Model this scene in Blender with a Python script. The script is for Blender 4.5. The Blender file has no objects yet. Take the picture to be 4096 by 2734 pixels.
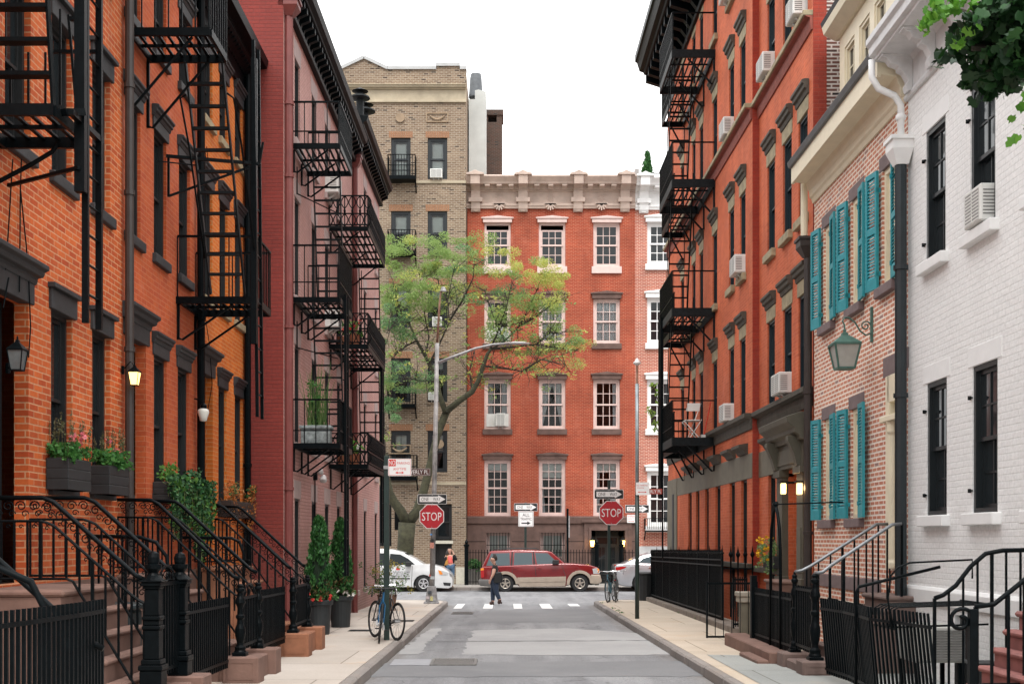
import bpy, bmesh, math, random
from math import sin, cos, pi, radians, atan2, sqrt
from mathutils import Matrix, Vector
random.seed(7)
SC = bpy.context.scene
COL = SC.collection
# ------------------------------------------------------------------ survey of the photograph (pinhole at the origin, 1.7 m up)
F, CX, HY, CAM_Z, SLOPE = 2800.0, 1165.0, 1235.0, 1.7, 27.0/2800.0
ZM = {0:(0,0,1), 1:(0,0,.3658), 2:(0,516.1,.3658), 3:(0,1032.3,.3416), 4:(573.5,0,.3658), 5:(573.5,516.1,.3658), 6:(573.5,1032.3,.3416),
      7:(1089.6,344.1,.3292), 8:(1089.6,802.9,.3292), 9:(1433.7,0,.3292), 10:(1433.7,516.1,.3658), 11:(1433.7,1032.3,.3416),
      12:(1777.8,0,.3657), 13:(1777.8,516.1,.3657), 14:(1777.8,1032.3,.3416), 15:(802.9,974.9,.2930)}
def px(z, x, y):
    a, b, s = ZM[z]; return a + x*s, b + y*s
def at(z, x, y, Y):
    """A surveyed image point taken at depth Y: world position."""
    a, b = px(z, x, y)
    return Vector(((a-CX)/F*Y, Y, CAM_Z + (HY-b)/F*Y))
def g(Y):          # road level
    return -SLOPE*Y
def gs(Y):         # pavement level
    return -SLOPE*Y + .13
# ------------------------------------------------------------------ objects
def tag(o, label=None, cat=None, group=None, kind=None):
    if label: o['label'] = label
    if cat: o['category'] = cat
    if group: o['group'] = group
    if kind: o['kind'] = kind
    return o
INV = {}           # root matrix inverse, per object (parts are stored in their root's space)
def empty(name, loc, label, cat, group=None, M=None):
    o = bpy.data.objects.new(name, None); COL.objects.link(o)
    o.empty_display_size = .2
    if M is None: M = Matrix.Translation(Vector(loc))
    o.matrix_world = M
    INV[o] = M.inverted()
    return tag(o, label, cat, group)
def put(name, me, mat, parent=None, smooth=False):
    o = bpy.data.objects.new(name, me); COL.objects.link(o)
    if mat is not None:
        for m in (mat if isinstance(mat, (list, tuple)) else [mat]): me.materials.append(m)
    if smooth:
        for p in me.polygons: p.use_smooth = True
    if parent is not None:
        o.parent = parent; INV[o] = INV.get(parent, Matrix())
    return o
def copy_tree(o, parent=None):
    c = o.copy(); COL.objects.link(c)
    if parent is not None: c.parent = parent
    for ch in o.children: copy_tree(ch, c)
    return c
class MB:
    def __init__(s): s.v = []; s.f = []; s.mi = []; s.cur = 0
    def add(s, vs, fs):
        n = len(s.v); s.v += [Vector(p) for p in vs]; s.f += [tuple(i+n for i in f) for f in fs]; s.mi += [s.cur]*len(fs); return s
    def box(s, x0, x1, y0, y1, z0, z1):
        return s.add([(x0,y0,z0),(x1,y0,z0),(x1,y1,z0),(x0,y1,z0),(x0,y0,z1),(x1,y0,z1),(x1,y1,z1),(x0,y1,z1)],
                     [(0,3,2,1),(4,5,6,7),(0,1,5,4),(1,2,6,5),(2,3,7,6),(3,0,4,7)])
    def quad(s, *p): return s.add(p, [tuple(range(len(p)))])
    def bar(s, p, q, w, h=None, up=(0,0,1)):
        p = Vector(p); q = Vector(q); d = q-p
        if d.length < 1e-6: return s
        d.normalize(); h = h or w
        up = Vector(up)
        if abs(d.dot(up)) > .98: up = Vector((0,1,0)) if abs(d.y) < .9 else Vector((1,0,0))
        a = d.cross(up).normalized(); b = a.cross(d).normalized()
        a *= w/2; b *= h/2
        vs = [p-a-b, p+a-b, p+a+b, p-a+b, q-a-b, q+a-b, q+a+b, q-a+b]
        return s.add(vs, [(0,3,2,1),(4,5,6,7),(0,1,5,4),(1,2,6,5),(2,3,7,6),(3,0,4,7)])
    def tube(s, pts, r, n=6):
        pts = [Vector(p) for p in pts]; m = len(pts); base = len(s.v)
        rs = r if isinstance(r, (list, tuple)) else [r]*m
        prev = None; fs = []
        for i, p in enumerate(pts):
            d = (pts[min(i+1,m-1)] - pts[max(i-1,0)])
            if d.length < 1e-7: d = Vector((0,0,1))
            d.normalize()
            if prev is None:
                u = Vector((0,0,1)) if abs(d.z) < .9 else Vector((1,0,0))
                a = d.cross(u).normalized()
            else:
                a = prev - d*prev.dot(d)
                a = a.normalized() if a.length > 1e-6 else d.orthogonal().normalized()
            prev = a; b = d.cross(a)
            for k in range(n):
                t = 2*pi*k/n; s.v.append(p + (a*cos(t)+b*sin(t))*rs[i])
        for i in range(m-1):
            for k in range(n):
                k2 = (k+1) % n
                fs.append((base+i*n+k, base+i*n+k2, base+(i+1)*n+k2, base+(i+1)*n+k))
        fs.append(tuple(base+k for k in reversed(range(n)))); fs.append(tuple(base+(m-1)*n+k for k in range(n)))
        s.f += fs; s.mi += [s.cur]*len(fs); return s
    def lathe(s, prof, c, n=12, axis=2, cap=True):
        base = len(s.v); c = Vector(c); m = len(prof); fs = []
        for r, z in prof:
            for k in range(n):
                t = 2*pi*(k+.5)/n
                if axis == 2: s.v.append(c + Vector((r*cos(t), r*sin(t), z)))
                elif axis == 1: s.v.append(c + Vector((r*sin(t), z, r*cos(t))))
                else: s.v.append(c + Vector((z, r*cos(t), r*sin(t))))
        for i in range(m-1):
            for k in range(n):
                k2 = (k+1) % n; fs.append((base+i*n+k, base+i*n+k2, base+(i+1)*n+k2, base+(i+1)*n+k))
        if cap: fs.append(tuple(base+k for k in reversed(range(n)))); fs.append(tuple(base+(m-1)*n+k for k in range(n)))
        s.f += fs; s.mi += [s.cur]*len(fs); return s
    def prism(s, poly, fn, t0, t1):
        """poly of (a,b) swept from t0 to t1; fn(a,b,t) gives the point."""
        n = len(poly); vs = [fn(a,b,t0) for a,b in poly] + [fn(a,b,t1) for a,b in poly]
        fs = [(i, (i+1) % n, n+(i+1) % n, n+i) for i in range(n)]
        fs += [tuple(reversed(range(n))), tuple(range(n, 2*n))]
        return s.add(vs, fs)
    def map(s, M):
        s.v = [M @ p for p in s.v]; return s
    def islands(s, name, mat, parent=None, **kw):
        """one object for each connected piece"""
        p = list(range(len(s.v)))
        def find(i):
            while p[i] != i: p[i] = p[p[i]]; i = p[i]
            return i
        for f in s.f:
            for i in f[1:]: p[find(i)] = find(f[0])
        G = {}
        for f in s.f: G.setdefault(find(f[0]), []).append(f)
        out = []
        for fs in G.values():
            ids = sorted({i for f in fs for i in f}); ix = {i: k for k, i in enumerate(ids)}
            m = MB(); m.add([s.v[i] for i in ids], [tuple(ix[i] for i in f) for f in fs]); out.append(m.build(name, mat, parent, **kw))
        return out
    def build(s, name, mat, parent=None, local=False, smooth=False, bevel=0, seg=1, recalc=True):
        me = bpy.data.meshes.new(name)
        vs = s.v
        if parent is not None and not local:
            I = INV.get(parent, Matrix()); vs = [I @ p for p in vs]
        me.from_pydata([tuple(p) for p in vs], [], s.f)
        if isinstance(mat, (list, tuple)):
            me.polygons.foreach_set('material_index', s.mi)
        if recalc:
            bm = bmesh.new(); bm.from_mesh(me); bmesh.ops.recalc_face_normals(bm, faces=bm.faces); bm.to_mesh(me); bm.free()
        o = put(name, me, mat, parent, smooth)
        if bevel:
            b = o.modifiers.new('bevel', 'BEVEL'); b.width = bevel; b.segments = seg; b.limit_method = 'ANGLE'
        return o
# ------------------------------------------------------------------ materials
MATS = {}
def new_mat(name):
    m = bpy.data.materials.new(name); m.use_nodes = True; nt = m.node_tree
    return m, nt, nt.nodes['Principled BSDF']
def N(nt, typ, **kw):
    n = nt.nodes.new(typ)
    for k, v in kw.items(): setattr(n, k, v)
    return n
def noise(nt, scale, vec=None, detail=4, rough=.6):
    n = N(nt, 'ShaderNodeTexNoise'); n.inputs['Scale'].default_value = scale; n.inputs['Detail'].default_value = detail; n.inputs['Roughness'].default_value = rough
    if vec is not None: nt.links.new(vec, n.inputs['Vector'])
    return n
def ramp(nt, fac, stops):
    r = N(nt, 'ShaderNodeValToRGB'); e = r.color_ramp.elements
    while len(e) < len(stops): e.new(.5)
    for i, (p, c) in enumerate(stops):
        e[i].position = p; e[i].color = (*c, 1) if len(c) == 3 else c
    nt.links.new(fac, r.inputs['Fac']); return r
def mixc(nt, typ, fac, a, b):
    m = N(nt, 'ShaderNodeMix', data_type='RGBA', blend_type=typ)
    for sock, v in ((m.inputs[0], fac), (m.inputs[6], a), (m.inputs[7], b)):
        if isinstance(v, (int, float)): sock.default_value = v
        elif isinstance(v, tuple): sock.default_value = (*v, 1) if len(v) == 3 else v
        else: nt.links.new(v, sock)
    return m.outputs[2]
def bump(nt, p, height, strength, dist=.01):
    b = N(nt, 'ShaderNodeBump'); b.inputs['Strength'].default_value = strength; b.inputs['Distance'].default_value = dist
    nt.links.new(height, b.inputs['Height']); nt.links.new(b.outputs[0], p.inputs['Normal'])
def obj_vec(nt):
    return N(nt, 'ShaderNodeTexCoord').outputs['Object']
def plain(name, col, rough=.6, var=.15, scale=6, metal=0, bmp=0, spec=.5, coat=0):
    """painted / stone / metal surface with soft blotches and streaks"""
    if name in MATS: return MATS[name]
    m, nt, p = new_mat(name); v = obj_vec(nt)
    n = noise(nt, scale, v, 5)
    lo = tuple(c*(1-var) for c in col); hi = tuple(min(1, c*(1+var)) for c in col)
    r = ramp(nt, n.outputs['Fac'], [(.3, lo), (.7, hi)])
    nt.links.new(r.outputs[0], p.inputs['Base Color'])
    p.inputs['Roughness'].default_value = rough; p.inputs['Metallic'].default_value = metal
    p.inputs['Specular IOR Level'].default_value = spec
    if coat: p.inputs['Coat Weight'].default_value = coat; p.inputs['Coat Roughness'].default_value = .08
    if bmp:
        n2 = noise(nt, scale*9, v, 6); bump(nt, p, n2.outputs['Fac'], bmp, .01)
    MATS[name] = m; return m
def brick(name, c1, c2, mortar, c3=None, msize=.009, bw=.215, rh=.0675, weather=.35, wcol=(.1,.08,.07), bstr=.5, rough=.85, blot=None, grime=0.0):
    m, nt, p = new_mat(name); v = obj_vec(nt)
    sx = N(nt, 'ShaderNodeSeparateXYZ'); nt.links.new(v, sx.inputs[0])
    ad = N(nt, 'ShaderNodeMath', operation='ADD'); nt.links.new(sx.outputs[0], ad.inputs[0]); nt.links.new(sx.outputs[1], ad.inputs[1])
    cb = N(nt, 'ShaderNodeCombineXYZ'); nt.links.new(ad.outputs[0], cb.inputs[0]); nt.links.new(sx.outputs[2], cb.inputs[1])
    # slightly wandering courses
    wn = noise(nt, 1.3, v, 2); wv = N(nt, 'ShaderNodeVectorMath', operation='SCALE'); wv.inputs['Scale'].default_value = .012
    nt.links.new(wn.outputs['Color'], wv.inputs[0])
    av = N(nt, 'ShaderNodeVectorMath', operation='ADD'); nt.links.new(cb.outputs[0], av.inputs[0]); nt.links.new(wv.outputs[0], av.inputs[1])
    def bt(off):
        b = N(nt, 'ShaderNodeTexBrick'); b.offset = .5
        b.inputs['Scale'].default_value = 1; b.inputs['Brick Width'].default_value = bw; b.inputs['Row Height'].default_value = rh
        b.inputs['Mortar Size'].default_value = msize; b.inputs['Mortar Smooth'].default_value = .25; b.inputs['Bias'].default_value = off
        nt.links.new(av.outputs[0], b.inputs['Vector']); return b
    b = bt(0.0)
    b.inputs['Color1'].default_value = (*c1,1); b.inputs['Color2'].default_value = (*c2,1); b.inputs['Mortar'].default_value = (*mortar,1)
    col = b.outputs['Color']
    if c3:   # some darker bricks
        b2 = bt(-.35); b2.inputs['Color1'].default_value = (0,0,0,1); b2.inputs['Color2'].default_value = (1,1,1,1); b2.inputs['Mortar'].default_value = (0,0,0,1)
        rr = ramp(nt, b2.outputs['Color'], [(.52,(0,0,0)),(.62,(1,1,1))])
        col = mixc(nt, 'MIX', rr.outputs[0], col, c3)
    # per-brick tone + broad weathering
    n1 = noise(nt, .55, v, 5, .65); r1 = ramp(nt, n1.outputs['Fac'], [(.34,(.72,.7,.7)),(.66,(1.12,1.1,1.08))])
    col = mixc(nt, 'MULTIPLY', weather*1.6, col, r1.outputs[0])
    n2 = noise(nt, 22, v, 3); r2 = ramp(nt, n2.outputs['Fac'], [(.3,(.8,.8,.8)),(.7,(1.12,1.12,1.12))])
    col = mixc(nt, 'MULTIPLY', .6, col, r2.outputs[0])
    # rain streaks
    mp = N(nt, 'ShaderNodeMapping'); mp.inputs['Scale'].default_value = (3.2,.16,1); nt.links.new(cb.outputs[0], mp.inputs[0])
    n3 = noise(nt, 1.0, mp.outputs[0], 4); r3 = ramp(nt, n3.outputs['Fac'], [(.5,(0,0,0)),(.78,(1,1,1))])
    f3 = N(nt, 'ShaderNodeMath', operation='MULTIPLY'); f3.inputs[1].default_value = weather*.6; nt.links.new(r3.outputs[0], f3.inputs[0])
    col = mixc(nt, 'MIX', f3.outputs[0], col, wcol)
    if blot:
        n4 = noise(nt, .8, v, 6, .7); r4 = ramp(nt, n4.outputs['Fac'], [(.56,(0,0,0)),(.72,(.8,.8,.8))])
        col = mixc(nt, 'MIX', r4.outputs[0], col, blot)
    if grime:   # soot and damp near the pavement
        mr = N(nt, 'ShaderNodeMapRange'); mr.inputs[1].default_value = 2.4; mr.inputs[2].default_value = 0; nt.links.new(sx.outputs[2], mr.inputs[0])
        gm = N(nt, 'ShaderNodeMath', operation='MULTIPLY'); gm.inputs[1].default_value = grime; nt.links.new(mr.outputs[0], gm.inputs[0])
        col = mixc(nt, 'MIX', gm.outputs[0], col, (.10,.05,.04))
    nt.links.new(col, p.inputs['Base Color']); p.inputs['Roughness'].default_value = rough
    p.inputs['Specular IOR Level'].default_value = .25
    iv = N(nt, 'ShaderNodeMath', operation='SUBTRACT'); iv.inputs[0].default_value = 1; nt.links.new(b.outputs['Fac'], iv.inputs[1])
    hs = N(nt, 'ShaderNodeMath', operation='MULTIPLY_ADD'); hs.inputs[1].default_value = .35
    nt.links.new(n2.outputs['Fac'], hs.inputs[0]); nt.links.new(iv.outputs[0], hs.inputs[2])
    bump(nt, p, hs.outputs[0], bstr, .012)
    MATS[name] = m; return m
def glass_mat(name, dark=True, tint=(.012,.016,.018)):
    if name in MATS: return MATS[name]
    m, nt, p = new_mat(name)
    p.inputs['Base Color'].default_value = (*tint,1); p.inputs['Roughness'].default_value = .04; p.inputs['Specular IOR Level'].default_value = .5
    n = noise(nt, 2.2, obj_vec(nt), 1); bump(nt, p, n.outputs['Fac'], .08, .02)
    if not dark:
        tr = N(nt, 'ShaderNodeBsdfTransparent'); tr.inputs[0].default_value = (.82,.86,.86,1)
        gl = N(nt, 'ShaderNodeBsdfGlossy'); gl.inputs['Roughness'].default_value = .03
        fr = N(nt, 'ShaderNodeFresnel'); fr.inputs[0].default_value = 1.5
        mx = N(nt, 'ShaderNodeMixShader'); nt.links.new(fr.outputs[0], mx.inputs[0]); nt.links.new(tr.outputs[0], mx.inputs[1]); nt.links.new(gl.outputs[0], mx.inputs[2])
        nt.links.new(mx.outputs[0], nt.nodes['Material Output'].inputs[0])
    MATS[name] = m; return m
def leaf_mat(name, a, b, c=None, trans=.25):
    if name in MATS: return MATS[name]
    m, nt, p = new_mat(name)
    ge = N(nt, 'ShaderNodeNewGeometry')
    st = [(0,a),(1,b)] if c is None else [(0,a),(.6,b),(1,c)]
    r = ramp(nt, ge.outputs['Random Per Island'], st)
    nt.links.new(r.outputs[0], p.inputs['Base Color']); p.inputs['Roughness'].default_value = .55; p.inputs['Specular IOR Level'].default_value = .3
    tl = N(nt, 'ShaderNodeBsdfTranslucent'); nt.links.new(r.outputs[0], tl.inputs[0])
    mx = N(nt, 'ShaderNodeMixShader'); mx.inputs[0].default_value = trans
    nt.links.new(p.outputs[0], mx.inputs[1]); nt.links.new(tl.outputs[0], mx.inputs[2]); nt.links.new(mx.outputs[0], nt.nodes['Material Output'].inputs[0])
    MATS[name] = m; return m
def emit(name, col, s):
    if name in MATS: return MATS[name]
    m, nt, p = new_mat(name); p.inputs['Base Color'].default_value = (*col,1)
    p.inputs['Emission Color'].default_value = (*col,1); p.inputs['Emission Strength'].default_value = s
    MATS[name] = m; return m
IRON = plain('black_iron', (.0028,.0045,.0055), .38, .35, 14, 0, .15, .07)
IRON_W = plain('worn_iron', (.008,.0105,.012), .5, .5, 20, 0, .2, .14)
BRONZE = plain('dark_brown_paint', (.035,.027,.024), .5, .2)
TAUPE = plain('olive_taupe_paint', (.135,.122,.088), .6, .18, 3, 0, .1)
OLIVE_DK = plain('dark_olive_stone', (.060,.052,.038), .7, .35, 8, 0, .25)
SANDST = plain('weathered_buff_stone', (.30,.25,.155), .8, .3, 5, 0, .25)
CHAR = plain('charcoal_stone', (.022,.0245,.027), .6, .3, 6, 0, .25)
BSTONE = plain('brownstone', (.165,.094,.073), .85, .22, 4, 0, .25)
BSTONE_F = plain('far_brownstone', (.125,.075,.062), .85, .25, 2.5, 0, .25)
BSTONE_G = plain('rust_brownstone', (.23,.095,.05), .85, .35, 3, 0, .25)
REDSTONE = plain('painted_red_steps', (.22,.085,.075), .7, .25, 5, 0, .2)
WHITE = plain('white_paint', (.78,.78,.77), .5, .05, 5)
PINKTRIM = plain('dusty_pink_paint', (.66,.50,.46), .6, .08, 5)
CREAM = plain('cream_paint', (.74,.66,.49), .5, .06, 5)
TEAL = plain('teal_paint', (.02,.27,.315), .45, .12, 8)
SILL_P = plain('mauve_stone', (.17,.125,.125), .8, .2, 5, 0, .2)
DKGREEN = plain('dark_green_paint', (.012,.028,.024), .4, .2)
GREY_M = plain('galvanised_steel', (.34,.34,.345), .45, .3, 9, .35)
RUST_M = plain('rusty_steel', (.33,.20,.14), .6, .4, 9, .2)
WOODK = plain('black_timber', (.012,.013,.014), .55, .3, 5)
ACW = plain('appliance_white', (.66,.66,.63), .5, .06, 5)
ACG = plain('appliance_grille', (.16,.16,.155), .6, .15, 30)
BURG = plain('burgundy_paint', (.17,.045,.04), .5, .15, 5)
GLASS = glass_mat('dark_window_glass')
CLEAR = glass_mat('clear_window_glass', False)
CURT = plain('white_curtain', (.70,.72,.74), .9, .1, 12)
BLIND = plain('pale_blind', (.62,.65,.62), .9, .08, 3)
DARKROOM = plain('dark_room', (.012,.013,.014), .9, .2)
RUBBER = plain('tyre_rubber', (.012,.012,.013), .8, .2)
CHROME = plain('polished_metal', (.62,.62,.62), .18, .08, 8, 1)
SOIL = plain('potting_soil', (.03,.02,.014), .95, .3, 20)
# ------------------------------------------------------------------ facades
class Fac:
    """a street front: local x runs along it, local y into the house, z up. kind L / R line the lane, kind F faces it."""
    def __init__(s, kind, X, Y, m=0.0):
        s.k, s.X, s.Y, s.m = kind, X, Y, m
        a = {'L': atan2(1, m), 'R': atan2(-1, -m), 'F': 0.0}[kind]
        s.M = Matrix.Translation((X, Y, 0)) @ Matrix.Rotation(a, 4, 'Z')
    def u(s, a):
        return {'L': a - s.Y, 'R': s.Y - a, 'F': a - s.X}[s.k]
    def span(s, a0, a1):
        p, q = s.u(a0), s.u(a1); return (p, q) if p < q else (q, p)
    def w(s, a, out, z): return s.M @ Vector((s.u(a), -out, z))
def house(name, fac, label, cat='house', group=None):
    return empty(name, (0,0,0), label, cat, group, fac.M)
def wall(root, fac, a0, a1, z0, z1, ops, mat, depth=5, rd=.14, name='wall', sides=(1,1), top=1, out=0.0, holes_back=True):
    u0, u1 = fac.span(a0, a1)
    O = []
    for (p, q, b, t) in ops:
        p, q = fac.span(p, q); p = max(p, u0+.001); q = min(q, u1-.001)
        if q-p > .02 and t > z0 and b < z1: O.append((p, q, max(b, z0+.001), min(t, z1-.001)))
    us = sorted({u0, u1, *[o[0] for o in O], *[o[1] for o in O]}); zs = sorted({z0, z1, *[o[2] for o in O], *[o[3] for o in O]})
    m = MB(); y = -out
    for i in range(len(us)-1):
        for j in range(len(zs)-1):
            cu, cz = (us[i]+us[i+1])/2, (zs[j]+zs[j+1])/2
            if any(o[0] < cu < o[1] and o[2] < cz < o[3] for o in O): continue
            m.quad((us[i],y,zs[j]),(us[i+1],y,zs[j]),(us[i+1],y,zs[j+1]),(us[i],y,zs[j+1]))
    for p, q, b, t in O:
        r = rd
        m.quad((p,y,b),(p,r,b),(p,r,t),(p,y,t)); m.quad((q,y,b),(q,y,t),(q,r,t),(q,r,b))
        m.quad((p,y,t),(p,r,t),(q,r,t),(q,y,t)); m.quad((p,y,b),(q,y,b),(q,r,b),(p,r,b))
    if depth:
        if sides[0]: m.quad((u0,y,z0),(u0,y,z1),(u0,depth,z1),(u0,depth,z0))
        if sides[1]: m.quad((u1,y,z0),(u1,depth,z0),(u1,depth,z1),(u1,y,z1))
        m.quad((u0,depth,z0),(u0,depth,z1),(u1,depth,z1),(u1,depth,z0))
        if top: m.quad((u0,y,z1),(u1,y,z1),(u1,depth,z1),(u0,depth,z1))
    return m.build(name, mat, root, local=True, recalc=False)
def ring(m, u0, u1, z0, z1, w, y0, y1):
    m.box(u0,u1,y0,y1,z1-w,z1); m.box(u0,u1,y0,y1,z0,z0+w); m.box(u0,u0+w,y0,y1,z0+w,z1-w); m.box(u1-w,u1,y0,y1,z0+w,z1-w)
def lintel(root, u0, u1, z1, h, mat, style='flat', ov=.1, out=.06, base=None):
    m = MB(); a, b = u0-ov, u1+ov
    if style == 'flush':
        m.box(a, b, -.008, .1, z1-.002, z1+h)
    elif style == 'flat':
        m.box(a, b, -out, .1, z1-.002, z1+h*.8); m.box(a-.03, b+.03, -out-.045, .1, z1+h*.8, z1+h)
    elif style == 'hood':     # stone lintel, ogee hood above it
        o = out
        prof = [(-.1,z1+.5*h),(.03,z1+.5*h),(.045,z1+.6*h),(.045,z1+.66*h),(.45*o+.03,z1+.69*h),(.72*o,z1+.77*h),(.72*o,z1+.81*h),(o,z1+.86*h),(o,z1+.97*h),(.6*o,z1+h),(-.1,z1+h)]
        m.prism(prof, lambda p,z,t: (t,-p,z), a-.03, b+.03)
        if base is None: m.box(a, b, -.025, .1, z1-.002, z1+.5*h)
        else:
            MB().box(a, b, -.012, .1, z1-.002, z1+.5*h).build('lintel_stone', base, root, local=True, bevel=.006)
    elif style == 'pediment':
        c = (a+b)/2
        poly = [(a+.06,z1-.002),(b-.06,z1-.002),(b-.06,z1+.5*h),(b,z1+.55*h),(b,z1+.72*h),(b-.04,z1+.78*h),(c+.12*(b-a),z1+h*.9),(c,z1+h),(c-.12*(b-a),z1+h*.9),(a+.04,z1+.78*h),(a,z1+.72*h),(a,z1+.55*h),(a+.06,z1+.5*h)]
        m.prism(poly, lambda u,z,t: (u,t,z), -out, .1)
        m.prism([(a-.02,z1+.6*h),(b+.02,z1+.6*h),(b+.02,z1+.76*h),(c,z1+h+.015),(a-.02,z1+.76*h)], lambda u,z,t: (u,t,z), -out-.05, -out)
    return m.build('lintel', mat, root, local=True, bevel=.006)
def sill(root, u0, u1, z0, h, mat, ov=.1, out=.08):
    m = MB().box(u0-ov, u1+ov, -out, .12, z0-h, z0+.004)
    return m.build('sill', mat, root, local=True, bevel=.012, seg=2)
def window(root, fac, a0, a1, z0, z1, rd=.12, fmat=WOODK, glass=GLASS, fw=.05, cols=1, rows=(1,1), lin=None, sl=None, curtain=None, blind=0, mw=.022, split=.5, drop=0, name='window', smat=None):
    u0, u1 = fac.span(a0, a1); m = MB()
    ring(m, u0, u1, z0, z1, fw, rd-.02, rd+.12)
    a, b, c, d = u0+fw, u1-fw, z0+fw, z1-fw
    zm = c + (d-c)*split; sw = max(.035, fw*.75)
    top = d - drop
    ring(m, a, b, zm-sw/2, top, sw, rd+.02, rd+.055)       # upper sash
    ring(m, a, b, c, zm+sw/2, sw, rd+.058, rd+.095)        # lower sash
    for (y0, y1, b0, b1, nr) in ((rd+.026, rd+.05, zm+sw/2, top-sw, rows[0]), (rd+.064, rd+.09, c+sw, zm-sw/2, rows[1])):
        for i in range(1, cols):
            x = a+sw + (b-a-2*sw)*i/cols; m.box(x-mw/2, x+mw/2, y0, y1, b0, b1)
        for j in range(1, nr):
            z = b0 + (b1-b0)*j/nr; m.box(a+sw, b-sw, y0+.002, y1-.002, z-mw/2, z+mw/2)
    w = m.build(name, fmat, root, local=True)
    p = MB(); p.quad((a,rd+.04,zm),(b,rd+.04,zm),(b,rd+.04,top),(a,rd+.04,top)); p.quad((a,rd+.078,c),(b,rd+.078,c),(b,rd+.078,zm),(a,rd+.078,zm))
    p.build('pane', glass, w, local=True, recalc=False)
    if glass is CLEAR or curtain or blind:
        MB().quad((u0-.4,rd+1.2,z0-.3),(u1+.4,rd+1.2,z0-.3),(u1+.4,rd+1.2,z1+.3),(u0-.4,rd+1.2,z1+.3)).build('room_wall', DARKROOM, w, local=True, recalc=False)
    if curtain:
        cm = MB(); W = b-a
        for sgn in (0, 1):
            cov = curtain[sgn]
            if not cov: continue
            n = 15; pts = []
            for zz in (0, .3, .6, 1):
                row = []
                tie = cov[0] + (cov[1]-cov[0])*zz
                for k in range(n+1):
                    q = k/n*tie*W; x = a+q if sgn == 0 else b-q
                    row.append((x, rd+.16 + .022*sin(k*2.4+zz*.7), c + (d-c)*(zz if len(cov) < 3 else cov[2]+(1-cov[2])*zz)))
                pts.append(row)
            for r in range(3):
                for k in range(n): cm.quad(pts[r][k], pts[r][k+1], pts[r+1][k+1], pts[r+1][k])
        cm.build('curtain', CURT, w, local=True, smooth=True)
    if blind:
        MB().box(a, b, rd+.13, rd+.14, d-(d-c)*blind, d).build('blind', BLIND, w, local=True)
    if lin: lintel(w, u0, u1, z1, *lin)
    if sl: sill(w, u0, u1, z0, *sl)
    return w
def door(root, fac, a0, a1, z0, z1, rd=.3, mat=WOODK, transom=.5, leaves=1, glazed=False, lin=None):
    u0, u1 = fac.span(a0, a1); m = MB(); fw = .07
    m.box(u0,u0+fw,rd-.06,rd+.1,z0,z1); m.box(u1-fw,u1,rd-.06,rd+.1,z0,z1); m.box(u0,u1,rd-.058,rd+.098,z1-fw,z1)
    zt = z1-fw-transom
    if transom: m.box(u0+fw,u1-fw,rd-.04,rd+.09,zt-.07,zt)
    d = m.build('door_frame', mat, root, local=True)
    if transom:
        MB().box(u0+fw,u1-fw,rd+.03,rd+.04,zt,z1-fw).build('transom_pane', GLASS, d, local=True)
    lf = MB(); pn = MB(); zd = (zt-.07) if transom else z1-fw
    W = (u1-u0-2*fw)/leaves
    for i in range(leaves):
        a = u0+fw+i*W; b = a+W-.006
        if glazed:
            ring(lf, a, b, z0, zd, .09, rd, rd+.05); pn.box(a+.09,b-.09,rd+.02,rd+.03,z0+.09,zd-.09)
            for k in (1,2): lf.box(a+.09,b-.09,rd+.005,rd+.045,z0+(zd-z0)*k/3-.012,z0+(zd-z0)*k/3+.012)
            lf.box((a+b)/2-.012,(a+b)/2+.012,rd+.006,rd+.044,z0+.09,zd-.09)
        else:
            lf.box(a,b,rd,rd+.05,z0,zd)
            for (q0,q1) in ((.06,.3),(.36,.62),(.68,.94)):
                ring(lf, a+.1, b-.1, z0+(zd-z0)*q0, z0+(zd-z0)*q1, .03, rd-.018, rd+.01)
    L = lf.build('door_leaf', mat, d, local=True)
    if glazed: pn.build('door_pane', GLASS, d, local=True)
    MB().lathe([(.012,0),(.02,.02),(.028,.05),(.018,.07)], (u0+fw+.1, rd-.075, z0+(zd-z0)*.47), 8, 1).build('handle', CHROME, d, local=True)
    if lin: lintel(d, u0, u1, z1, *lin)
    return d
def cornice(root, fac, a0, a1, prof, mat, mods=None, name='cornice'):
    """profile (out, z) swept along the front; mods = (spacing, width, out, z0, z1) little brackets in the same casting"""
    u0, u1 = fac.span(a0, a1); m = MB()
    m.prism(prof, lambda p,z,t: (t,-p,z), u0, u1)
    if mods:
        sp, wd, o, b, t, o0 = mods
        n = max(1, int((u1-u0)/sp))
        for i in range(n+1):
            c = u0 + .06 + (u1-u0-.12)*i/n
            m.prism([(o0,b),(o0+.04,b),(o0+.3*(o-o0),b+.35*(t-b)),(o,t-.4*(t-b)),(o,t),(o0,t)], lambda p,z,tt: (tt,-p,z), c-wd/2, c+wd/2)
    return m.build(name, mat, root, local=True, bevel=.004)
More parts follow.
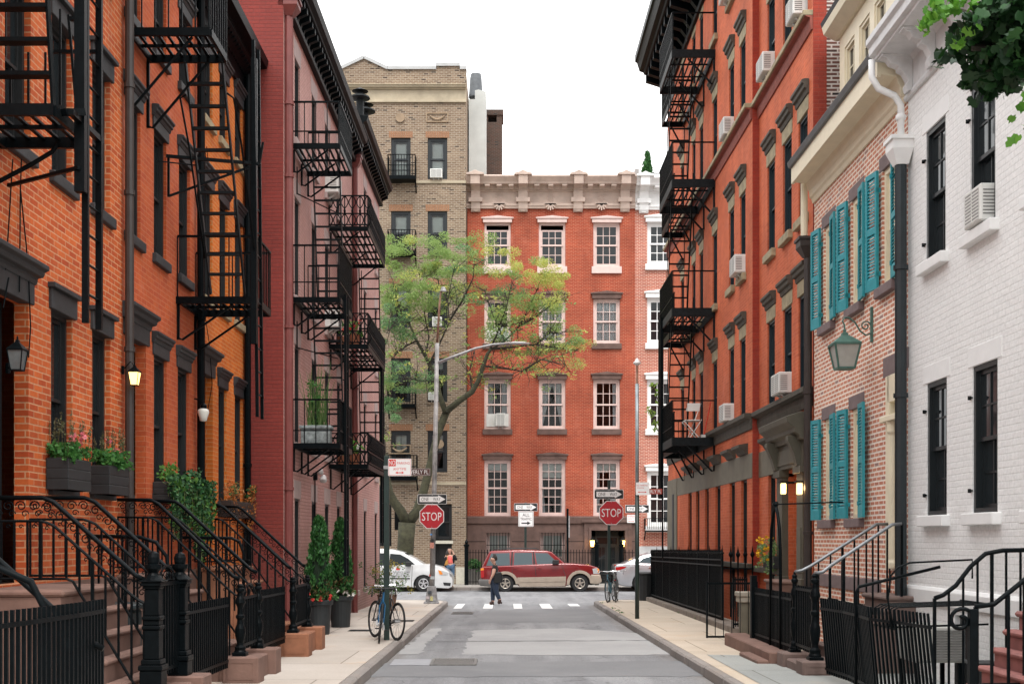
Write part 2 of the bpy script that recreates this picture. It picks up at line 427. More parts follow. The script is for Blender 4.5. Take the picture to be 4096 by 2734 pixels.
def pipe(root, fac, a, out, z0, z1, r, mat, hopper=None, straps=(), name='downspout', n=10):
    m = MB(); u = fac.u(a)
    m.tube([(u,-out,z0),(u,-out,z1)], r, n)
    for z in straps: m.lathe([(r,z-.03),(r*1.25,z-.028),(r*1.25,z+.028),(r,z+.03)], (u,-out,0), n)
    o = m.build(name, mat, root, local=True)
    if hopper:
        w, h, zz, hm = hopper; q = MB()
        lo = [(u-r,-out-r,zz),(u+r,-out-r,zz),(u+r,-out+r,zz),(u-r,-out+r,zz)]
        mi = [(u-w/2,-out-w*.5,zz+h*.62),(u+w/2,-out-w*.5,zz+h*.62),(u+w/2,-out+min(w*.5,out),zz+h*.62),(u-w/2,-out+min(w*.5,out),zz+h*.62)]
        hi = [(p[0],p[1],zz+h) for p in mi]; e = .025
        hi2 = [(u-w/2-e,-out-w*.5-e,zz+h),(u+w/2+e,-out-w*.5-e,zz+h),(u+w/2+e,-out+min(w*.5,out),zz+h),(u-w/2-e,-out+min(w*.5,out),zz+h)]
        hi3 = [(p[0],p[1],zz+h+.05) for p in hi2]
        R = [lo, mi, hi, hi2, hi3]
        vs = [p for r_ in R for p in r_]; fs = [(3,2,1,0),(16,17,18,19)]
        for i in range(4):
            for k in range(4): fs.append((i*4+k, i*4+(k+1) % 4, (i+1)*4+(k+1) % 4, (i+1)*4+k))
        q.add(vs, fs); q.build('hopper', hm, o, local=True)
    return o
BK_A = brick('orange_red_brick', (.62,.135,.033), (.43,.068,.019), (.60,.30,.16), msize=.008, weather=.55, grime=.35)
BK_B = brick('faded_orange_brick', (.55,.115,.035), (.47,.085,.03), (.56,.20,.10), msize=.005, weather=.5, wcol=(.30,.07,.05), blot=(.55,.22,.15), grime=.35)
BK_C = brick('bright_orange_brick', (.70,.185,.026), (.60,.135,.022), (.66,.34,.15), msize=.006, weather=.5, wcol=(.40,.09,.03), grime=.35)
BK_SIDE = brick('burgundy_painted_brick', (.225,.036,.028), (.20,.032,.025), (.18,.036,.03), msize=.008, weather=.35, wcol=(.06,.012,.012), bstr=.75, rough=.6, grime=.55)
BK_D = brick('dusty_purple_brick', (.60,.355,.32), (.55,.32,.285), (.42,.235,.21), msize=.007, weather=.35, wcol=(.17,.08,.08), bstr=.8, rough=.7, grime=.7)
BK_D2 = brick('pinkish_purple_brick', (.62,.375,.34), (.57,.34,.305), (.44,.25,.225), msize=.007, weather=.3, wcol=(.2,.09,.08), bstr=.7, rough=.7, grime=.6)
BK_F = brick('far_red_brick', (.40,.062,.027), (.30,.042,.020), (.47,.19,.12), msize=.012, weather=.6, wcol=(.22,.04,.028), blot=(.46,.15,.095))
BK_F2 = brick('far_lighter_brick', (.46,.10,.055), (.34,.06,.038), (.66,.45,.36), msize=.014, weather=.35, wcol=(.26,.07,.05))
BK_BE = brick('buff_tapestry_brick', (.275,.20,.135), (.175,.115,.075), (.39,.335,.265), c3=(.06,.04,.03), msize=.014, bw=.24, rh=.085, weather=.35, wcol=(.2,.15,.1))
BK_R = brick('vermilion_painted_brick', (.64,.15,.062), (.54,.115,.047), (.62,.20,.10), msize=.006, weather=.6, wcol=(.30,.06,.035), bstr=.6, rough=.75, blot=(.60,.19,.12))
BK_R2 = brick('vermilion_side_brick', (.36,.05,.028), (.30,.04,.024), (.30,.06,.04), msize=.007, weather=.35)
BK_PARTY = brick('sooty_party_brick', (.14,.075,.065), (.20,.08,.06), (.62,.56,.52), c3=(.04,.035,.035), msize=.016, weather=.3)
BK_P = brick('salmon_brick', (.66,.29,.185), (.53,.20,.13), (.88,.80,.70), c3=(.38,.23,.20), msize=.014, bw=.2, rh=.068, weather=.35, wcol=(.5,.33,.27))
BK_W = brick('white_painted_brick', (.82,.82,.81), (.80,.80,.79), (.76,.76,.75), msize=.009, rh=.072, weather=.12, wcol=(.62,.61,.58), bstr=.65, rough=.55)
BK_CH = brick('sooty_chimney_brick', (.07,.045,.035), (.10,.05,.035), (.12,.10,.085), c3=(.03,.026,.025), msize=.012, weather=.4)
# ------------------------------------------------------------------ LEFT: three orange row houses
FA = Fac('L', -4.69, 8.0)
def ops_of(l): return [(a,b,z0,z1) for a,b,z0,z1 in l]
LF = (.26, CHAR, 'flat', .06, .035)
LH = (.30, CHAR, 'hood', .07, .10)
SLC = (.12, CHAR, .07, .06)
def row_house(name, label, a0, a1, mat, dr, par, up, lin, top_z, sills=None, cornice_on=True):
    r = house(name, FA, label)
    O = [dr] + par + up
    wall(r, FA, a0, a1, 1.25, top_z, O, mat)
    door(r, FA, dr[0], dr[1], dr[2], dr[3], rd=.32, transom=.45, lin=(.40, CHAR, 'hood', .10, .16))
    for i, o in enumerate(par+up):
        window(r, FA, *o, rd=.085 if a0 < 10 else .06, cols=2, rows=(1,1), lin=lin, sl=((.12, SANDST, .07, .06) if sills and i >= sills else SLC), fw=.045)
    wall(r, FA, a0, a1, -.6, 1.25, [], BSTONE, name='base_course', depth=4, out=.03)
    if cornice_on:
        cornice(r, FA, a0, a1, [(-.1,9.55),(.05,9.55),(.05,9.62),(.03,9.64),(.03,9.86),(.1,9.9),(.24,9.98),(.24,10.04),(.40,10.06),(.43,10.2),(-.1,10.26)], IRON, (.16,.06,.2,9.86,9.98,.02))
    return r
hA = row_house('row_house', 'orange-red brick row house with two black flower boxes, urn-topped newel posts before it', 8.0, 14.84, BK_A, (10.95,11.94,1.27,4.0),
     [(12.53,13.15,2.27,4.06),(13.77,14.39,2.27,4.06)], [(a,b,z,t) for (a,b) in ((11.38,12.0),(12.55,13.15),(13.77,14.39)) for (z,t) in ((5.47,7.08),(8.2,9.25))], LF, 10.2)
hB = row_house('row_house', 'faded orange brick row house with the lit lantern, between brown downspout and black pipe', 14.84, 18.42, BK_B, (14.98,15.82,1.27,4.2),
     [(16.17,16.78,2.3,4.14),(17.34,17.95,2.3,4.14)], [(a,b,z,t) for (a,b) in ((14.98,15.58),(16.17,16.76),(17.4,18.0)) for (z,t) in ((5.47,7.13),(8.2,9.25))], LH, 10.2)
hC = row_house('row_house', 'bright orange brick row house with buff upper sills beside the burgundy wall', 18.42, 21.74, BK_C, (18.55,19.4,1.27,4.25),
     [(19.78,20.34,2.3,4.17),(20.96,21.55,2.3,4.17)], [(a,b,z,t) for (a,b) in ((18.8,19.38),(19.85,20.42),(20.97,21.55)) for (z,t) in ((5.45,7.2),(8.23,9.27))], LH, 10.2, sills=2)
pipe(hA, FA, 14.84, .09, .3, 10.2, .055, BRONZE, straps=(2.2,4.0,5.9,7.2,8.6))
pipe(hC, FA, 18.3, .09, .3, 10.0, .06, IRON, straps=(2.6,5.0,7.4))
pipe(hC, FA, 21.62, .08, .3, 10.0, .06, IRON, straps=(3.0,6.0))
# ------------------------------------------------------------------ LEFT: purple and burgundy tenements
FD = Fac('L', -4.0, 21.75, .006)
DCOL = [(22.87,23.42),(24.78,25.36),(26.5,27.15),(28.3,28.9)]
def tenement(name, label, a0, a1, cols, mat, floors, top, cz, trim):
    r = house(name, FD, label, 'tenement')
    O = [(a,b,z,t) for a,b in cols for z,t in floors]
    wall(r, FD, a0, a1, -.9, top, O, mat, sides=(0,1), depth=4.5)
    for (a,b,z,t) in O:
        window(r, FD, a,b,z,t, rd=.05, fmat=WOODK, fw=.045, lin=(.34,trim,'flush',.1,.0), sl=(.13,trim,.08,.06))
    cornice(r, FD, a0, a1, [(-.1,cz),(.10,cz),(.12,cz+.06),(.06,cz+.09),(.06,cz+.3),(.16,cz+.34),(.30,cz+.36),(.30,cz+.42),(.38,cz+.46),(.42,cz+.58),(-.1,cz+.66)], IRON, (.30,.11,.27,cz+.08,cz+.34,.05))
    return r
FL = [(.35,2.46),(3.5,5.35),(6.25,8.12),(9.2,10.72)]
MAUVE = plain('mauve_lintel_stone', (.42,.33,.315), .8, .12, 4, 0, .15)
hD = tenement('tenement', 'dusty purple painted brick tenement with burgundy side wall and black bracketed cornice', 21.75, 30.8, DCOL, BK_D, FL, 11.3, 11.2, MAUVE)
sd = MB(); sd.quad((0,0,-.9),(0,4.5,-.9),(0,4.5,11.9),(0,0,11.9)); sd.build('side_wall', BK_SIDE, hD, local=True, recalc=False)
pipe(hD, FD, 21.9, .07, -.3, 11.1, .075, BURG, hopper=(.36,.26,11.05,BURG), straps=(2.6,5.5,8.2,9.5))
hE = tenement('tenement', 'pinkish purple brick tenement farther along, taller cornice, next to the far crossing', 30.8, 37.1, [(31.4,32.0),(33.3,33.9),(35.9,36.5)], BK_D2, [(.35,2.46),(3.5,5.4),(6.6,8.5),(9.6,11.3)], 11.9, 11.78, MAUVE)
pipe(hE, FD, 30.95, .07, -.3, 11.2, .07, BURG, hopper=(.3,.24,11.1,BURG), straps=(5.5,8.2))
sd = MB(); u=FD.u(30.8); sd.quad((u,0,10.9),(u,4.5,10.9),(u,4.5,12.3),(u,0,12.3)); sd.build('side_wall', BK_D2, hE, local=True, recalc=False)
FCo = MB()   # dark shop corner beyond the tenement
u0,u1 = FD.span(37.1,37.5); FCo.box(u0,u1,.02,3,-.9,3.3); FCo.build('corner_pier', plain('near_black_render',(.02,.022,.026),.6,.2), hE, local=True)
# ------------------------------------------------------------------ RIGHT: vermilion tenements
R1 = Fac('R', 5.1, 27.0, -.006)
R2 = Fac('R', 5.25, 24.0)
RH = (.52, OLIVE_DK, 'hood', .07, .13, SANDST)
RS = (.15, SANDST, .08, .09)
def strip(root, fac, a0, a1, z0, z1, out, mat, name):
    u0,u1 = fac.span(a0,a1); return MB().box(u0,u1,-out,.05,z0,z1).build(name, mat, root, local=True, bevel=.01)
def red_tenement(name, label, fac, a0, a1, cols, gcols, floors, belts, gop=None, sides=(1,1)):
    r = house(name, fac, label, 'tenement')
    O = [(a,b,z,t) for a,b in cols for z,t in floors]; G = [(a,b,.1,2.97) for a,b in gcols] + ([gop] if gop else [])
    wall(r, fac, a0, a1, -.9, 16.2, O+G, BK_R, rd=.16, sides=sides)
    for (a,b,z,t) in O:
        window(r, fac, a,b,z,t, rd=.05, fmat=plain('blue_black_sash',(.010,.022,.03),.4,.2), fw=.05, lin=RH if t < 15 else (.3,SANDST,'flush',.08,0), sl=None if z in belts else RS)
    for (a,b,z,t) in G[:len(gcols)]:
        w = window(r, fac, a,b,z,t, rd=.075, fmat=WOODK, fw=.05)
        u0,u1 = fac.span(a,b)
        MB().prism([(-.05,3.5),(.05,3.5),(.10,3.58),(.2,3.64),(.2,3.7),(-.05,3.74)], lambda p,z_,q:(q,-p,z_), u0-.1,u1+.1).build('window_hood', OLIVE_DK, w, local=True)
    for zb in belts:
        cornice(r, fac, a0, a1, [(-.05,zb-.34),(.03,zb-.34),(.05,zb-.24),(.05,zb-.14),(.12,zb-.12),(.14,zb-.1),(-.05,zb-.1)], plain('rust_red_moulding',(.24,.055,.035),.7,.2) if zb > 6 else OLIVE_DK, name='belt_moulding')
        strip(r, fac, a0, a1, zb-.1, zb-.003, .17, SANDST if zb > 6 else OLIVE_DK, 'belt_course')
    ug = [(a,b) for a,b in gcols]
    return r
FLR = [(4.33,6.05),(7.4,9.2),(10.8,12.5),(13.95,15.4)]
hR1 = red_tenement('tenement', 'tall vermilion tenement with black cornice and the tiered fire escape, at the far corner', R1, 25.5, 38.3,
     [(26.22,26.82),(27.5,28.1),(29.65,30.28),(31.7,32.25),(32.95,33.5),(35.0,35.6)], [(26.05,26.7),(27.4,28.05),(29.2,29.9),(30.85,31.4),(32.3,32.85),(33.6,34.2)], FLR, (4.33,10.8))
hR2 = red_tenement('tenement', 'vermilion tenement with olive door surround and two lit lamps beside the salmon brick house', R2, 21.0, 25.5,
     [(21.37,22.05),(22.58,23.28),(24.0,24.68)], [(23.95,24.6)], FLR, (4.33,10.8), gop=(21.75,22.8,.9,2.92))
for hr, fc, a0, a1, lo in ((hR1,R1,25.5,38.3,2.97),(hR2,R2,23.2,25.5,2.97)):
    strip(hr, fc, a0, a1, lo, 3.5, .012, TAUPE, 'plaster_band')
strip(hR1, R1, 36.3, 38.3, -.9, 3.5, .03, TAUPE, 'corner_pilaster')
strip(hR1, R1, 36.85, 37.15, .2, 3.05, .045, plain('near_black_render',(.02,.022,.026),.6,.2), 'slot_window')
cornice(hR1, R1, 25.5, 38.35, [(-.1,15.55),(.08,15.55),(.1,15.65),(.05,15.7),(.05,16.1),(.14,16.15),(.75,16.25),(.78,16.32),(.9,16.36),(.98,16.62),(1.04,16.66),(1.04,16.86),(-.1,17.0)], IRON, (.6,.2,.7,15.66,16.24,.04))
cornice(hR2, R2, 21.0, 25.5, [(-.1,15.55),(.08,15.55),(.05,16.1),(.6,16.25),(.75,16.5),(.75,16.86),(-.1,17.0)], IRON, (.6,.2,.5,15.66,16.24,.04))
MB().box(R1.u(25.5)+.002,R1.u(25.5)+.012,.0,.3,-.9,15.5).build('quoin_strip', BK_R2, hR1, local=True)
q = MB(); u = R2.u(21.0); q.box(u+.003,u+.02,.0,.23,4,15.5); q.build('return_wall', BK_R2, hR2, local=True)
q = MB(); q.box(u+.003,u+.012,.23,5,7,15.5); q.build('party_wall', BK_PARTY, hR2, local=True)
# door surround of the second tenement
ds = MB(); a,b = R2.span(21.2,23.35)
for (p0,p1) in ((R2.u(23.3),R2.u(22.85)),(R2.u(21.7),R2.u(21.25))):
    ds.box(p0,p1,-.12,.1,.7,2.95); ds.box(p0-.04,p1+.04,-.16,.1,.7,1.0); ds.box(p0+.07,p1-.07,-.14,.1,1.1,1.9); ds.box(p0-.05,p1+.05,-.18,.1,2.85,2.98)
ds.box(a,b,-.14,.05,2.98,3.42); ds.box(a+.25,b-.25,-.165,.05,3.05,3.33)
ds.prism([(-.1,3.42),(.2,3.42),(.22,3.5),(.3,3.55),(.3,3.62),(.42,3.72),(.44,3.82),(.2,3.9),(-.1,3.9)], lambda p,z,t:(t,-p,z), a-.12, b+.12)
for c in (a+.2, b-.2): ds.prism([(.1,2.98),(.2,2.98),(.26,3.2),(.36,3.42),(.36,3.5),(.1,3.5)], lambda p,z,t:(t,-p,z), c-.1, c+.1)
ds.build('door_surround', plain('olive_stone',(.085,.078,.056),.6,.2,4,0,.15), hR2, local=True, bevel=.008)
door(hR2, R2, 21.75, 22.8, .95, 2.92, rd=.25, mat=DKGREEN, transom=.35)
pipe(hR2, R2, 20.87, .12, -.2, 6.55, .07, BRONZE, hopper=(.34,.28,6.5,BRONZE), straps=(1.8,4.2))
pipe(hR2, R2, 20.8, .2, 6.85, 7.74, .06, CREAM, name='upper_downspout')
# ------------------------------------------------------------------ RIGHT: salmon brick house with teal shutters
P = Fac('R', 5.2, 20.0)
hP = house('brick_house', P, 'salmon brick house with teal louvred shutters, cream eave and dormer')
PW = [(19.5,20.08,5.17,6.8),(17.93,18.48,5.17,6.8),(16.4,16.95,5.17,6.8),(19.5,20.08,2.0,3.65),(17.93,18.48,2.0,3.65)]
wall(hP, P, 15.88, 20.72, .93, 7.6, PW+[(15.95,16.75,1.35,3.92)], BK_P, rd=.13, depth=5)
wall(hP, P, 15.88, 20.72, -.7, .93, [(19.2,19.9,.1,.75),(17.6,18.2,.1,.75)], BK_P, name='basement_wall', depth=4)
strip(hP, P, 17.0, 20.72, .92, 1.13, .03, SILL_P, 'water_table')
for a0,a1 in ((19.2,19.9),(17.6,18.2)):
    u0,u1 = P.span(a0,a1); b = MB()
    for k in range(6): x = u0+(u1-u0)*(k+.5)/6; b.box(x-.009,x+.009,.0,.018,.1,.75)
    o = MB().box(u0,u1,.1,.12,.1,.75).build('basement_window', GLASS, hP, local=True); b.build('bars', IRON, o, local=True)
def shutter(root, fac, hinge, width, z0, z1, ang):
    """louvred leaf hinged at hinge; width signed along the street, opened out by ang"""
    u = fac.u(hinge); s = 1 if fac.u(hinge+width) > u else -1; w = abs(width); m = MB(); st = .05
    m.box(0,st,-.02,.02,0,z1-z0); m.box(w-st,w,-.02,.02,0,z1-z0)
    H = z1-z0
    for b,t in ((0,.16),(H*.5-.04,H*.5+.04),(H-.07,H)): m.box(st,w-st,-.018,.018,b,t)
    for b,t in ((.16,H*.5-.04),(H*.5+.04,H-.07)):
        n = int((t-b)/.045)
        for i in range(n):
            z = b+(t-b)*(i+.5)/n
            m.prism([(-.016,z-.02),(-.010,z-.022),(.016,z+.016),(.010,z+.02)], lambda p,q_,t_:(t_,p,q_), st, w-st)
    m.box(.0,.03,-.03,.05,.18,.24); m.box(.0,.03,-.03,.05,H-.3,H-.24)
    M = Matrix.Translation((u,-.055,z0)) @ Matrix.Rotation(-ang*s,4,'Z') @ Matrix.Diagonal((s,1,1,1))
    return m.map(M).build('shutter', TEAL, root, local=True)
for (a0,a1,z0,z1) in PW:
    up = z0 > 4; c = (a0+a1)/2
    w = window(hP, P, a0,a1,z0,z1, rd=.05, fmat=CREAM, glass=GLASS, cols=2, rows=(3,3) if 0 else (2,2), fw=.075, lin=(.2,SILL_P,'flush',.13,0), sl=(.13,SILL_P,.12,.09))
    shutter(hP, P, a0-.04, -.36, z0+.01, z1+.02, .10)
    if not (up is False and a0 > 99): shutter(hP, P, a1+.04, .34, z0+.01, z1+.02, .16)
# cream doorway with columns at the near end
dd = MB(); a,b = P.span(15.95,16.75)
dd.box(a,a+.16,-.02,.3,1.3,3.92); dd.box(a,b,-.02,.28,3.55,3.92); dd.box(a-.02,b,-.1,.2,3.28,3.36)
dd.lathe([(.09,1.3),(.09,1.38),(.065,1.42),(.06,3.1),(.085,3.14),(.085,3.24),(.1,3.28)], (a+.28,.0,0), 14)
dd.build('doorway', CREAM, hP, local=True, bevel=.008)
door(hP, P, 15.98, 16.5, 1.3, 3.2, rd=.32, mat=CREAM, transom=0)
u0,u1 = P.span(15.88,17.05); lintel(hP, P.u(16.75), P.u(15.98), 3.92, .27, SILL_P, 'flush', .15)
# eave: bed mould, soffit, fascia, gutter
cornice(hP, P, 15.9, 20.72, [(-.1,7.38),(.03,7.38),(.05,7.45),(.08,7.48),(.09,7.58),(.12,7.64),(.14,7.72),(.34,7.74),(.34,7.71),(.39,7.71),(.39,7.98),(.34,8.04),(-.1,8.08)], CREAM, name='eave')
cornice(hP, P, 15.9, 20.74, [(.391,7.97),(.43,7.98),(.46,8.07),(.42,8.09),(.34,8.085),(.34,8.05)], plain('lead_gutter',(.10,.105,.11),.5,.2), name='gutter')
rf = MB(); u0,u1 = P.span(15.9,20.72); rf.prism([(.42,8.095),(.36,8.13),(-3,10.1),(-3,10.0),(.2,8.085)], lambda p,z,t:(t,-p,z), u0, u1); rf.build('roof', plain('roof_slate',(.03,.03,.034),.7,.3,4), hP, local=True)
DF = Fac('R', 5.6, 20.0)
dm = MB(); a,b = DF.span(17.2,20.6)
DO = [(19.72,20.3),(18.9,19.45),(18.1,18.65)]
yb = -.4
dmw = []
class _D: pass
PD = Fac('R', 5.6, 20.0)
dr = wall(hP, Fac('R', 5.2, 20.0), 17.2, 20.6, 7.9, 10.2, [(p,q,8.5,9.85) for p,q in DO], CREAM, name='dormer', depth=0, out=-.4, rd=.5)
mm = MB(); mm.quad((a,.4,7.9),(a,.4,10.2),(a,4,10.2),(a,4,7.9)); mm.quad((b,.4,7.9),(b,4,7.9),(b,4,10.2),(b,.4,10.2))
for i in range(14): mm.box(b,b+.012,.45,4,8+i*.16,8.148+i*.16)
mm.build('dormer_cheek', CREAM, dr, local=True, recalc=False)
mm = MB(); mm.prism([(-.45,10.12),(-.34,10.12),(-.15,10.22),(-.12,10.34),(-.5,10.36)], lambda p,z,t:(t,-p,z), a-.08, b+.08); mm.build('dormer_eave', CREAM, dr, local=True)
mm = MB(); mm.prism([(-.12,10.345),(-.1,10.42),(-4,11.2),(-4,10.35)], lambda p,z,t:(t,-p,z), a-.1, b+.1); mm.build('dormer_roof', plain('roof_slate',(.03,.03,.034),.7,.3,4), dr, local=True)
for p,q in DO:
    window(hP, P, p, q, 8.5, 9.85, rd=.44, fmat=CREAM, cols=2, rows=(2,2), fw=.05)
# ------------------------------------------------------------------ RIGHT: white house
W = Fac('R', 5.2, 15.0)
hW = house('white_house', W, 'white painted brick house with black sash windows, bracketed cornice and a thick black drainpipe')
WW = [(14.5,15.18,5.1,6.74),(13.02,13.72,5.1,6.74),(14.46,15.15,1.98,3.62),(12.96,13.66,1.98,3.62),(11.5,12.1,1.98,3.62),(11.5,12.1,5.1,6.74)]
wall(hW, W, 9.5, 15.86, .9, 7.9, WW, BK_W, rd=.11, depth=5)
wall(hW, W, 9.5, 15.86, -.7, .9, [(13.6,14.2,.3,.82)], BK_W, name='basement_wall', depth=4)
cornice(hW, W, 9.5, 15.86, [(-.05,.9),(.035,.9),(.045,1.07),(.02,1.11),(-.05,1.11)], WHITE, name='water_table')
u0,u1 = W.span(13.6,14.2); MB().box(u0,u1,.06,.1,.3,.82).build('basement_window', GLASS, hW, local=True)
for i,o in enumerate(WW):
    window(hW, W, *o, rd=.035, fmat=plain('black_window_paint',(.010,.014,.016),.35,.2), cols=2, rows=(2,2), fw=.06, lin=(.22,WHITE,'flush',.12,0), sl=(.13,WHITE,.1,.1))
cornice(hW, W, 9.5, 15.9, [(-.1,7.38),(.035,7.38),(.05,7.42),(.035,7.46),(.02,7.48),(.02,7.82),(.06,7.88),(.44,7.9),(.44,7.94),(.5,7.96),(.5,8.06),(.54,8.1),(.54,8.18),(-.1,8.3)], plain('greyed_white_paint',(.60,.60,.60),.5,.12,6), name='cornice')
for c in (15.68,14.85,13.95,13.0,12.0):
    u = W.u(c); b = MB()
    b.prism([(.02,7.44),(.09,7.42),(.11,7.5),(.08,7.56),(.13,7.66),(.2,7.7),(.2,7.74),(.3,7.78),(.34,7.84),(.4,7.86),(.4,7.9),(.02,7.9)], lambda p,z,t:(t,-p,z), u-.07, u+.07)
    b.box(u-.09,u+.09,-.42,-.02,7.87,7.895); b.build('bracket', plain('greyed_white_paint',(.60,.60,.60),.5,.12,6), hW, local=True, bevel=.006)
pipe(hW, W, 15.78, .12, -.1, 6.55, .078, plain('blue_black_pipe',(.012,.020,.024),.4,.25), hopper=(.30,.30,6.52,WHITE), straps=(3.55,5.2,.85))
e = MB(); u = W.u(15.78); e.tube([(u-.05,-.48,7.9),(u-.05,-.48,7.68),(u-.02,-.40,7.52),(u,-.2,7.42),(u,-.12,7.3),(u,-.12,6.8)], .045, 8); e.lathe([(.05,7.1),(.065,7.11),(.065,7.17),(.05,7.18)], (u,-.12,0), 8)
e.build('offset_pipe', WHITE, hW, local=True, smooth=True)
e = MB(); rng = random.Random(5)   # shutter dogs and old iron pins on the brickwork
for (a0,a1,z0,z1) in WW[:4]:
    for zz in (z0+.25, z1-.35):
        u = W.u(a1)-.02; e.box(u-.02,u+.03,-.03,.0,zz,zz+.018); e.box(u-.028,u-.019,-.036,.0,zz-.015,zz+.03)
e.islands('shutter_pin', IRON, hW, local=True)
# ------------------------------------------------------------------ the houses across the avenue
YF = 58.0
def FXx(x, Y=YF): return (x-CX)/F*Y
def FZ(y, Y=YF): return CAM_Z + (HY-y)/F*Y
FF = Fac('F', FXx(1072), YF)
hF = house('row_house', FF, 'red brick row house facing down the lane, brownstone basement, pinkish bracketed cornice')
X0, X1 = FXx(1072), FXx(1457)
FC = [(FXx(1111),FXx(1171.5)),(FXx(1236),FXx(1297)),(FXx(1361),FXx(1422))]
FRW = [(FZ(612),FZ(511)),(FZ(788),FZ(685)),(FZ(984),FZ(870)),(FZ(1183),FZ(1054))]
FW = [(a,b,z,t) for z,t in FRW for a,b in FC]
zb = FZ(1185)
DOORF = (FXx(1356),FXx(1433),-.5,FZ(1216))
BAS = [(FXx(1116),FXx(1170),-.35,FZ(1221)),(FXx(1240),FXx(1296),-.35,FZ(1221))]
wall(hF, FF, X0, X1, zb, FZ(470), FW, BK_F, rd=.16, depth=8)
wall(hF, FF, X0, X1, -1.2, zb, BAS+[DOORF], BSTONE_F, rd=.45, depth=6, name='basement_wall', out=.05)
cornice(hF, FF, X0, X1, [(-.05,zb-.03),(.08,zb-.03),(.09,zb-.34),(.14,zb-.3),(.16,zb-.02),(.1,zb+.03),(-.05,zb+.05)], BSTONE_F, name='string_course')
jt = MB()
for xa,xb in ((1074,1113),(1174,1237),(1299,1350),(1441,1456)):
    a,b = FF.span(FXx(xa),FXx(xb)); z=FZ(1241); jt.box(a,b,-.056,-.045,z-.02,z+.02)
jt.build('stone_joint', plain('dark_joint',(.03,.018,.015),.9,.1), hF, local=True)
PK = (.30, PINKTRIM, 'pediment', .12, .12); BR = (.34, BSTONE_F, 'pediment', .12, .14)
def C(l=None, r=None): return (l, r)
CUR = {0:(None,None,0),1:(None,None,0),2:(None,None,0), 3:((.3,.3),None,0),4:((.55,.55),(.42,.42),0),5:((.6,.6),(.5,.5),0),
       6:((.25,.3),(.3,.3),0),7:((.08,.52),(.1,.5),0),8:(None,(.2,.22),0), 9:((.16,.05,.0),None,.16),10:((.2,.04),(.14,.05),.3),11:((.2,.2),(.34,.3),.2)}
for i,o in enumerate(FW):
    l,r_,b = CUR[i]; row = i//3
    window(hF, FF, *o, rd=.10, fmat=PINKTRIM, glass=CLEAR if (l or r_ or b) else GLASS, cols=3, rows=(2,2) if row < 3 else (3,3), fw=.10, mw=.03, lin=PK if row == 0 else BR,
           sl=(.32 if row == 0 else .26, PINKTRIM if row == 0 else BSTONE_F, .08, .10) if row < 3 else None,
           curtain=(l,r_) if (l or r_) else None, blind=b, drop=.22 if i in (0,1) else 0)
for o in BAS:
    w = window(hF, FF, *o, rd=.25, fmat=PINKTRIM, glass=CLEAR, cols=2, rows=(1,1), fw=.08, blind=.97); u0,u1 = FF.span(o[0],o[1]); b = MB()
    for k in range(8): x = u0+(u1-u0)*(k+.5)/8; b.box(x-.014,x+.014,.0,.028,o[2],o[3])
    for zz in (.33,.75): z = o[2]+(o[3]-o[2])*zz; b.box(u0,u1,.005,.023,z-.015,z+.015)
    b.build('bars', IRON, w, local=True)
a,b = FF.span(DOORF[0],DOORF[1]); q = MB()
q.box(a-.34,a-.02,-.13,.0,-.6,DOORF[3]+.3); q.box(b+.02,b+.34,-.13,.0,-.6,DOORF[3]+.3); q.box(a-.34,b+.34,-.135,.0,DOORF[3]+.02,DOORF[3]+.36)
q.box(a-.46,b+.46,-.22,.0,DOORF[3]+.38,DOORF[3]+.5); q.box(a-.12,a-.0,-.19,.0,-.6,DOORF[3]+.14); q.box(b,b+.12,-.19,.0,-.6,DOORF[3]+.14); q.box(a-.12,b+.12,-.192,.0,DOORF[3]+.0,DOORF[3]+.14)
q.build('door_surround', BSTONE_F, hF, local=True, bevel=.01)
door(hF, FF, FXx(1367), FXx(1421), -.5, FZ(1229), rd=.5, mat=WOODK, transom=.3, leaves=2, glazed=True)
MB().box(a,b,.46,.9,FZ(1229),DOORF[3]).box(a,FF.u(FXx(1367)),.46,.9,-.6,DOORF[3]).box(FF.u(FXx(1421)),b,.46,.9,-.6,DOORF[3]).build('door_lining', DARKROOM, hF, local=True)
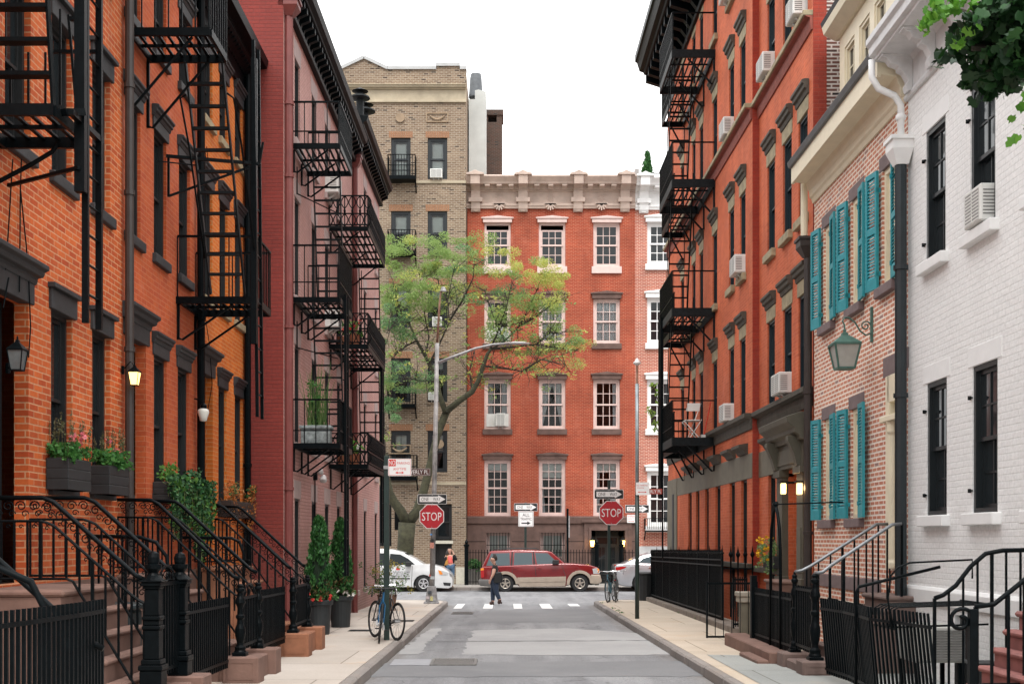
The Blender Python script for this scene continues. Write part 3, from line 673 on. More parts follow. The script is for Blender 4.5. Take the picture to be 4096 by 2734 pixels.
def far_cornice(root, fac, xa, xb, mat, brks, dy=0, mods=True):
    Z = lambda y, o=0: FZ(y+dy, YF-o)
    cornice(root, fac, FXx(xa), FXx(xb), [(-.1,Z(478,0)),(.10,Z(478,0.1)),(.12,Z(474,0.12)),(.16,Z(471,0.16)),(.16,Z(467,0.16)),(.06,Z(465,0.06)),(.06,Z(441,0.06)),(.12,Z(439,0.12)),(.12,Z(436,0.12)),(.2,Z(434,0.2)),(.3,Z(424,0.3)),(.62,Z(421,0.62)),(.66,Z(416,0.66)),(.74,Z(410,0.74)),(.82,Z(404,0.82)),(.82,Z(402,0.82)),(-.1,Z(399,0))], mat)
    for x in brks:
        u = fac.u(FXx(x)); w = .22; b = MB()
        b.prism([(.05,Z(487,0.05)),(.12,Z(485,0.12)),(.2,Z(478,0.2)),(.22,Z(467,0.22)),(.3,Z(460,0.3)),(.26,Z(452,0.26)),(.26,Z(436,0.26)),(.4,Z(430,0.4)),(.6,Z(424,0.6)),(.86,Z(421,0.86)),(.9,Z(402,0.9)),(.9,Z(400,0.9)),(.05,Z(400,0.05))], lambda p,z,t:(t,-p,z), u-w, u+w)
        b.box(u-w*1.5,u+w*1.5,-.3,0,Z(466),Z(456)); b.lathe([(.2,0),(.23,.02),(.23,.1),(.12,.18)], (u,-.16,Z(476)), 10, 1)
        b.prism([(-.42,Z(402,.8)),(.42,Z(402,.8)),(.4,Z(398,.8)),(.16,Z(395,.8)),(0,Z(391,.8)),(-.16,Z(395,.8)),(-.4,Z(398,.8))], lambda p,z,t:(u+p,t,z), -.96, -.6)
        b.build('bracket', mat, root, local=True, bevel=.012)
    n = len(brks)
    for i in range(n-1):
        md = MB(); orn = MB()
        for k in (1,2,3):
            u = fac.u(FXx(brks[i]+(brks[i+1]-brks[i])*k/4)); md.prism([(.1,Z(435,0.1)),(.3,Z(434,0.3)),(.34,Z(430,0.34)),(.6,Z(426,0.6)),(.6,Z(421,0.6)),(.1,Z(421,0.1))], lambda p,z,t:(t,-p,z), u-.12, u+.12)
        u = fac.u(FXx((brks[i]+brks[i+1])/2)); z = Z(452)
        for k in range(12):
            t = k*pi/6; orn.bar((u+.05*cos(t),-.065,z+.05*sin(t)), (u+.2*cos(t),-.065,z+.24*sin(t)), .035)
        for k in range(7):
            t = pi + k*pi/6; orn.bar((u,-.17,Z(470)), (u+.26*cos(t),-.17,Z(470)+.3*sin(t)), .06)
        orn.box(u-.3,u+.3,-.2,-.1,Z(471),Z(467))
        md.islands('modillion', mat, root, local=True, bevel=.01); orn.build('ornament', mat, root, local=True)
far_cornice(hF, FF, 1070, 1457, plain('pinkish_cornice_paint',(.49,.38,.32),.7,.18,2,0,.1), [1091,1199.5,1325.5,1433])
# second house with white trim
FG = Fac('F', FXx(1457), YF)
hG = house('row_house', FG, 'narrow view of a red brick house with bright white window trim and white cornice')
GW = [(FXx(1484.6),FXx(1546),FZ(y0),FZ(y1)) for y0,y1 in ((606,510),(787,683),(984,870),(1206,1080))] + [(FXx(1600),FXx(1660),FZ(y0),FZ(y1)) for y0,y1 in ((606,510),(787,683),(984,870),(1206,1080))]
wall(hG, FG, FXx(1457), FXx(1700), FZ(1252), FZ(470), GW, BK_F2, rd=.16, depth=8)
wall(hG, FG, FXx(1457), FXx(1700), -1.2, FZ(1252), [], plain('pale_plinth',(.52,.53,.54),.7,.1,3), depth=6, name='plinth', out=.04)
for i,o in enumerate(GW):
    window(hG, FG, *o, rd=.10, fmat=WHITE, glass=GLASS, cols=3, rows=(2,2), fw=.11, mw=.035, lin=(.36,WHITE,'pediment',.14,.14), sl=(.28,WHITE,.1,.12))
far_cornice(hG, FG, 1457, 1700, WHITE, [1476,1590,1690], dy=3)
rl = MB(); z0 = FZ(399)
for k in range(14): x = .6+k*.4; rl.box(x-.012,x+.012,1.0,1.024,z0,FZ(383))
rl.box(.5,6,.99,1.03,FZ(383)-.02,FZ(383)+.02); rl.build('roof_railing', IRON_W, hG, local=True)
MB().box(FG.u(FXx(1463)),FG.u(FXx(1472)),1.2,1.7,z0-.3,FZ(370)).build('chimney', plain('grey_flue',(.32,.31,.30),.8,.15), hG, local=True)
bal = MB(); a,b = FG.span(FXx(1478),FXx(1560)); z0,z1 = FZ(1213),FZ(1188)
for k in range(18): x = a+(b-a)*k/17; bal.box(x-.011,x+.011,-.5,-.478,z0,z1)
bal.box(a,b,-.505,-.473,z1-.03,z1); bal.box(a,b,-.6,0,z0-.12,z0-.06); bal.bar((a,-.5,z0-.1),(a,0,z0-.5),.05); bal.bar((a,-.49,z1-.02),(a,0,z1-.02),.03)
for k in range(5): bal.box(a-.011,a+.011,-.45+k*.1,-.428+k*.1,z0,z1)
bal.build('window_balcony', IRON, hG, local=True)
# buff apartment building
YB = 57.3
FB = Fac('F', FXx(790,YB), YB)
hB2 = house('apartment_building', FB, 'buff brick apartment building with a stepped gabled parapet, behind the street tree', 'apartment building')
bx = lambda x: FXx(x,YB); bz = lambda y: FZ(y,YB)
BROWS = [(412,316),(585,484),(752,653),(922,821),(1083,987)]
BW = [(bx(a),bx(b),bz(y0),bz(y1)) for (a,b) in ((897,942),(981,1026)) for y0,y1 in BROWS]
GO = [(bx(998),bx(1036.5),-.75,bz(1155)),(bx(862),bx(898),bz(1252),bz(1156)),(bx(905),bx(925),bz(1215),bz(1160))]
wall(hB2, FB, bx(760), bx(1069), -1.2, bz(159), BW+GO, BK_BE, rd=.2, depth=9)
pr = MB()
gb = [(783,159),(835,134),(888,159)]; rs = [(1001,159),(1001,151.5),(1054,151.5),(1054,159)]
for poly in (gb, rs): pr.prism([(FB.u(bx(x)),bz(y)+.001) for x,y in poly], lambda u,z,t:(u,t,z), 0, .35)
pr.islands('parapet', BK_BE, hB2, local=True)
cp = MB()
for (xa,ya),(xb,yb) in (((760,162),(783,159)),((781,159.5),(835,134)),((835,134),(889,159.5)),((889,159),(1000,159)),((1000,151.5),(1055,151.5)),((1055,159),(1070,159))):
    cp.bar((FB.u(bx(xa)),.17,bz(ya)+.05),(FB.u(bx(xb)),.17,bz(yb)+.05),.5,.14)
cp.build('coping', plain('grey_coping',(.42,.43,.43),.6,.12,3), hB2, local=True)
STB = plain('buff_limestone',(.42,.36,.26),.85,.2,1.5,0,.1)
a,b = FB.span(bx(760),bx(1069.5))
sb = MB(); sb.box(a,b,-.03,.1,bz(231),bz(206)); sb.box(a,b,-.12,.1,bz(206),bz(203)); sb.box(a,b,-.22,.1,bz(203),bz(199)); sb.box(a,b,-.28,.1,bz(199),bz(197)); sb.box(a,b,-.1,.1,bz(236),bz(231)); sb.box(bx(1069)-bx(790)-3.0,b,-.06,.1,bz(421),bz(415)); sb.box(a,b,-.06,.1,bz(1112),bz(1105))
sb.islands('stone_band', STB, hB2, local=True, bevel=.01)
RELF = plain('pale_relief_stone',(.30,.22,.145),.85,.15,4)
for (x,y) in ((918,271),(1008,1018)):
    md=MB(); md.lathe([(.215,0),(.215,.03),(.18,.045),(.15,.03),(.12,.06),(.001,.08)], (FB.u(bx(x)),-.08,bz(y)), 16, 1); md.build('medallion', RELF, hB2, local=True)
for (x,y) in ((1003,270),(917,1030)):
    md=MB(); u = FB.u(bx(x)); z = bz(y); ring(md, u-.52,u+.52,z-.22,z+.22,.05,-.05,.02)
    md.tube([(u-.34+.68*k/8,-.03,z+.08-.18*sin(pi*k/8)) for k in range(9)], [.03,.04,.05,.06,.065,.06,.05,.04,.03], 6)
    md.build('relief_panel', RELF, hB2, local=True)
lam = plain('header_brick',(.30,.15,.08),.85,.35,30)
for (a0,b0,z,t) in BW:
    u0,u1 = FB.span(a0,b0); n = 13; ro = MB()
    for k in range(n): x = u0-.1+(u1-u0+.2)*(k+.5)/n; ro.box(x-.034,x+.034,-.012,.05,t+.0,t+.3)
    ro.build('soldier_course', lam, hB2, local=True)
for i,o in enumerate(BW):
    window(hB2, FB, *o, rd=.12, fmat=plain('black_sash',(.006,.010,.013),.4,.2), glass=CLEAR, fw=.12, cols=1 if i%5 < 3 else 2, rows=(1,1), blind=(.9,.45,.5,.2,.48)[i%5], sl=(.1,BK_BE,.05,.05))
for o in GO[1:]:
    w = window(hB2, FB, *o, rd=.12, fmat=WOODK, glass=GLASS, fw=.1); u0,u1=FB.span(o[0],o[1]); b=MB()
    for k in range(6): x=u0+(u1-u0)*(k+.5)/6; b.box(x-.014,x+.014,.0,.028,o[2],o[3])
    b.build('bars', IRON, w, local=True)
u0,u1 = FB.span(GO[0][0],GO[0][1])
window(hB2, FB, GO[0][0], GO[0][1], bz(1236), bz(1157), rd=.2, fmat=WOODK, fw=.08)
door(hB2, FB, GO[0][0], GO[0][1], -.7, bz(1246), rd=.3, mat=WOODK, transom=0)
MB().box(u0-.06,u1+.06,-.06,.25,bz(1246),bz(1239)).build('door_lintel', plain('cream_stone',(.60,.57,.48),.7,.1), hB2, local=True)
MB().box(FB.u(bx(1046)),FB.u(bx(1069.6)),-.10,.05,-1.2,bz(1300)).build('plinth', plain('cream_stone',(.60,.57,.48),.7,.1), hB2, local=True)
def balcony(root, fac, xa, xb, ya, yb, Yd, out=.75, grid=True):
    a,b = fac.u(FXx(xa,Yd)),fac.u(FXx(xb,Yd)); z0,z1 = FZ(yb,Yd),FZ(ya,Yd); m = MB()
    m.box(a,b,-out,0,z0-.16,z0); 
    for k in range(11): x=a+(b-a)*k/10; m.box(x-.014,x+.014,-out,-out+.028,z0,z1)
    for zz in (z1,(z0+z1)/2,z0+.25): m.box(a,b,-out-.004,-out+.032,zz-.03,zz)
    for x in (a,b):
        for zz in (z1,(z0+z1)/2): m.bar((x,-out,zz-.015),(x,0,zz-.015),.03)
        for k in range(4): m.box(x-.014,x+.014,-out+.15+k*.15,-out+.178+k*.15,z0,z1)
        m.bar((x,-out*.8,z0-.1),(x,0,z0-.6),.06)
    return m.build('window_balcony', IRON, root, local=True)
balcony(hB2, FB, 893, 955, 365, 413, YB); balcony(hB2, FB, 893, 955, 535, 583, YB); balcony(hB2, FB, 893, 955, 880, 930, YB); balcony(hB2, FB, 893, 958, 1045, 1094, YB)
tw = MB(); a,b = FB.u(bx(1072)),FB.u(FXx(1115,60)); 
tw.prism([(a,2),(b,2),(b,FZ(219,60)),(b-.35,FZ(214,60)),(a+.3,FZ(216,60)),(a+.3,FZ(236,60)),(a,FZ(236,60))], lambda u,z,t:(u,t,z), 2.2, 4.2); tw.build('rendered_flue', plain('pale_render',(.50,.52,.50),.85,.1,1.2), hB2, local=True)
MB().lathe([(.36,0),(.30,.9),(.26,1.15)], (FB.u(FXx(1091,60)),3.2,FZ(216,60)), 12).build('chimney_pot', plain('lead_grey',(.10,.11,.12),.6,.2), hB2, local=True)
cs = house('chimney_stack', Fac('F', FXx(1115,62), 62), 'sooty dark brick chimney stack with an open top, behind the pinkish cornice', 'chimney')
q = MB(); w = FXx(1152.5,62)-FXx(1115.5,62); q.box(0,w,0,1.4,8,FZ(280,62)); q.box(w-.28,w,0,1.4,FZ(280,62)-.002,FZ(253,62)); q.box(0,.1,0,1.4,FZ(280,62)-.002,FZ(253,62)); q.box(-.06,w+.06,-.06,1.46,FZ(264,62),FZ(253,62)+.02); q.build('brickwork', BK_CH, cs, local=True)
for (x,y,Y,r) in ((837,262,40,.22),(826,232,38,.2)):   # roof vents
    o = empty('roof_vent', at(0,x,y+8,Y), 'black mushroom roof vent showing above the black cornice' if x==837 else 'rounded grey roof vent cowl above the black cornice', 'vent')
    c = at(0,x,y,Y)
    m = MB(); m.lathe([(.12,-1.0),(.12,.05),(r*1.6,.08),(r*1.5,.13),(.1,.2),(.1,.26),(r*1.3,.3),(.05,.4)], c, 12); m.build('cowl', IRON_W, o)
# ------------------------------------------------------------------ ground, road, pavements
def road_mat():
    m, nt, p = new_mat('worn_asphalt'); v = obj_vec(nt)
    sx = N(nt,'ShaderNodeSeparateXYZ'); nt.links.new(v,sx.inputs[0])
    n1 = noise(nt,.35,v,6,.65); r1 = ramp(nt,n1.outputs['Fac'],[(.3,(.175,.178,.187)),(.7,(.25,.252,.256))])
    n2 = noise(nt,55,v,3); r2 = ramp(nt,n2.outputs['Fac'],[(.3,(.55,.55,.56)),(.7,(1.35,1.35,1.34))]); col = mixc(nt,'MULTIPLY',.9,r1.outputs[0],r2.outputs[0])
    mp = N(nt,'ShaderNodeMapping'); mp.inputs['Scale'].default_value=(1.6,.12,1); nt.links.new(v,mp.inputs[0]); n3 = noise(nt,1.6,mp.outputs[0],4); r3 = ramp(nt,n3.outputs['Fac'],[(.35,(.74,.74,.75)),(.65,(1.12,1.12,1.12))])
    col = mixc(nt,'MULTIPLY',.8,col,r3.outputs[0])
    vo = N(nt,'ShaderNodeTexVoronoi',feature='DISTANCE_TO_EDGE'); vo.inputs['Scale'].default_value=.5; wn = noise(nt,1.4,v,4); av=N(nt,'ShaderNodeVectorMath',operation='ADD'); nt.links.new(v,av.inputs[0]); nt.links.new(wn.outputs['Color'],av.inputs[1]); nt.links.new(av.outputs[0],vo.inputs['Vector'])
    r4 = ramp(nt,vo.outputs['Distance'],[(0,(.3,.3,.3)),(.010,(1,1,1))]); col = mixc(nt,'MULTIPLY',.75,col,r4.outputs[0])
    n5 = noise(nt,.8,v,5,.75); r5 = ramp(nt,n5.outputs['Fac'],[(.60,(1,1,1)),(.70,(.62,.61,.6))]); col = mixc(nt,'MULTIPLY',.6,col,r5.outputs[0])   # oil and damp
    ab = N(nt,'ShaderNodeMath',operation='ABSOLUTE'); sb_ = N(nt,'ShaderNodeMath',operation='SUBTRACT'); sb_.inputs[1].default_value=.4; nt.links.new(sx.outputs[0],sb_.inputs[0]); nt.links.new(sb_.outputs[0],ab.inputs[0])
    n6 = noise(nt,3,v,5); ad6 = N(nt,'ShaderNodeMath',operation='MULTIPLY_ADD'); ad6.inputs[1].default_value=.5; nt.links.new(n6.outputs['Fac'],ad6.inputs[0]); nt.links.new(ab.outputs[0],ad6.inputs[2])
    r6 = ramp(nt,ad6.outputs[0],[(.0,(1,1,1)),(1.0,(1,1,1))]); mr6 = N(nt,'ShaderNodeMapRange'); mr6.inputs[1].default_value=2.2; mr6.inputs[2].default_value=2.55; nt.links.new(ad6.outputs[0],mr6.inputs[0])
    m6 = N(nt,'ShaderNodeMath',operation='MULTIPLY'); m6.inputs[1].default_value=.55; nt.links.new(mr6.outputs[0],m6.inputs[0])
    cmpY = N(nt,'ShaderNodeMath',operation='LESS_THAN'); cmpY.inputs[1].default_value=38; nt.links.new(sx.outputs[1],cmpY.inputs[0]); m7 = N(nt,'ShaderNodeMath',operation='MULTIPLY'); nt.links.new(m6.outputs[0],m7.inputs[0]); nt.links.new(cmpY.outputs[0],m7.inputs[1])
    col = mixc(nt,'MIX',m7.outputs[0],col,(.13,.105,.085))
    nt.links.new(col,p.inputs['Base Color']); p.inputs['Roughness'].default_value=.85; bump(nt,p,n2.outputs['Fac'],.35,.006); return m
def pave_mat(name, a, b, stain, seams=1.5):
    m, nt, p = new_mat(name); v = obj_vec(nt)
    n1 = noise(nt,.5,v,5,.6); r1 = ramp(nt,n1.outputs['Fac'],[(.3,a),(.7,b)]); col = r1.outputs[0]
    n2 = noise(nt,40,v,4); r2 = ramp(nt,n2.outputs['Fac'],[(.3,(.84,.84,.84)),(.7,(1.1,1.1,1.1))]); col = mixc(nt,'MULTIPLY',.8,col,r2.outputs[0])
    n3 = noise(nt,.9,v,5,.7); r3 = ramp(nt,n3.outputs['Fac'],[(.55,(0,0,0)),(.75,(.7,.7,.7))]); col = mixc(nt,'MIX',r3.outputs[0],col,stain)
    br = N(nt,'ShaderNodeTexBrick'); br.offset=.37; br.inputs['Scale'].default_value=1; br.inputs['Brick Width'].default_value=seams; br.inputs['Row Height'].default_value=seams*1.25; br.inputs['Mortar Size'].default_value=.012; br.inputs['Mortar Smooth'].default_value=.3
    br.inputs['Color1'].default_value=(1,1,1,1); br.inputs['Color2'].default_value=(.9,.9,.9,1); br.inputs['Mortar'].default_value=(.45,.43,.4,1); nt.links.new(v,br.inputs['Vector']); col = mixc(nt,'MULTIPLY',1,col,br.outputs['Color'])
    nt.links.new(col,p.inputs['Base Color']); p.inputs['Roughness'].default_value=.85; bump(nt,p,n2.outputs['Fac'],.25,.006); return m
ROAD = road_mat()
PAVE_L = pave_mat('left_concrete', (.41,.36,.31), (.52,.47,.42), (.50,.35,.22), 1.7)
PAVE_R = pave_mat('right_concrete', (.45,.375,.29), (.55,.475,.39), (.52,.37,.24), 1.9)
PAVE_F = pave_mat('far_concrete', (.30,.28,.26), (.38,.36,.33), (.3,.25,.2), 1.6)
def sheet(name, poly, dz, mat, kind='structure', thick=0.0):
    m = MB(); top = [(x,y,g(y)+dz) for x,y in poly]
    if thick:
        n = len(top); bot = [(x,y,z-thick) for x,y,z in top]
        m.add(top+bot, [tuple(range(n))]+[(i,(i+1)%n,n+(i+1)%n,n+i) for i in range(n)])
    else: m.quad(*top)
    return tag(m.build(name, mat), kind=kind)
KL, KR, YK, YK2 = -1.84, 2.64, 39.0, 52.2
GROUND = plain('bare_ground', (.12,.11,.10), .9, .2, 1)
gm = MB(); gm.quad((-400,-200,g(-200)-.10-.9),(400,-200,g(-200)-.10-.9),(400,62,g(62)-.10),(-400,62,g(62)-.10)); gm.quad((-400,62,g(62)-.10),(400,62,g(62)-.10),(400,900,g(62)-.10),(-400,900,g(62)-.10))
gm.v = [Vector((p.x,p.y,min(p.z,g(min(p.y,62))-.10))) for p in gm.v]
tag(gm.build('ground', GROUND), kind='structure')
def arc(cx, cy, r, t0, t1, n=8): return [(cx+r*cos(radians(t0+(t1-t0)*i/n)), cy+r*sin(radians(t0+(t1-t0)*i/n))) for i in range(n+1)]
lane = [(KL,-6)] + [(KR,-6),(KR,YK-1.3)] + [(p[0],p[1]) for p in arc(KR+1.3,YK-1.3,1.3,180,90)] + [(60,YK),(60,YK2),(-60,YK2),(-60,YK)] + arc(KL-1.3,YK-1.3,1.3,90,0)
sheet('road', lane, 0, ROAD)
KERBM = pave_mat('granite_kerb', (.20,.18,.165), (.30,.27,.25), (.24,.19,.15), 1.1)
kw = .16
sheet('pavement_left', [(-4.9,-6),(KL-kw,-6)] + arc(KL-1.3,YK-1.3,1.3-kw,0,90) + [(-60,YK-kw),(-60,37.5),(-4.9,37.5)], .13, PAVE_L, thick=.3)
sheet('pavement_right', [(KR+kw,-6),(5.3,-6),(5.3,38.4),(60,38.4),(60,YK-kw)] + arc(KR+1.3,YK-1.3,1.3-kw,90,180), .13, PAVE_R, thick=.3)
sheet('pavement_far', [(-60,YK2+kw),(60,YK2+kw),(60,58.4),(-60,58.4)], .13, PAVE_F, thick=.3)
sheet('flagstone_pavement', [(2.95,12.0),(5.2,12.0),(5.2,17.9),(3.0,18.4)], .136, pave_mat('bluestone', (.25,.26,.25), (.33,.34,.32), (.30,.27,.22), 1.6))
def kerb(name, path):
    rng = random.Random(len(path)); m = MB(); acc = []
    for (x0,y0),(x1,y1) in zip(path[:-1], path[1:]):
        L = sqrt((x1-x0)**2+(y1-y0)**2); n = max(1, round(L/1.6))
        for i in range(n):
            acc.append(((x0+(x1-x0)*i/n,y0+(y1-y0)*i/n),(x0+(x1-x0)*(i+1)/n,y0+(y1-y0)*(i+1)/n)))
    for (p,q) in acc:
        d = Vector((q[0]-p[0],q[1]-p[1],0)); l = d.length; d.normalize(); nrm = Vector((-d.y,d.x,0))
        j = rng.uniform(-.012,.012); k = rng.uniform(-.012,.012); gap = .006
        a = Vector((p[0],p[1],0))+d*gap; b = Vector((q[0],q[1],0))-d*gap
        def P_(v,off,dz): w = v+nrm*off; return (w.x,w.y,g(w.y)+dz)
        m.add([P_(a,0,-.3),P_(b,0,-.3),P_(b,kw,-.3),P_(a,kw,-.3),P_(a,.02+j,.135+k),P_(b,.02+j,.135+k*.5),P_(b,kw+.004,.138),P_(a,kw+.004,.138)],
              [(0,3,2,1),(4,5,6,7),(0,1,5,4),(1,2,6,5),(2,3,7,6),(3,0,4,7)])
    return tag(m.build(name, KERBM, bevel=.025, ), kind='structure')
kerb('kerb_left', [(KL,-6),(KL,YK-1.3)] + arc(KL-1.3,YK-1.3,1.3,0,90,5)[1:] + [(-50,YK)])
kerb('kerb_right', [(50,YK)] + arc(KR+1.3,YK-1.3,1.3,90,180,5) + [(KR,-6)])
kerb('kerb_far', [(50,YK2),(-50,YK2)][::-1])
WL = pave_mat('worn_road_paint', (.62,.62,.61), (.75,.75,.74), (.42,.42,.42), 40)
for (xa,xb) in ((1045,1069),(1110,1137),(1178,1203),(1240,1270),(1307,1337)):
    Xa, Xb = (xa-CX)/F*37.3, (xb-6-CX)/F*37.3
    if xa == 1307: sheet('road_marking', [(Xa,37.2),(Xb,37.2),(Xb,38.9),(Xa,38.9)], .008, WL)
    else: sheet('road_marking', [(Xa,35.7),(Xb,35.7),(Xb,38.9),(Xa,38.9)], .008, WL)
AP1 = pave_mat('pale_asphalt_patch', (.29,.29,.29), (.36,.36,.358), (.24,.24,.24), 60); AP2 = pave_mat('dark_asphalt_patch', (.15,.153,.16), (.195,.197,.203), (.22,.22,.22), 60)
def jag(poly, step=.22, amp=.022, seed=3):
    rng = random.Random(seed); out = []
    for (x0,y0),(x1,y1) in zip(poly, poly[1:]+poly[:1]):
        n = max(1, int(sqrt((x1-x0)**2+(y1-y0)**2)/step))
        for i in range(n): t = i/n; out.append((x0+(x1-x0)*t+(rng.gauss(0,amp) if i else 0), y0+(y1-y0)*t+(rng.gauss(0,amp*1.6) if i else 0)))
    return out
def gpx(x, y):      # road point seen at an image position
    Y = F*CAM_Z/((y-HY)-F*SLOPE); return ((x-CX)/F*Y, Y)
for nm, pts, mt, dz in (('road_surface',[(1085,1445),(1300,1440),(1480,1452),(1600,1500),(1380,1502),(1060,1500)],AP1,.004),('road_surface',[(912,1500),(985,1441),(1014,1440),(962,1500)],AP1,.0045),
                    ('road_surface',[(880,1520),(1640,1514),(1675,1550),(838,1552)],AP2,.0042),('road_surface',[(905,1512),(994,1512),(988,1526),(893,1526)],plain('steel_road_plate',(.28,.285,.305),.6,.12,5),.009),
                    ('road_surface',[(1120,1398),(1350,1396),(1400,1425),(1075,1428)],AP2,.0041),
                    ('road_surface',[(1000,1470),(1560,1467),(1562,1468.6),(999,1471.6)],plain('tar_seam',(.13,.13,.135),.7,.35,20),.0049)):
    sheet(nm, jag([gpx(*p) for p in pts], amp=.004 if dz > .008 else .03, seed=len(pts)+int(dz*1e5)), dz, mt)
def grate(name, p0, p1, p2, p3, label, n=18):
    q = [Vector((*gpx(*p),0)) for p in (p0,p1,p2,p3)]
    for v in q: v.z = g(v.y)+.012
    o = empty(name, q[0], label, 'drain grate'); m = MB()
    for a,b in ((0,1),(1,2),(2,3),(3,0)): m.bar(q[a],q[b],.035,.02)
    for k in range(1,n): m.bar(q[0].lerp(q[1],k/n), q[3].lerp(q[2],k/n), .022, .02)
    m.build('grating', plain('worn_grate_steel',(.16,.155,.15),.5,.3,20,.3), o); MB().quad(*[v-Vector((0,0,.006)) for v in q]).build('pit', DARKROOM, o)
grate('drain_grate', (994,1512),(1094,1512),(1090,1526),(988,1526), 'rectangular steel drain grate in the road beside the pale cover plate', 24)
grate('drain_grate', (1040,1404),(1085,1404),(1083,1408),(1036,1408), 'narrow storm drain grate at the kerb corner below the white crossing stripes', 12)
cz = MB()
for (x,y,w,h) in ((-2.35,27.3,.5,.6),(-2.9,24.0,.45,.5)):
    o = tag(MB().add([(x-w/2,y-h/2,gs(y-h/2)+.006),(x+w/2,y-h/2,gs(y-h/2)+.006),(x+w/2,y+h/2,gs(y+h/2)+.006),(x-w/2,y+h/2,gs(y+h/2)+.006)],[(0,1,2,3)]).build('pavement_hatch', IRON_W), 'dark square metal hatch in the pavement '+('nearer the green sign post' if y>25 else 'behind the bicycles by the planters'), 'hatch')
# ------------------------------------------------------------------ fire escapes
def fe_platform(root, Xw, Xo, Y0, Y1, z, mat=IRON, beam=.1, slat=.105, ornate=False):
    m = MB(); a,b = min(Xw,Xo),max(Xw,Xo)
    for y in (Y0,Y1): m.box(a,b,y-.02,y+.02,z-beam,z)
    for x in (Xo,Xw+(.05 if Xw<Xo else -.05)): m.box(x-.015,x+.015,Y0+.021,Y1-.021,z-beam,z-.002)
    n = max(2,int((b-a)/slat))
    for k in range(1,n): x=a+(b-a)*k/n; m.box(x-.019,x+.019,Y0+.022,Y1-.022,z-.03,z-.012)
    k = max(1,int((Y1-Y0)/.9))
    for i in range(1,k+1): y=Y0+(Y1-Y0)*i/(k+1); m.box(a+.01,b-.02,y-.012,y+.012,z-.07,z-.032)
    return m.build('platform', mat, root)
def fe_rail(root, Xw, Xo, Y0, Y1, z, h, sides='nof', mat=IRON, sp=.13, mid=True, nsp=None, t=.016):
    m = MB(); s = -1 if Xo > Xw else 1
    if 'o' in sides:
        n = int((Y1-Y0)/sp)
        for k in range(n+1): y=Y0+(Y1-Y0)*k/n; m.box(Xo-t/2,Xo+t/2,y-t/2,y+t/2,z,z+h)
        m.box(Xo-.018,Xo+.018,Y0,Y1,z+h-.01,z+h+.016)
        if mid: m.box(Xo-.012,Xo+.012,Y0+.01,Y1-.01,z+h*.28,z+h*.28+.02)
    for c,Y in (('n',Y0),('f',Y1)):
        if c in sides:
            a,b = min(Xw,Xo)+.02,max(Xw,Xo)-.02; n=max(2,int((b-a)/(nsp or sp*1.35)))
            for k in range(n+1): x=a+(b-a)*k/n; m.box(x-t/2,x+t/2,Y-t/2,Y+t/2,z,z+h)
            m.box(a,b,Y-.018,Y+.018,z+h-.012,z+h+.018)
            if mid: m.box(a,b,Y-.012,Y+.012,z+h*.28,z+h*.28+.02)
    return m.build('railing', mat, root)
def fe_bracket(root, Xw, Xo, Y, z, drop=.45, mat=IRON, w=.035):
    m = MB(); s = 1 if Xo > Xw else -1
    m.bar((Xw+.02*s,Y,z-.1),(Xw+.02*s,Y,z-drop-.1),w); m.tube([(Xw+.02*s,Y,z-drop-.08),(Xw+.08*s,Y,z-drop-.1),(Xw+(Xo-Xw)*.85,Y,z-.1)], w*.5, 6)
    return m.build('bracket', mat, root)
def fe_stair(root, X0, X1, A, B, n, mat=IRON, tread=.1, hand=None):
    (Ya,za),(Yb,zb) = A,B; m = MB()
    for x in (X0,X1): m.bar((x,Ya,za),(x,Yb,zb),.022,.075)
    for k in range(1,n): t=k/n; y=Ya+(Yb-Ya)*t; z=za+(zb-za)*t; m.box(X0,X1,y-tread/2,y+tread/2,z-.018,z+.018)
    if hand:
        for x in (X0-.03,X1+.03):
            m.tube([(x,Ya,za+.55),(x,Ya+.02,za+.3),(x+.0,Yb-.1,zb+.65),(x,Yb,zb+.1)], .012, 6)
    return m.build('stair', mat, root)
def fe_ladder(root, P0, P1, off, n, mat=IRON, r=.025, rung=.012, name='ladder'):
    P0=Vector(P0); P1=Vector(P1); off=Vector(off); m=MB()
    for o in (Vector(),off): m.bar(P0+o,P1+o,r*2,r*1.6)
    for k in range(1,n): p=P0.lerp(P1,k/n); m.tube([p,p+off],rung,6)
    return m.build(name, mat, root)
# A: at the left picture edge
fa = empty('fire_escape', (-4.69,10.8,5.4), 'black fire escape with thick stair treads on the house with flower boxes', 'fire escape')
fe_platform(fa,-4.69,-3.87,10.4,11.27,5.40,slat=.13)
fe_platform(fa,-4.69,-3.87,10.4,11.27,8.15,slat=.13)
fe_stair(fa,-4.62,-3.93,(10.22,7.6),(10.56,5.42),8,tread=.11)
m = MB()
for (x,y0,y1) in ((66,430,660),(178,330,660),(285,330,665),(378,60,660)): m.bar(at(1,x,y0,11.2),at(1,x,y1,11.2),.018)
m.bar(at(1,430,95,10.9),at(1,480,690,10.9),.022); m.bar(at(1,320,325,11.2),at(1,600,325,11.2),.03); m.bar(at(1,440,120,10.85),at(1,530,120,10.85),.035); m.bar(at(1,400,705,10.5),at(1,520,705,10.7),.06)
m.build('railing', IRON, fa)
m = MB(); m.tube([at(1,360,905,11.25),at(1,330,950,11.25),at(1,200,1030,11.25),at(1,-60,1165,11.25)],.022,8); m.build('bracket',IRON,fa)
fe_ladder(fa,(-3.76,10.87,8.7),(-3.76,10.87,3.62),(0,.36,0),19,r=.028)
m = MB(); m.box(-3.81,-3.72,10.72,10.80,4.75,8.7); m.bar((-3.76,10.5,5.37),(-3.76,11.3,5.37),.05); m.bar((-3.76,10.7,4.95),(-4.6,11.24,4.95),.03); m.build('ladder_guide',IRON,fa)
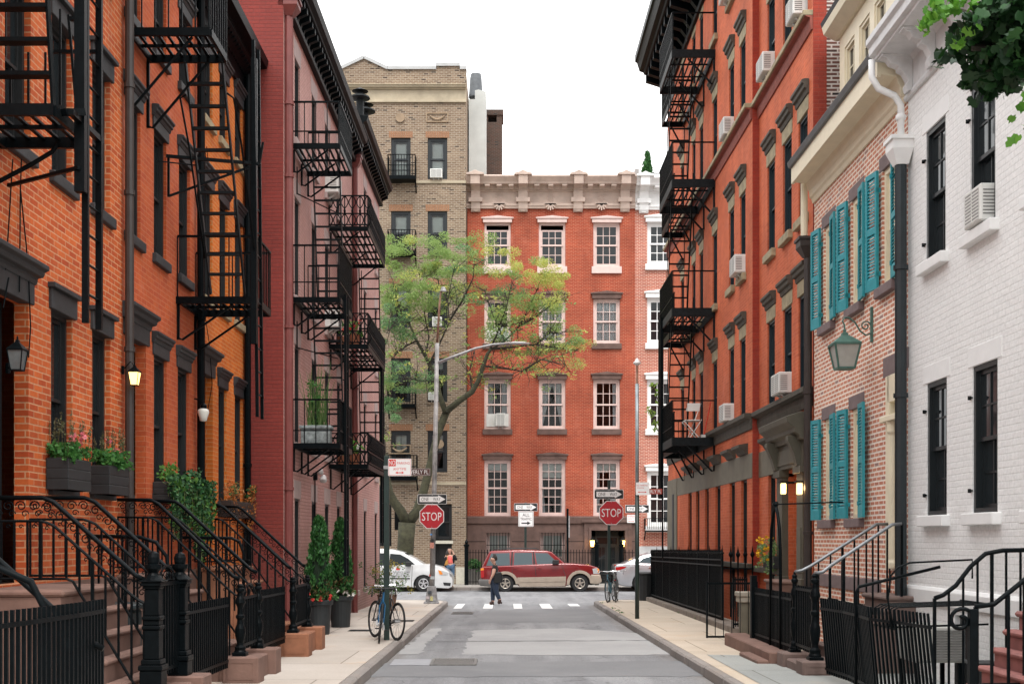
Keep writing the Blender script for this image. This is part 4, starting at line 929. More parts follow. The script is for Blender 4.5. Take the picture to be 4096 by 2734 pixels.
# B: over the faded house
fb = empty('fire_escape', (-4.69,15.4,7.9), 'black fire escape with long steep stair linking two platforms above the lit lantern house', 'fire escape')
fe_platform(fb,-4.69,-3.66,15.02,15.87,7.98); fe_rail(fb,-4.69,-3.66,15.02,15.87,7.98,.95,'no',sp=.11,mid=False); fe_bracket(fb,-4.69,-3.75,15.05,7.98,.85); fe_bracket(fb,-4.69,-3.75,15.85,7.98,.85)
fe_platform(fb,-4.69,-3.56,17.26,18.28,5.12); fe_rail(fb,-4.69,-3.56,17.26,18.28,5.12,.85,'n',sp=.3,mid=False,nsp=.3); fe_rail(fb,-4.69,-3.56,17.26,18.28,5.12,.85,'of',sp=.12,mid=False); fe_bracket(fb,-4.69,-3.75,17.3,5.12,.5); fe_bracket(fb,-4.69,-3.75,18.25,5.12,.5)
fe_stair(fb,-4.19,-3.71,(15.86,7.9),(17.22,5.15),11,tread=.06,mat=IRON_W)
m = MB(); m.tube([(-3.66,15.9,7.5),(-3.58,15.95,7.45),(-3.55,16.3,6.9),(-3.5,17.0,5.5)],.014,6); m.tube([(-4.2,15.95,7.5),(-4.28,15.95,7.45),(-4.25,16.3,6.9),(-4.22,17.0,5.6)],.014,6); m.build('handrail',IRON,fb)
m = MB(); m.bar((-4.69,16.3,6.74),(-4.2,16.5,6.74),.015); m.bar((-4.65,16.6,6.9),(-3.45,16.95,6.9),.04); m.bar((-3.45,16.95,6.9),(-3.4,16.95,7.2),.03); m.bar((-4.62,16.62,6.9),(-4.62,16.62,6.35),.03); m.bar((-4.62,16.62,6.36),(-3.6,16.95,6.85),.03); m.build('stay_bar',IRON,fb)
fe_ladder(fb,(-3.50,16.78,8.55),(-3.50,17.05,3.4),(-.0,.34,0),16,r=.022)
m = MB(); m.box(-3.56,-3.48,16.9,16.98,4.4,8.35); m.build('ladder_guide',IRON,fb)
# D1: near purple tenement
fd = empty('fire_escape', (-4.0,23.3,6), 'plain barred black fire escape above the potted evergreens, on the dusty purple tenement', 'fire escape')
for i,z in enumerate((8.98,6.15,3.46)):
    fe_platform(fd,-3.98,-3.1,22.5,24.2,z,slat=.1); fe_rail(fd,-3.98,-3.1,22.5,24.2,z,(.76,.95,.80)[i],'nof',sp=.12,nsp=.2)
    for y in (22.55,23.4,24.15): fe_bracket(fd,-3.97,-3.2,y,z,.42)
fe_stair(fd,-3.84,-3.32,(24.12,8.9),(24.75,6.2),11,tread=.03,mat=IRON_W); fe_stair(fd,-3.84,-3.32,(24.12,6.1),(24.75,3.5),11,tread=.03,mat=IRON_W)
fe_ladder(fd,(-3.06,23.0,6.3),(-3.06,23.0,1.0),(0,.3,0),15,r=.026)
m = MB()
for z in (8.2,5.3): m.bar((-3.98,23.0,z),(-3.4,24.4,z),.018); m.bar((-3.97,23.0,z),(-3.97,23.0,z+.5),.02)
m.build('stay_bar',IRON,fd)
# D2: ornate balconies
fo = empty('fire_escape', (-4.0,28.8,6), 'black fire escape with ornamental cast balconies, between the plain one and the street tree', 'fire escape')
def ornate(root, Xw, Xo, Y0, Y1, z, h):
    m = MB()
    def baluster(p, q):    # lyre-shaped cast baluster
        d = (q-p)
        for w_,a0,a1 in ((.055,0,.42),(.055,.58,1.0)):
            for s in (-1,1):
                m.tube([Vector((p.x+s*d.x*w_*sin(pi*t),p.y+s*d.y*w_*sin(pi*t),z+h*(a0+(a1-a0)*t))) for t in (0,.2,.4,.6,.8,1)], .012, 5)
        m.tube([Vector((p.x,p.y,z)),Vector((p.x,p.y,z+h))], .013, 5)
        m.lathe([(.02,z+h*.44),(.03,z+h*.5),(.02,z+h*.56)], (p.x,p.y,0), 6)
    n = 5
    for k in range(n+1): baluster(Vector((Xw+(Xo-Xw)*k/n,Y0,0)), Vector((Xw+(Xo-Xw)*k/n+1.4,Y0,0)))
    n = int((Y1-Y0)/.2)
    for k in range(1,n+1): baluster(Vector((Xo,Y0+(Y1-Y0)*k/n,0)), Vector((Xo,Y0+(Y1-Y0)*k/n+1.4,0)))
    for zz in (z+h,z+h*.42,z+.04): m.box(Xw,Xo,Y0-.016,Y0+.016,zz-.012,zz+.012); m.box(Xo-.016,Xo+.016,Y0+.017,Y1,zz-.012,zz+.012)
    m.build('ornate_railing', IRON, root)
for z in (8.6,6.0,3.35):
    fe_platform(fo,-3.95,-3.1,27.0,30.7,z,slat=.1); ornate(fo,-3.95,-3.1,27.0,30.7,z,.68)
    for y in (27.1,28.9,30.6): fe_bracket(fo,-3.95,-3.2,y,z,.45)
for za,zb_ in ((8.5,6.05),(5.9,3.4)): fe_stair(fo,-3.75,-3.25,(30.75,za),(31.2,zb_),10,tread=.03)
m = MB(); m.tube([(-3.72,31,5.2),(-3.72,31,8.5)],.012,6); m.build('stay_bar',IRON,fo)
fe_ladder(fo,(-3.12,30.1,6.2),(-3.12,30.1,1.6),(0,.35,0),14,r=.03)
# right
fr = empty('fire_escape', (5.1,31.0,8), 'tall black fire escape with four railed platforms climbing the vermilion corner tenement', 'fire escape')
for i,z in enumerate((13.67,10.5,7.35,4.18)):
    fe_platform(fr,5.08,4.03,29.9,32.35,z,beam=.2,slat=.12,mat=IRON_W); fe_platform(fr,5.06,4.42,32.4,35.0,z-.02,beam=.16,slat=.12)
    fe_rail(fr,5.08,4.03,29.9,32.35,z,.90,'o',sp=.1); fe_rail(fr,5.08,4.03,29.9,32.35,z,.90,'n',nsp=.26,mid=False,t=.012); fe_rail(fr,5.06,4.42,32.4,35.0,z,.88,'of',sp=.11)
    for y in (29.95,31.5,33.2,34.9): fe_bracket(fr,5.08,4.3 if y<33 else 4.6,y,z-.1,.62,w=.05,mat=IRON_W)
for a_,b_ in ((13.6,10.55),(10.4,7.4),(7.25,4.22)):
    fe_stair(fr,4.15,4.66,(30.9,a_),(31.85,b_),11,tread=.05,mat=IRON,hand=True)
fe_ladder(fr,(4.0,31.75,7.45),(4.0,31.75,2.75),(0,.32,0),14,r=.045)
m = MB(); m.bar((4.03,31.8,2.85),(4.03,31.8,1.2),.04); m.build('ladder_foot',IRON,fr)
# cables hanging on the first house
m = MB()
for pts in (((1,80,1000),(1,62,1300),(1,45,1568),(2,35,280)),((1,135,1000),(1,128,1200),(2,125,200),(2,122,420)),((1,128,1180),(1,165,1540),(2,180,300),(2,192,640),(2,180,830)),((2,55,330),(2,20,520))):
    m.tube([FA.M @ (FA.M.inverted() @ at(*p, 11.6) ) if 0 else at(p[0],p[1],p[2],-4.66/((px(*p)[0]-CX)/F)) for p in pts],.007,5)
tag(m.build('cable', IRON, hA), None)
m = MB()
for (x0,y0,x1,y1) in ((1283,920,1300,1050),(1295,920,1312,1060)): m.tube([at(1,x0,y0,-4.66/((px(1,x0,y0)[0]-CX)/F)),at(1,x1,y1,-4.66/((px(1,x1,y1)[0]-CX)/F))],.006,5)
m.tube([at(2,1285,560,-4.64/((px(2,1285,560)[0]-CX)/F)),at(2,1315,760,-4.64/((px(2,1315,760)[0]-CX)/F)),at(2,1330,1000,-4.64/((px(2,1330,1000)[0]-CX)/F)),at(2,1300,1180,-4.64/((px(2,1300,1180)[0]-CX)/F))],.006,5)
m.build('cable', IRON, hC)
# ------------------------------------------------------------------ stoops, railings, newels
def scroll(m, c, r, ax, az, n=14, turns=1.4, t=.006, flip=1):
    pts = []
    for i in range(n+1):
        a = turns*2*pi*i/n; rr = r*(1-.75*i/n); pts.append(Vector(c)+Vector(ax)*(rr*cos(a)*flip)+Vector(az)*(rr*sin(a)))
    m.tube(pts, t, 4)
def stoop(name, label, Xw, s, Y0, Y1, zt, land, Xe, n, mat, cat='stoop', sidemat=None, zb=None):
    """Xw wall, s=+1 steps go to +X; landing depth; Xe last riser"""
    z0 = gs((Y0+Y1)/2) if zb is None else zb
    o = empty(name, (Xw,(Y0+Y1)/2,z0), label, cat)
    rise = (zt-z0)/n; x0 = Xw+s*land; run = abs(Xe-x0)/(n-1)
    m = MB(); tr = MB()
    def bx_(M,xa,xb,*r): M.box(min(xa,xb),max(xa,xb),*r)
    bx_(m,Xw-.0,x0,Y0,Y1,z0-.35,zt-.06); bx_(tr,Xw,x0+s*.04,Y0-.03,Y1+.03,zt-.06,zt)
    for i in range(1,n):
        z = zt-i*rise; xa=x0+s*run*(i-1); xb=x0+s*run*i
        bx_(m,xa+s*.001,xb,Y0,Y1,z0-.35,z-.055); bx_(tr,xa+s*.002,xb+s*.035,Y0-.03,Y1+.03,z-.055,z)
    m.build('steps', sidemat or mat, o, bevel=.008); tr.build('tread', mat, o, bevel=.02)
    return o
def rail_set(name, label, Y, pts, zfloor, mat=IRON, top=.022, lower=.21, sp=.115, scr=True, group=None, bal=.009, bottom=True, topmat=None, foot=None):
    """pts: (X,z) of the handrail from wall to street; zfloor(X): level the balusters stand on"""
    o = empty(name, (pts[-1][0],Y,zfloor(pts[-1][0])), label, 'railing', group)
    def zr(X):
        for (xa,za),(xb,zb) in zip(pts[:-1],pts[1:]):
            if min(xa,xb)-1e-6 <= X <= max(xa,xb)+1e-6: return za+(zb-za)*(X-xa)/(xb-xa)
        return pts[-1][1]
    MB().tube([(x,Y,z) for x,z in pts], top, 8).build('handrail', topmat or mat, o, smooth=True)
    xs, xe = pts[0][0], pts[-1][0]; L = abs(xe-xs); n = int(L/sp); d = (xe-xs)/n
    if lower: MB().tube([(xs+(xe-xs)*k/24,Y,zr(xs+(xe-xs)*k/24)-lower) for k in range(25)], .014, 6).build('lower_rail', mat, o)
    if bottom: MB().tube([(xs+(xe-xs)*k/24,Y,zfloor(xs+(xe-xs)*k/24)+.09) for k in range(25)], .013, 6).build('bottom_rail', mat, o)
    for k in range(n+1):
        x = xs+d*k; zt_ = zr(x)-(lower or 0); zb_ = zfloor(x)+(.09 if bottom else 0)
        thick = bal*(1.5 if k%4==0 else 1)
        MB().box(x-thick,x+thick,Y-thick,Y+thick,zb_,zt_).build('baluster', mat, o)
    if scr:
        for k in range(n):
            m = MB(); x = xs+d*(k+.5); zc = zr(x)-lower*.5
            scroll(m,(x,Y,zc+.03),.05,(1,0,0),(0,0,1),flip=1 if k%2 else -1); scroll(m,(x+d*.3,Y,zc-.04),.035,(1,0,0),(0,0,1),n=10,turns=1.1,t=.005)
            scroll(m,(x,Y,zr(x)-lower-.05),.022,(1,0,0),(0,0,1),n=8,turns=1,t=.005)
            m.islands('scroll', mat, o)
    return o
def turned_newel(X, Y, z, h, label, r=.055):
    o = empty('newel_post', (X,Y,z), label, 'newel post')
    P_ = [(1.35,0),(1.35,.06),(1.15,.08),(1.2,.12),(.75,.15),(.7,.18),(.95,.24),(1.15,.32),(1.1,.38),(.75,.44),(.65,.5),(.95,.53),(.95,.56),(.65,.58),(.6,.66),(.8,.7),(1.15,.74),(.95,.79),(.65,.83),(.6,.88),(.9,.9),(.9,.93),(.6,.95),(.75,.98),(.4,1.0)]
    MB().lathe([(a*r,b*h) for a,b in P_],(X,Y,z),14).build('shaft', IRON, o, smooth=False)
    MB().box(X-r*1.5,X+r*1.5,Y-r*1.5,Y+r*1.5,z-.005,z+.045).build('foot', IRON, o, bevel=.006)
    return o
def box_newel(X, Y, z, h, label):
    o = empty('newel_post', (X,Y,z), label, 'newel post'); m = MB(); w=.068
    for a,b,ww in ((0,.12,1.45),(.12,.16,1.6),(.16,.2,1.3),(.2,.42,1.0),(.42,.45,1.2),(.45,.49,1.0),(.49,.52,1.2),(.52,.72,.95),(.72,.74,1.15),(.74,.77,1.35),(.77,.785,1.55)): m.box(X-w*ww,X+w*ww,Y-w*ww,Y+w*ww,z+a*h,z+b*h)
    m.build('shaft', IRON, o, bevel=.008)
    u = MB(); u.lathe([(.105,.785),(.06,.82),(.045,.84),(.05,.845),(.075,.87),(.078,.9),(.05,.905),(.055,.92),(.058,.955),(.045,.985),(.015,1.0)],(X,Y,z),14)
    u.v = [Vector((p.x,p.y,z+(p.z-z)*h)) for p in u.v]
    u.build('urn_finial', IRON, o, smooth=False); return o
def gate(name, label, P0, P1, z0, z1, n, mat=IRON, arch=True, spikes=.05, bar=.010, cat='gate', rails=None):
    P0=Vector(P0); P1=Vector(P1); o = empty(name,(P0.x,P0.y,z0),label,cat); fr_=MB(); b=MB()
    pt=lambda t,z: Vector((P0.x+(P1.x-P0.x)*t,P0.y+(P1.y-P0.y)*t,z))
    for z in (rails or (z0+.08,z1)): fr_.bar(pt(0,z),pt(1,z),.022,.035)
    for t in (0,1): fr_.bar(pt(t,z0),pt(t,z1+.03),.03)
    fr_.build('frame', mat, o)
    for k in range(1,n): t=k/n; MB().bar(pt(t,z0+.03),pt(t,z1+(spikes if not arch else 0)),bar*2).build('baluster', mat, o)
    if arch:
        L=(P1-P0).length
        b.tube([pt(t,z1+.17*sin(pi*t)) for t in [i/12 for i in range(13)]],.012,6)
        d=(P1-P0).normalized()
        for t in (.22,.5,.78): scroll(b,pt(t,z1+.06),.05,d,(0,0,1),t=.008)
        b.build('scrolled_top', mat, o)
    return o
def fence(name, label, path, z_of, h, sp=.11, mat=IRON, rail=(.12,-.12), lean=(0,0), spike=False, bar=.010, cat='fence', curl=False):
    """path in plan; pickets are parts of their own"""
    o = empty(name,(path[0][0],path[0][1],z_of(*path[0])),label,cat)
    seg=[]; 
    for (x0,y0),(x1,y1) in zip(path[:-1],path[1:]): seg.append((Vector((x0,y0,0)),Vector((x1,y1,0))))
    for rz in rail:
        m=MB(); pts=[]
        for i,p in enumerate(path):
            z=z_of(*p)+(rz if rz>0 else h+rz); f_=(z-z_of(*p))/h
            pts.append(Vector((p[0]+lean[0]*f_,p[1]+lean[1]*f_,z)))
        for a,b in zip(pts[:-1],pts[1:]): m.bar(a,b,.022,.03)
        m.build('rail', mat, o)
    cnt=0
    for a,b in seg:
        n=max(1,int((b-a).length/sp))
        for k in range(n):
            p=a.lerp(b,(k+.5)/n); z=z_of(p.x,p.y); cnt+=1
            if cnt>98: continue
            q=Vector((p.x+lean[0],p.y+lean[1],z+h)); m=MB(); m.bar((p.x,p.y,z+.02),q,bar*2)
            if spike: m.lathe([(bar,0),(bar*2.4,.03),(bar*1.5,.06),(.002,.13)],q,6)
            m.build('picket', mat, o)
    return o
NEX = -3.21
def zf(Xw, s, land, Xe, zt, z0):
    x0=Xw+s*land
    def f(X):
        t=(X-x0)/(Xe-x0); return zt if t<=0 else max(z0,zt+(z0+.12-zt)*min(1,t))
    return f
# left stoops
LST = [('A',11.0,12.0,1.25,BSTONE,'brownstone stoop with wide landing behind the urn-topped newel posts'),('B',14.62,15.72,1.27,BSTONE,'brownstone stoop below the lit lantern door, railings wrapped by ivy'),('C',18.25,19.55,1.27,BSTONE_G,'rust-brown stoop with mossy side beside the potted evergreens')]
for nm,Y0,Y1,zt,mt,lb in LST:
    z0=gs((Y0+Y1)/2)
    stoop('stoop', lb, -4.69, 1, Y0-(.25 if nm=='A' else 0), Y1+(.25 if nm=='A' else 0), zt, .58 if nm!='A' else .75, -3.3, 6, mt)
    o=empty('stoop_plinth',(NEX,(Y0+Y1)/2,z0),{'A':'low brownstone plinth under the urn-topped newel posts','B':'brown stone plinth step under the turned newel posts below the lit lantern','C':'rust brown panelled plinth step beside the potted evergreens'}[nm],'plinth'); m=MB()
    zp=.30 if nm!='A' else .37
    for y in (Y0,Y1): m.box(NEX-.17,NEX+.26,y-.19,y+.17,z0-.2,zp); ring_=None
    m.box(NEX-.2,NEX+.16,Y0+.171,Y1-.191,z0-.2,zp-.05)
    m.build('block', mt, o, bevel=.015)
    pn=MB()
    for y in (Y0-.195,): 
        pn.box(NEX-.11,NEX+.2,y,y+.01,z0+.05,z0+.06); pn.box(NEX-.11,NEX+.2,y,y+.01,zp-.07,zp-.06); pn.box(NEX-.11,NEX-.10,y,y+.01,z0+.06,zp-.07); pn.box(NEX+.19,NEX+.2,y,y+.01,z0+.06,zp-.07)
    pn.build('panel_bead', mt, o)
zA=zf(-4.69,1,.75,-3.3,1.25,.05); zB=zf(-4.69,1,.58,-3.3,1.27,0); zC=zf(-4.69,1,.58,-3.3,1.27,-.05)
rail_set('stoop_railing','scrolled iron stoop railing ending at the nearer urn-topped newel',11.02,[(-4.69,2.07),(-4.2,2.07),(-4.1,2.03),(-3.36,1.37),(-3.28,1.33)],zA)
rail_set('stoop_railing','scrolled iron stoop railing ending at the farther urn-topped newel',11.97,[(-4.69,2.10),(-4.15,2.10),(-4.05,2.06),(-3.36,1.43),(-3.28,1.40)],zA)
rail_set('stoop_railing','stoop railing below the lit lantern, on its nearer side',14.66,[(-4.69,2.17),(-4.29,2.165),(-4.2,2.12),(-3.30,1.25),(-3.22,1.22)],zB)
rail_set('stoop_railing','ivy-tangled stoop railing below the lit lantern, on its farther side',15.69,[(-4.69,2.19),(-4.28,2.18),(-4.2,2.13),(-3.30,1.30),(-3.22,1.27)],zB)
rail_set('stoop_railing','iron railing on the nearer side of the rust-brown stoop by the potted evergreens',18.27,[(-4.69,2.22),(-4.33,2.21),(-4.25,2.17),(-3.30,1.29),(-3.24,1.26)],zC)
rail_set('stoop_railing','iron railing on the side of the rust-brown stoop touching the burgundy wall',19.54,[(-4.69,2.22),(-4.33,2.21),(-4.25,2.17),(-3.30,1.29),(-3.24,1.26)],zC)
box_newel(NEX,11.05,.37,1.22,'square black newel post with urn finial, thickest of all the newels in view')
box_newel(NEX,11.95,.37,1.20,'thinner-looking square newel post with urn finial, just past the scrolled gate')
turned_newel(NEX,14.64,.30,.86,'turned black newel post on the brown plinth, nearer one below the lit lantern')
turned_newel(NEX,15.69,.30,.84,'turned black newel post on the brown plinth, farther one below the lit lantern')
turned_newel(NEX,18.25,.30,.83,'turned black newel post of the rust-brown stoop, nearer one')
turned_newel(NEX,19.54,.30,.82,'turned black newel post of the rust-brown stoop, beside the potted evergreens')
gate('iron_gate','black iron gate with scrolled top between the two urn-topped newels',(NEX,11.14,0),(NEX,11.86,0),.40,1.28,8)
gate('iron_gate','black iron gate with scrolled top between turned newels below the lit lantern',(NEX,14.72,0),(NEX,15.6,0),.33,.98,9)
gate('iron_gate','black iron gate with scrolled top at the rust-brown stoop',(NEX,18.33,0),(NEX,19.45,0),.33,.98,11)
zs=lambda x,y: gs(y)
fence('area_fence','bowed black picket fence before the wide brownstone landing, wicker basket behind it',[(-3.06,6.6),(-3.0,7.7),(-2.99,8.5),(-3.02,9.12)],lambda x,y:gs(y)+.02,1.19,sp=.075,rail=(.12,-.09),bar=.011)
fence('area_fence','low picket fence between the urn newels and the lantern stoop',[(-3.28,12.3),(-3.28,14.3)],lambda x,y:gs(y)+.18,.85,sp=.085,rail=(.1,-.1))
fence('area_fence','low picket fence between the lantern stoop and the rust-brown stoop',[(-3.28,15.95),(-3.28,17.95)],lambda x,y:gs(y)+.2,.85,sp=.085,rail=(.1,-.1))
def hoop(label,Y,pts,sp=.12,zb=None,cat='railing',r=.022):
    o=empty('area_railing',(pts[0][0],Y,gs(Y)),label,cat)
    MB().tube([(x,Y,z) for x,z in pts],r,8).build('top_rail',IRON,o,smooth=True)
    if zb is not None:
        xs=[p[0] for p in pts]; a,b=min(xs),max(xs); n=int((b-a)/sp)
        for k in range(1,n):
            x=a+(b-a)*k/n; z=None
            for (xa,za),(xb,zb2) in zip(pts[:-1],pts[1:]):
                if min(xa,xb)<=x<=max(xa,xb) and xa!=xb: z=za+(zb2-za)*(x-xa)/(xb-xa); break
            if z: MB().box(x-.01,x+.01,Y-.01,Y+.01,zb,z).build('baluster',IRON,o)
    return o
hoop('curved-end iron area railing behind the urn-topped newels',13.6,[(-4.69,1.73),(-4.1,1.72),(-3.92,1.66),(-3.80,1.5),(-3.77,1.2),(-3.77,.1)],zb=.7)
hoop('curved-end iron area railing behind the turned newels',17.0,[(-4.69,1.72),(-3.85,1.71),(-3.74,1.66),(-3.68,1.5),(-3.68,.1)],zb=.7)
hoop('bent black handrail plunging behind the bowed picket fence with the basket',8.9,[(-4.4,2.2),(-3.72,1.55),(-3.05,.95),(-2.95,.9)],r=.024)
hoop('arched black rail end above the bowed picket fence with the basket',8.5,[(-4.4,1.52),(-3.55,1.50),(-3.32,1.40),(-3.22,1.2),(-3.22,.1)],r=.026)
bn=empty('trash_bin',(-4.1,12.95,gs(13)),'dark wheeled bin in the area behind the urn newels','bin')
MB().box(-4.35,-3.95,12.8,13.2,gs(13),.95).build('body',plain('bin_green',(.012,.02,.022),.5,.2),bn,bevel=.03); MB().box(-4.38,-3.9,12.77,13.23,.95,1.02).build('lid',plain('bin_green',(.012,.02,.022),.5,.2),bn,bevel=.02)
bk=empty('wicker_basket',(-3.35,9.4,gs(9.4)),'small wicker basket behind the bowed picket fence','basket')
MB().lathe([(.12,0),(.16,.3),(.17,.34),(.15,.34),(.14,.3)],(-3.35,9.6,gs(9.6)),14).build('body',plain('wicker',(.35,.24,.12),.8,.4,40,0,.5),bk)
# right side
fx=lambda Y:4.45+(Y-25.3)*.0045
of=empty('panel_fence',(4.45,25.3,gs(25.3)),'tall black sheet-backed fence with spear finials before the vermilion tenements','fence')
m=MB(); m.add([(fx(25.3),25.3,gs(25.3)+.19),(fx(38.4),38.4,gs(38.4)+.19),(fx(38.4),38.4,gs(38.4)+1.42),(fx(25.3),25.3,gs(25.3)+1.47),(fx(25.3)+.02,25.3,gs(25.3)+.19),(fx(38.4)+.02,38.4,gs(38.4)+.19),(fx(38.4)+.02,38.4,gs(38.4)+1.42),(fx(25.3)+.02,25.3,gs(25.3)+1.47)],[(0,1,2,3),(7,6,5,4),(0,4,5,1),(3,2,6,7),(0,3,7,4),(1,5,6,2)]); m.build('backing_sheet',IRON,of)
for dz in (1.38,1.26,.2):
    MB().bar((fx(25.3)-.02,25.3,gs(25.3)+dz),(fx(38.4)-.02,38.4,gs(38.4)+dz),.03,.03).build('rail',IRON_W,of)
for k in range(96):
    Y=25.3+13.1*k/95; big=k%12==0; x=fx(Y)-.005; z=gs(Y)+.12; m=MB(); m.bar((x,Y,z),(x,Y,gs(Y)+1.5),.022 if not big else .04); m.lathe([(.012,0),(.03 if not big else .045,.03),(.018,.06),(.002,.12 if not big else .2)],(x,Y,gs(Y)+1.49),6); m.build('spear_bar',IRON,of)
for k in range(4):
    x=4.62+k*.15; m=MB(); m.bar((x,25.3,gs(25.3)+.2),(x,25.3,gs(25.3)+1.45),.03); m.lathe([(.014,0),(.045,.05),(.05,.08),(.02,.13),(.002,.25)],(x,25.3,gs(25.3)+1.42),8); m.build('spear_bar',IRON,of)
MB().bar((4.45,25.3,gs(25.3)+1.2),(5.1,25.3,gs(25.3)+1.2),.025).build('rail',IRON,of)
m=MB(); m.add([(4.25,20.9,gs(20.9)-.1),(4.6,20.9,gs(20.9)-.1),(4.65,38.6,gs(38.6)-.1),(4.33,38.6,gs(38.6)-.1),(4.25,20.9,gs(20.9)+.13),(4.6,20.9,gs(20.9)+.13),(4.65,38.6,gs(38.6)+.12),(4.33,38.6,gs(38.6)+.12)],[(0,3,2,1),(4,5,6,7),(0,1,5,4),(1,2,6,5),(2,3,7,6),(3,0,4,7)])
tag(m.build('fence_kerb',plain('mossy_stone_kerb',(.17,.14,.115),.9,.35,4,0,.3),None,bevel=.015),'worn stone kerb under the tall black sheet-backed fence','kerb stone')
strip(hR1,R1,25.5,36.2,1.06,1.18,.10,OLIVE_DK,'area_ledge'); strip(hR2,R2,22.9,25.5,1.02,1.14,.16,OLIVE_DK,'area_ledge')
pr_=empty('stone_pier',(4.05,20.8,gs(20.8)),'square olive stone pier with a moulded cap at the open gate','pier')
m=MB(); m.box(3.96,4.16,20.7,20.95,gs(20.8)-.1,.62); m.build('shaft',TAUPE,pr_,bevel=.01); m=MB(); m.box(3.92,4.20,20.66,20.99,.62,.72); m.box(3.90,4.22,20.64,21.01,.72,.8); m.build('cap',plain('pier_cap',(.30,.27,.22),.8,.2,6),pr_,bevel=.012)
gate('open_gate','thin-barred iron gate swung open across the pavement by the olive stone pier',(3.36,20.6,0),(4.2,20.6,0),.03,.95,6,mat=IRON,arch=False,spikes=-.02,bar=.006,rails=(.05,.95))
gate('iron_gate','black iron gate half hidden behind the olive stone pier',(4.16,22.5,0),(4.40,22.5,0),.05,.95,6,arch=False)
stoop('stoop','olive-brown stoop climbing to the door with two lit lamps',5.25,-1,21.6,22.95,.95,.4,4.45,5,BSTONE)
fence('area_fence','black picket fence with an iron hoop, between the open gate and the turned newels',[(3.9,19.25),(3.9,16.75)],lambda x,y:gs(y)+.14,.85,sp=.085,rail=(.12,-.09))
o=empty('iron_hoop',(3.9,17.7,.05),'tall arched iron hoop rising from a picket fence, thin rod to the shutters','hoop')
m=MB(); m.tube([(3.89,18.08,.05),(3.89,18.06,1.5),(3.89,18.0,1.85),(3.89,17.86,2.08),(3.89,17.74,2.2),(3.89,17.62,2.08),(3.89,17.48,1.85),(3.89,17.42,1.5),(3.89,17.40,.05)],.024,8); m.build('arch',IRON,o,smooth=True)
MB().tube([(3.89,17.74,2.2),(4.87,17.74,2.235)],.012,6).build('rod',IRON,o); MB().lathe([(.03,0),(.05,.03),(.03,.07)],(3.89,17.74,2.17),8).build('finial',IRON,o)
MB().box(3.85,3.94,19.3,19.42,gs(19.3),1.12).build('x',IRON)
tag(bpy.data.objects['x'],'plain square black gate post at the open gate','post'); bpy.data.objects['x'].name='gate_post'
m=MB(); m.box(3.62,3.98,16.9,20.4,-.15,.13); m.box(3.45,3.62,16.9,18.2,-.15,.02)
tag(m.build('area_kerb',BSTONE,None,bevel=.015),'brownstone edging slab under the picket fence with the iron hoop','kerb stone')
stoop('stoop','brownstone stoop with pale-topped rails at the salmon brick house',5.2,-1,15.55,16.6,.97,.35,4.05,6,plain('mauve_brownstone',(.145,.098,.084),.85,.2,4,0,.2))
o=empty('stoop_plinth',(3.9,16.0,gs(16)),'panelled brown plinth step of the salmon brick house','plinth'); m=MB(); MBR=plain('mauve_brownstone',(.145,.098,.084),.85,.2,4,0,.2)
for y in (15.5,16.62): m.box(3.70,4.1,y-.2,y+.18,gs(16)-.2,.165)
m.box(3.74,4.05,15.69,16.4,gs(16)-.2,.10); m.build('block',MBR,o,bevel=.02)
pn=MB(); ring(pn,3.76,4.04,gs(16)+.03,.12,.025,15.293,15.302); pn.build('panel_bead',MBR,o)
RAILT=plain('worn_bright_rail',(.20,.21,.22),.35,.2,10,.6)
zP=zf(5.2,-1,.35,4.05,.97,.0)
rail_set('stoop_railing','pale-topped stoop rail of the salmon house, farther side',16.6,[(5.2,1.90),(5.02,1.90),(4.12,1.33),(4.0,1.27),(3.9,1.25)],zP,lower=0,scr=False,sp=.16,bottom=False,topmat=RAILT,bal=.010)
rail_set('stoop_railing','pale-topped stoop rail of the salmon house, nearer side',15.5,[(5.0,1.89),(4.88,1.88),(4.1,1.36),(4.0,1.28),(3.9,1.26)],zP,lower=0,scr=False,sp=.16,bottom=False,topmat=RAILT,bal=.010)
turned_newel(3.9,15.5,.16,1.10,'turned black newel post of the salmon brick house, nearer and taller one',r=.06)
turned_newel(3.9,16.6,.16,1.06,'turned black newel post of the salmon brick house, at the picket fence',r=.05)
gate('iron_gate','black barred gate between the turned newels of the salmon brick house',(3.9,15.62,0),(3.9,16.5,0),.2,1.03,9,arch=False)
fence('area_fence','bowed leaning picket fence in front of the white house',[(3.94,15.1),(3.98,14.2),(3.92,13.4),(3.84,12.7),(3.95,12.0),(4.0,11.3)],lambda x,y:gs(y)+.03,.95,sp=.082,rail=(.08,-.13),lean=(-.05,.13),bar=.011)
hoop('bent iron rail with a rusty tip before the drainpipe',13.5,[(3.85,.05),(3.85,1.1),(3.88,1.17),(4.78,1.39)],r=.018)
hoop('thin curved rod looping over the grey condenser',12.3,[(3.9,.5),(3.83,1.1),(3.86,1.33),(3.93,1.41),(4.05,1.46),(4.68,1.49),(4.68,1.3)],r=.010)
o=empty('bar_cage',(4.2,12.9,.8),'flat cage of iron bars over the grey condenser','cage'); m=MB()
for k in range(6): y=12.5+k*.12; m.tube([(3.95,y,.78),(3.95,y,.97),(4.0,y,1.0),(4.9,y,1.03)],.010,6)
m.bar((3.95,12.45,.80),(4.9,12.45,.83),.02); m.bar((4.9,12.4,1.03),(4.9,13.2,1.03),.03); m.bar((3.95,12.4,.78),(3.95,13.15,.78),.02); m.build('grating',IRON,o)
o=empty('condenser',(4.45,12.9,.42),'grey outdoor air conditioning unit behind the bowed fence','air conditioner')
MB().box(4.2,4.72,12.6,13.2,.42,.80).build('casing',plain('grey_casing',(.33,.33,.31),.55,.1,4),o,bevel=.02); m=MB()
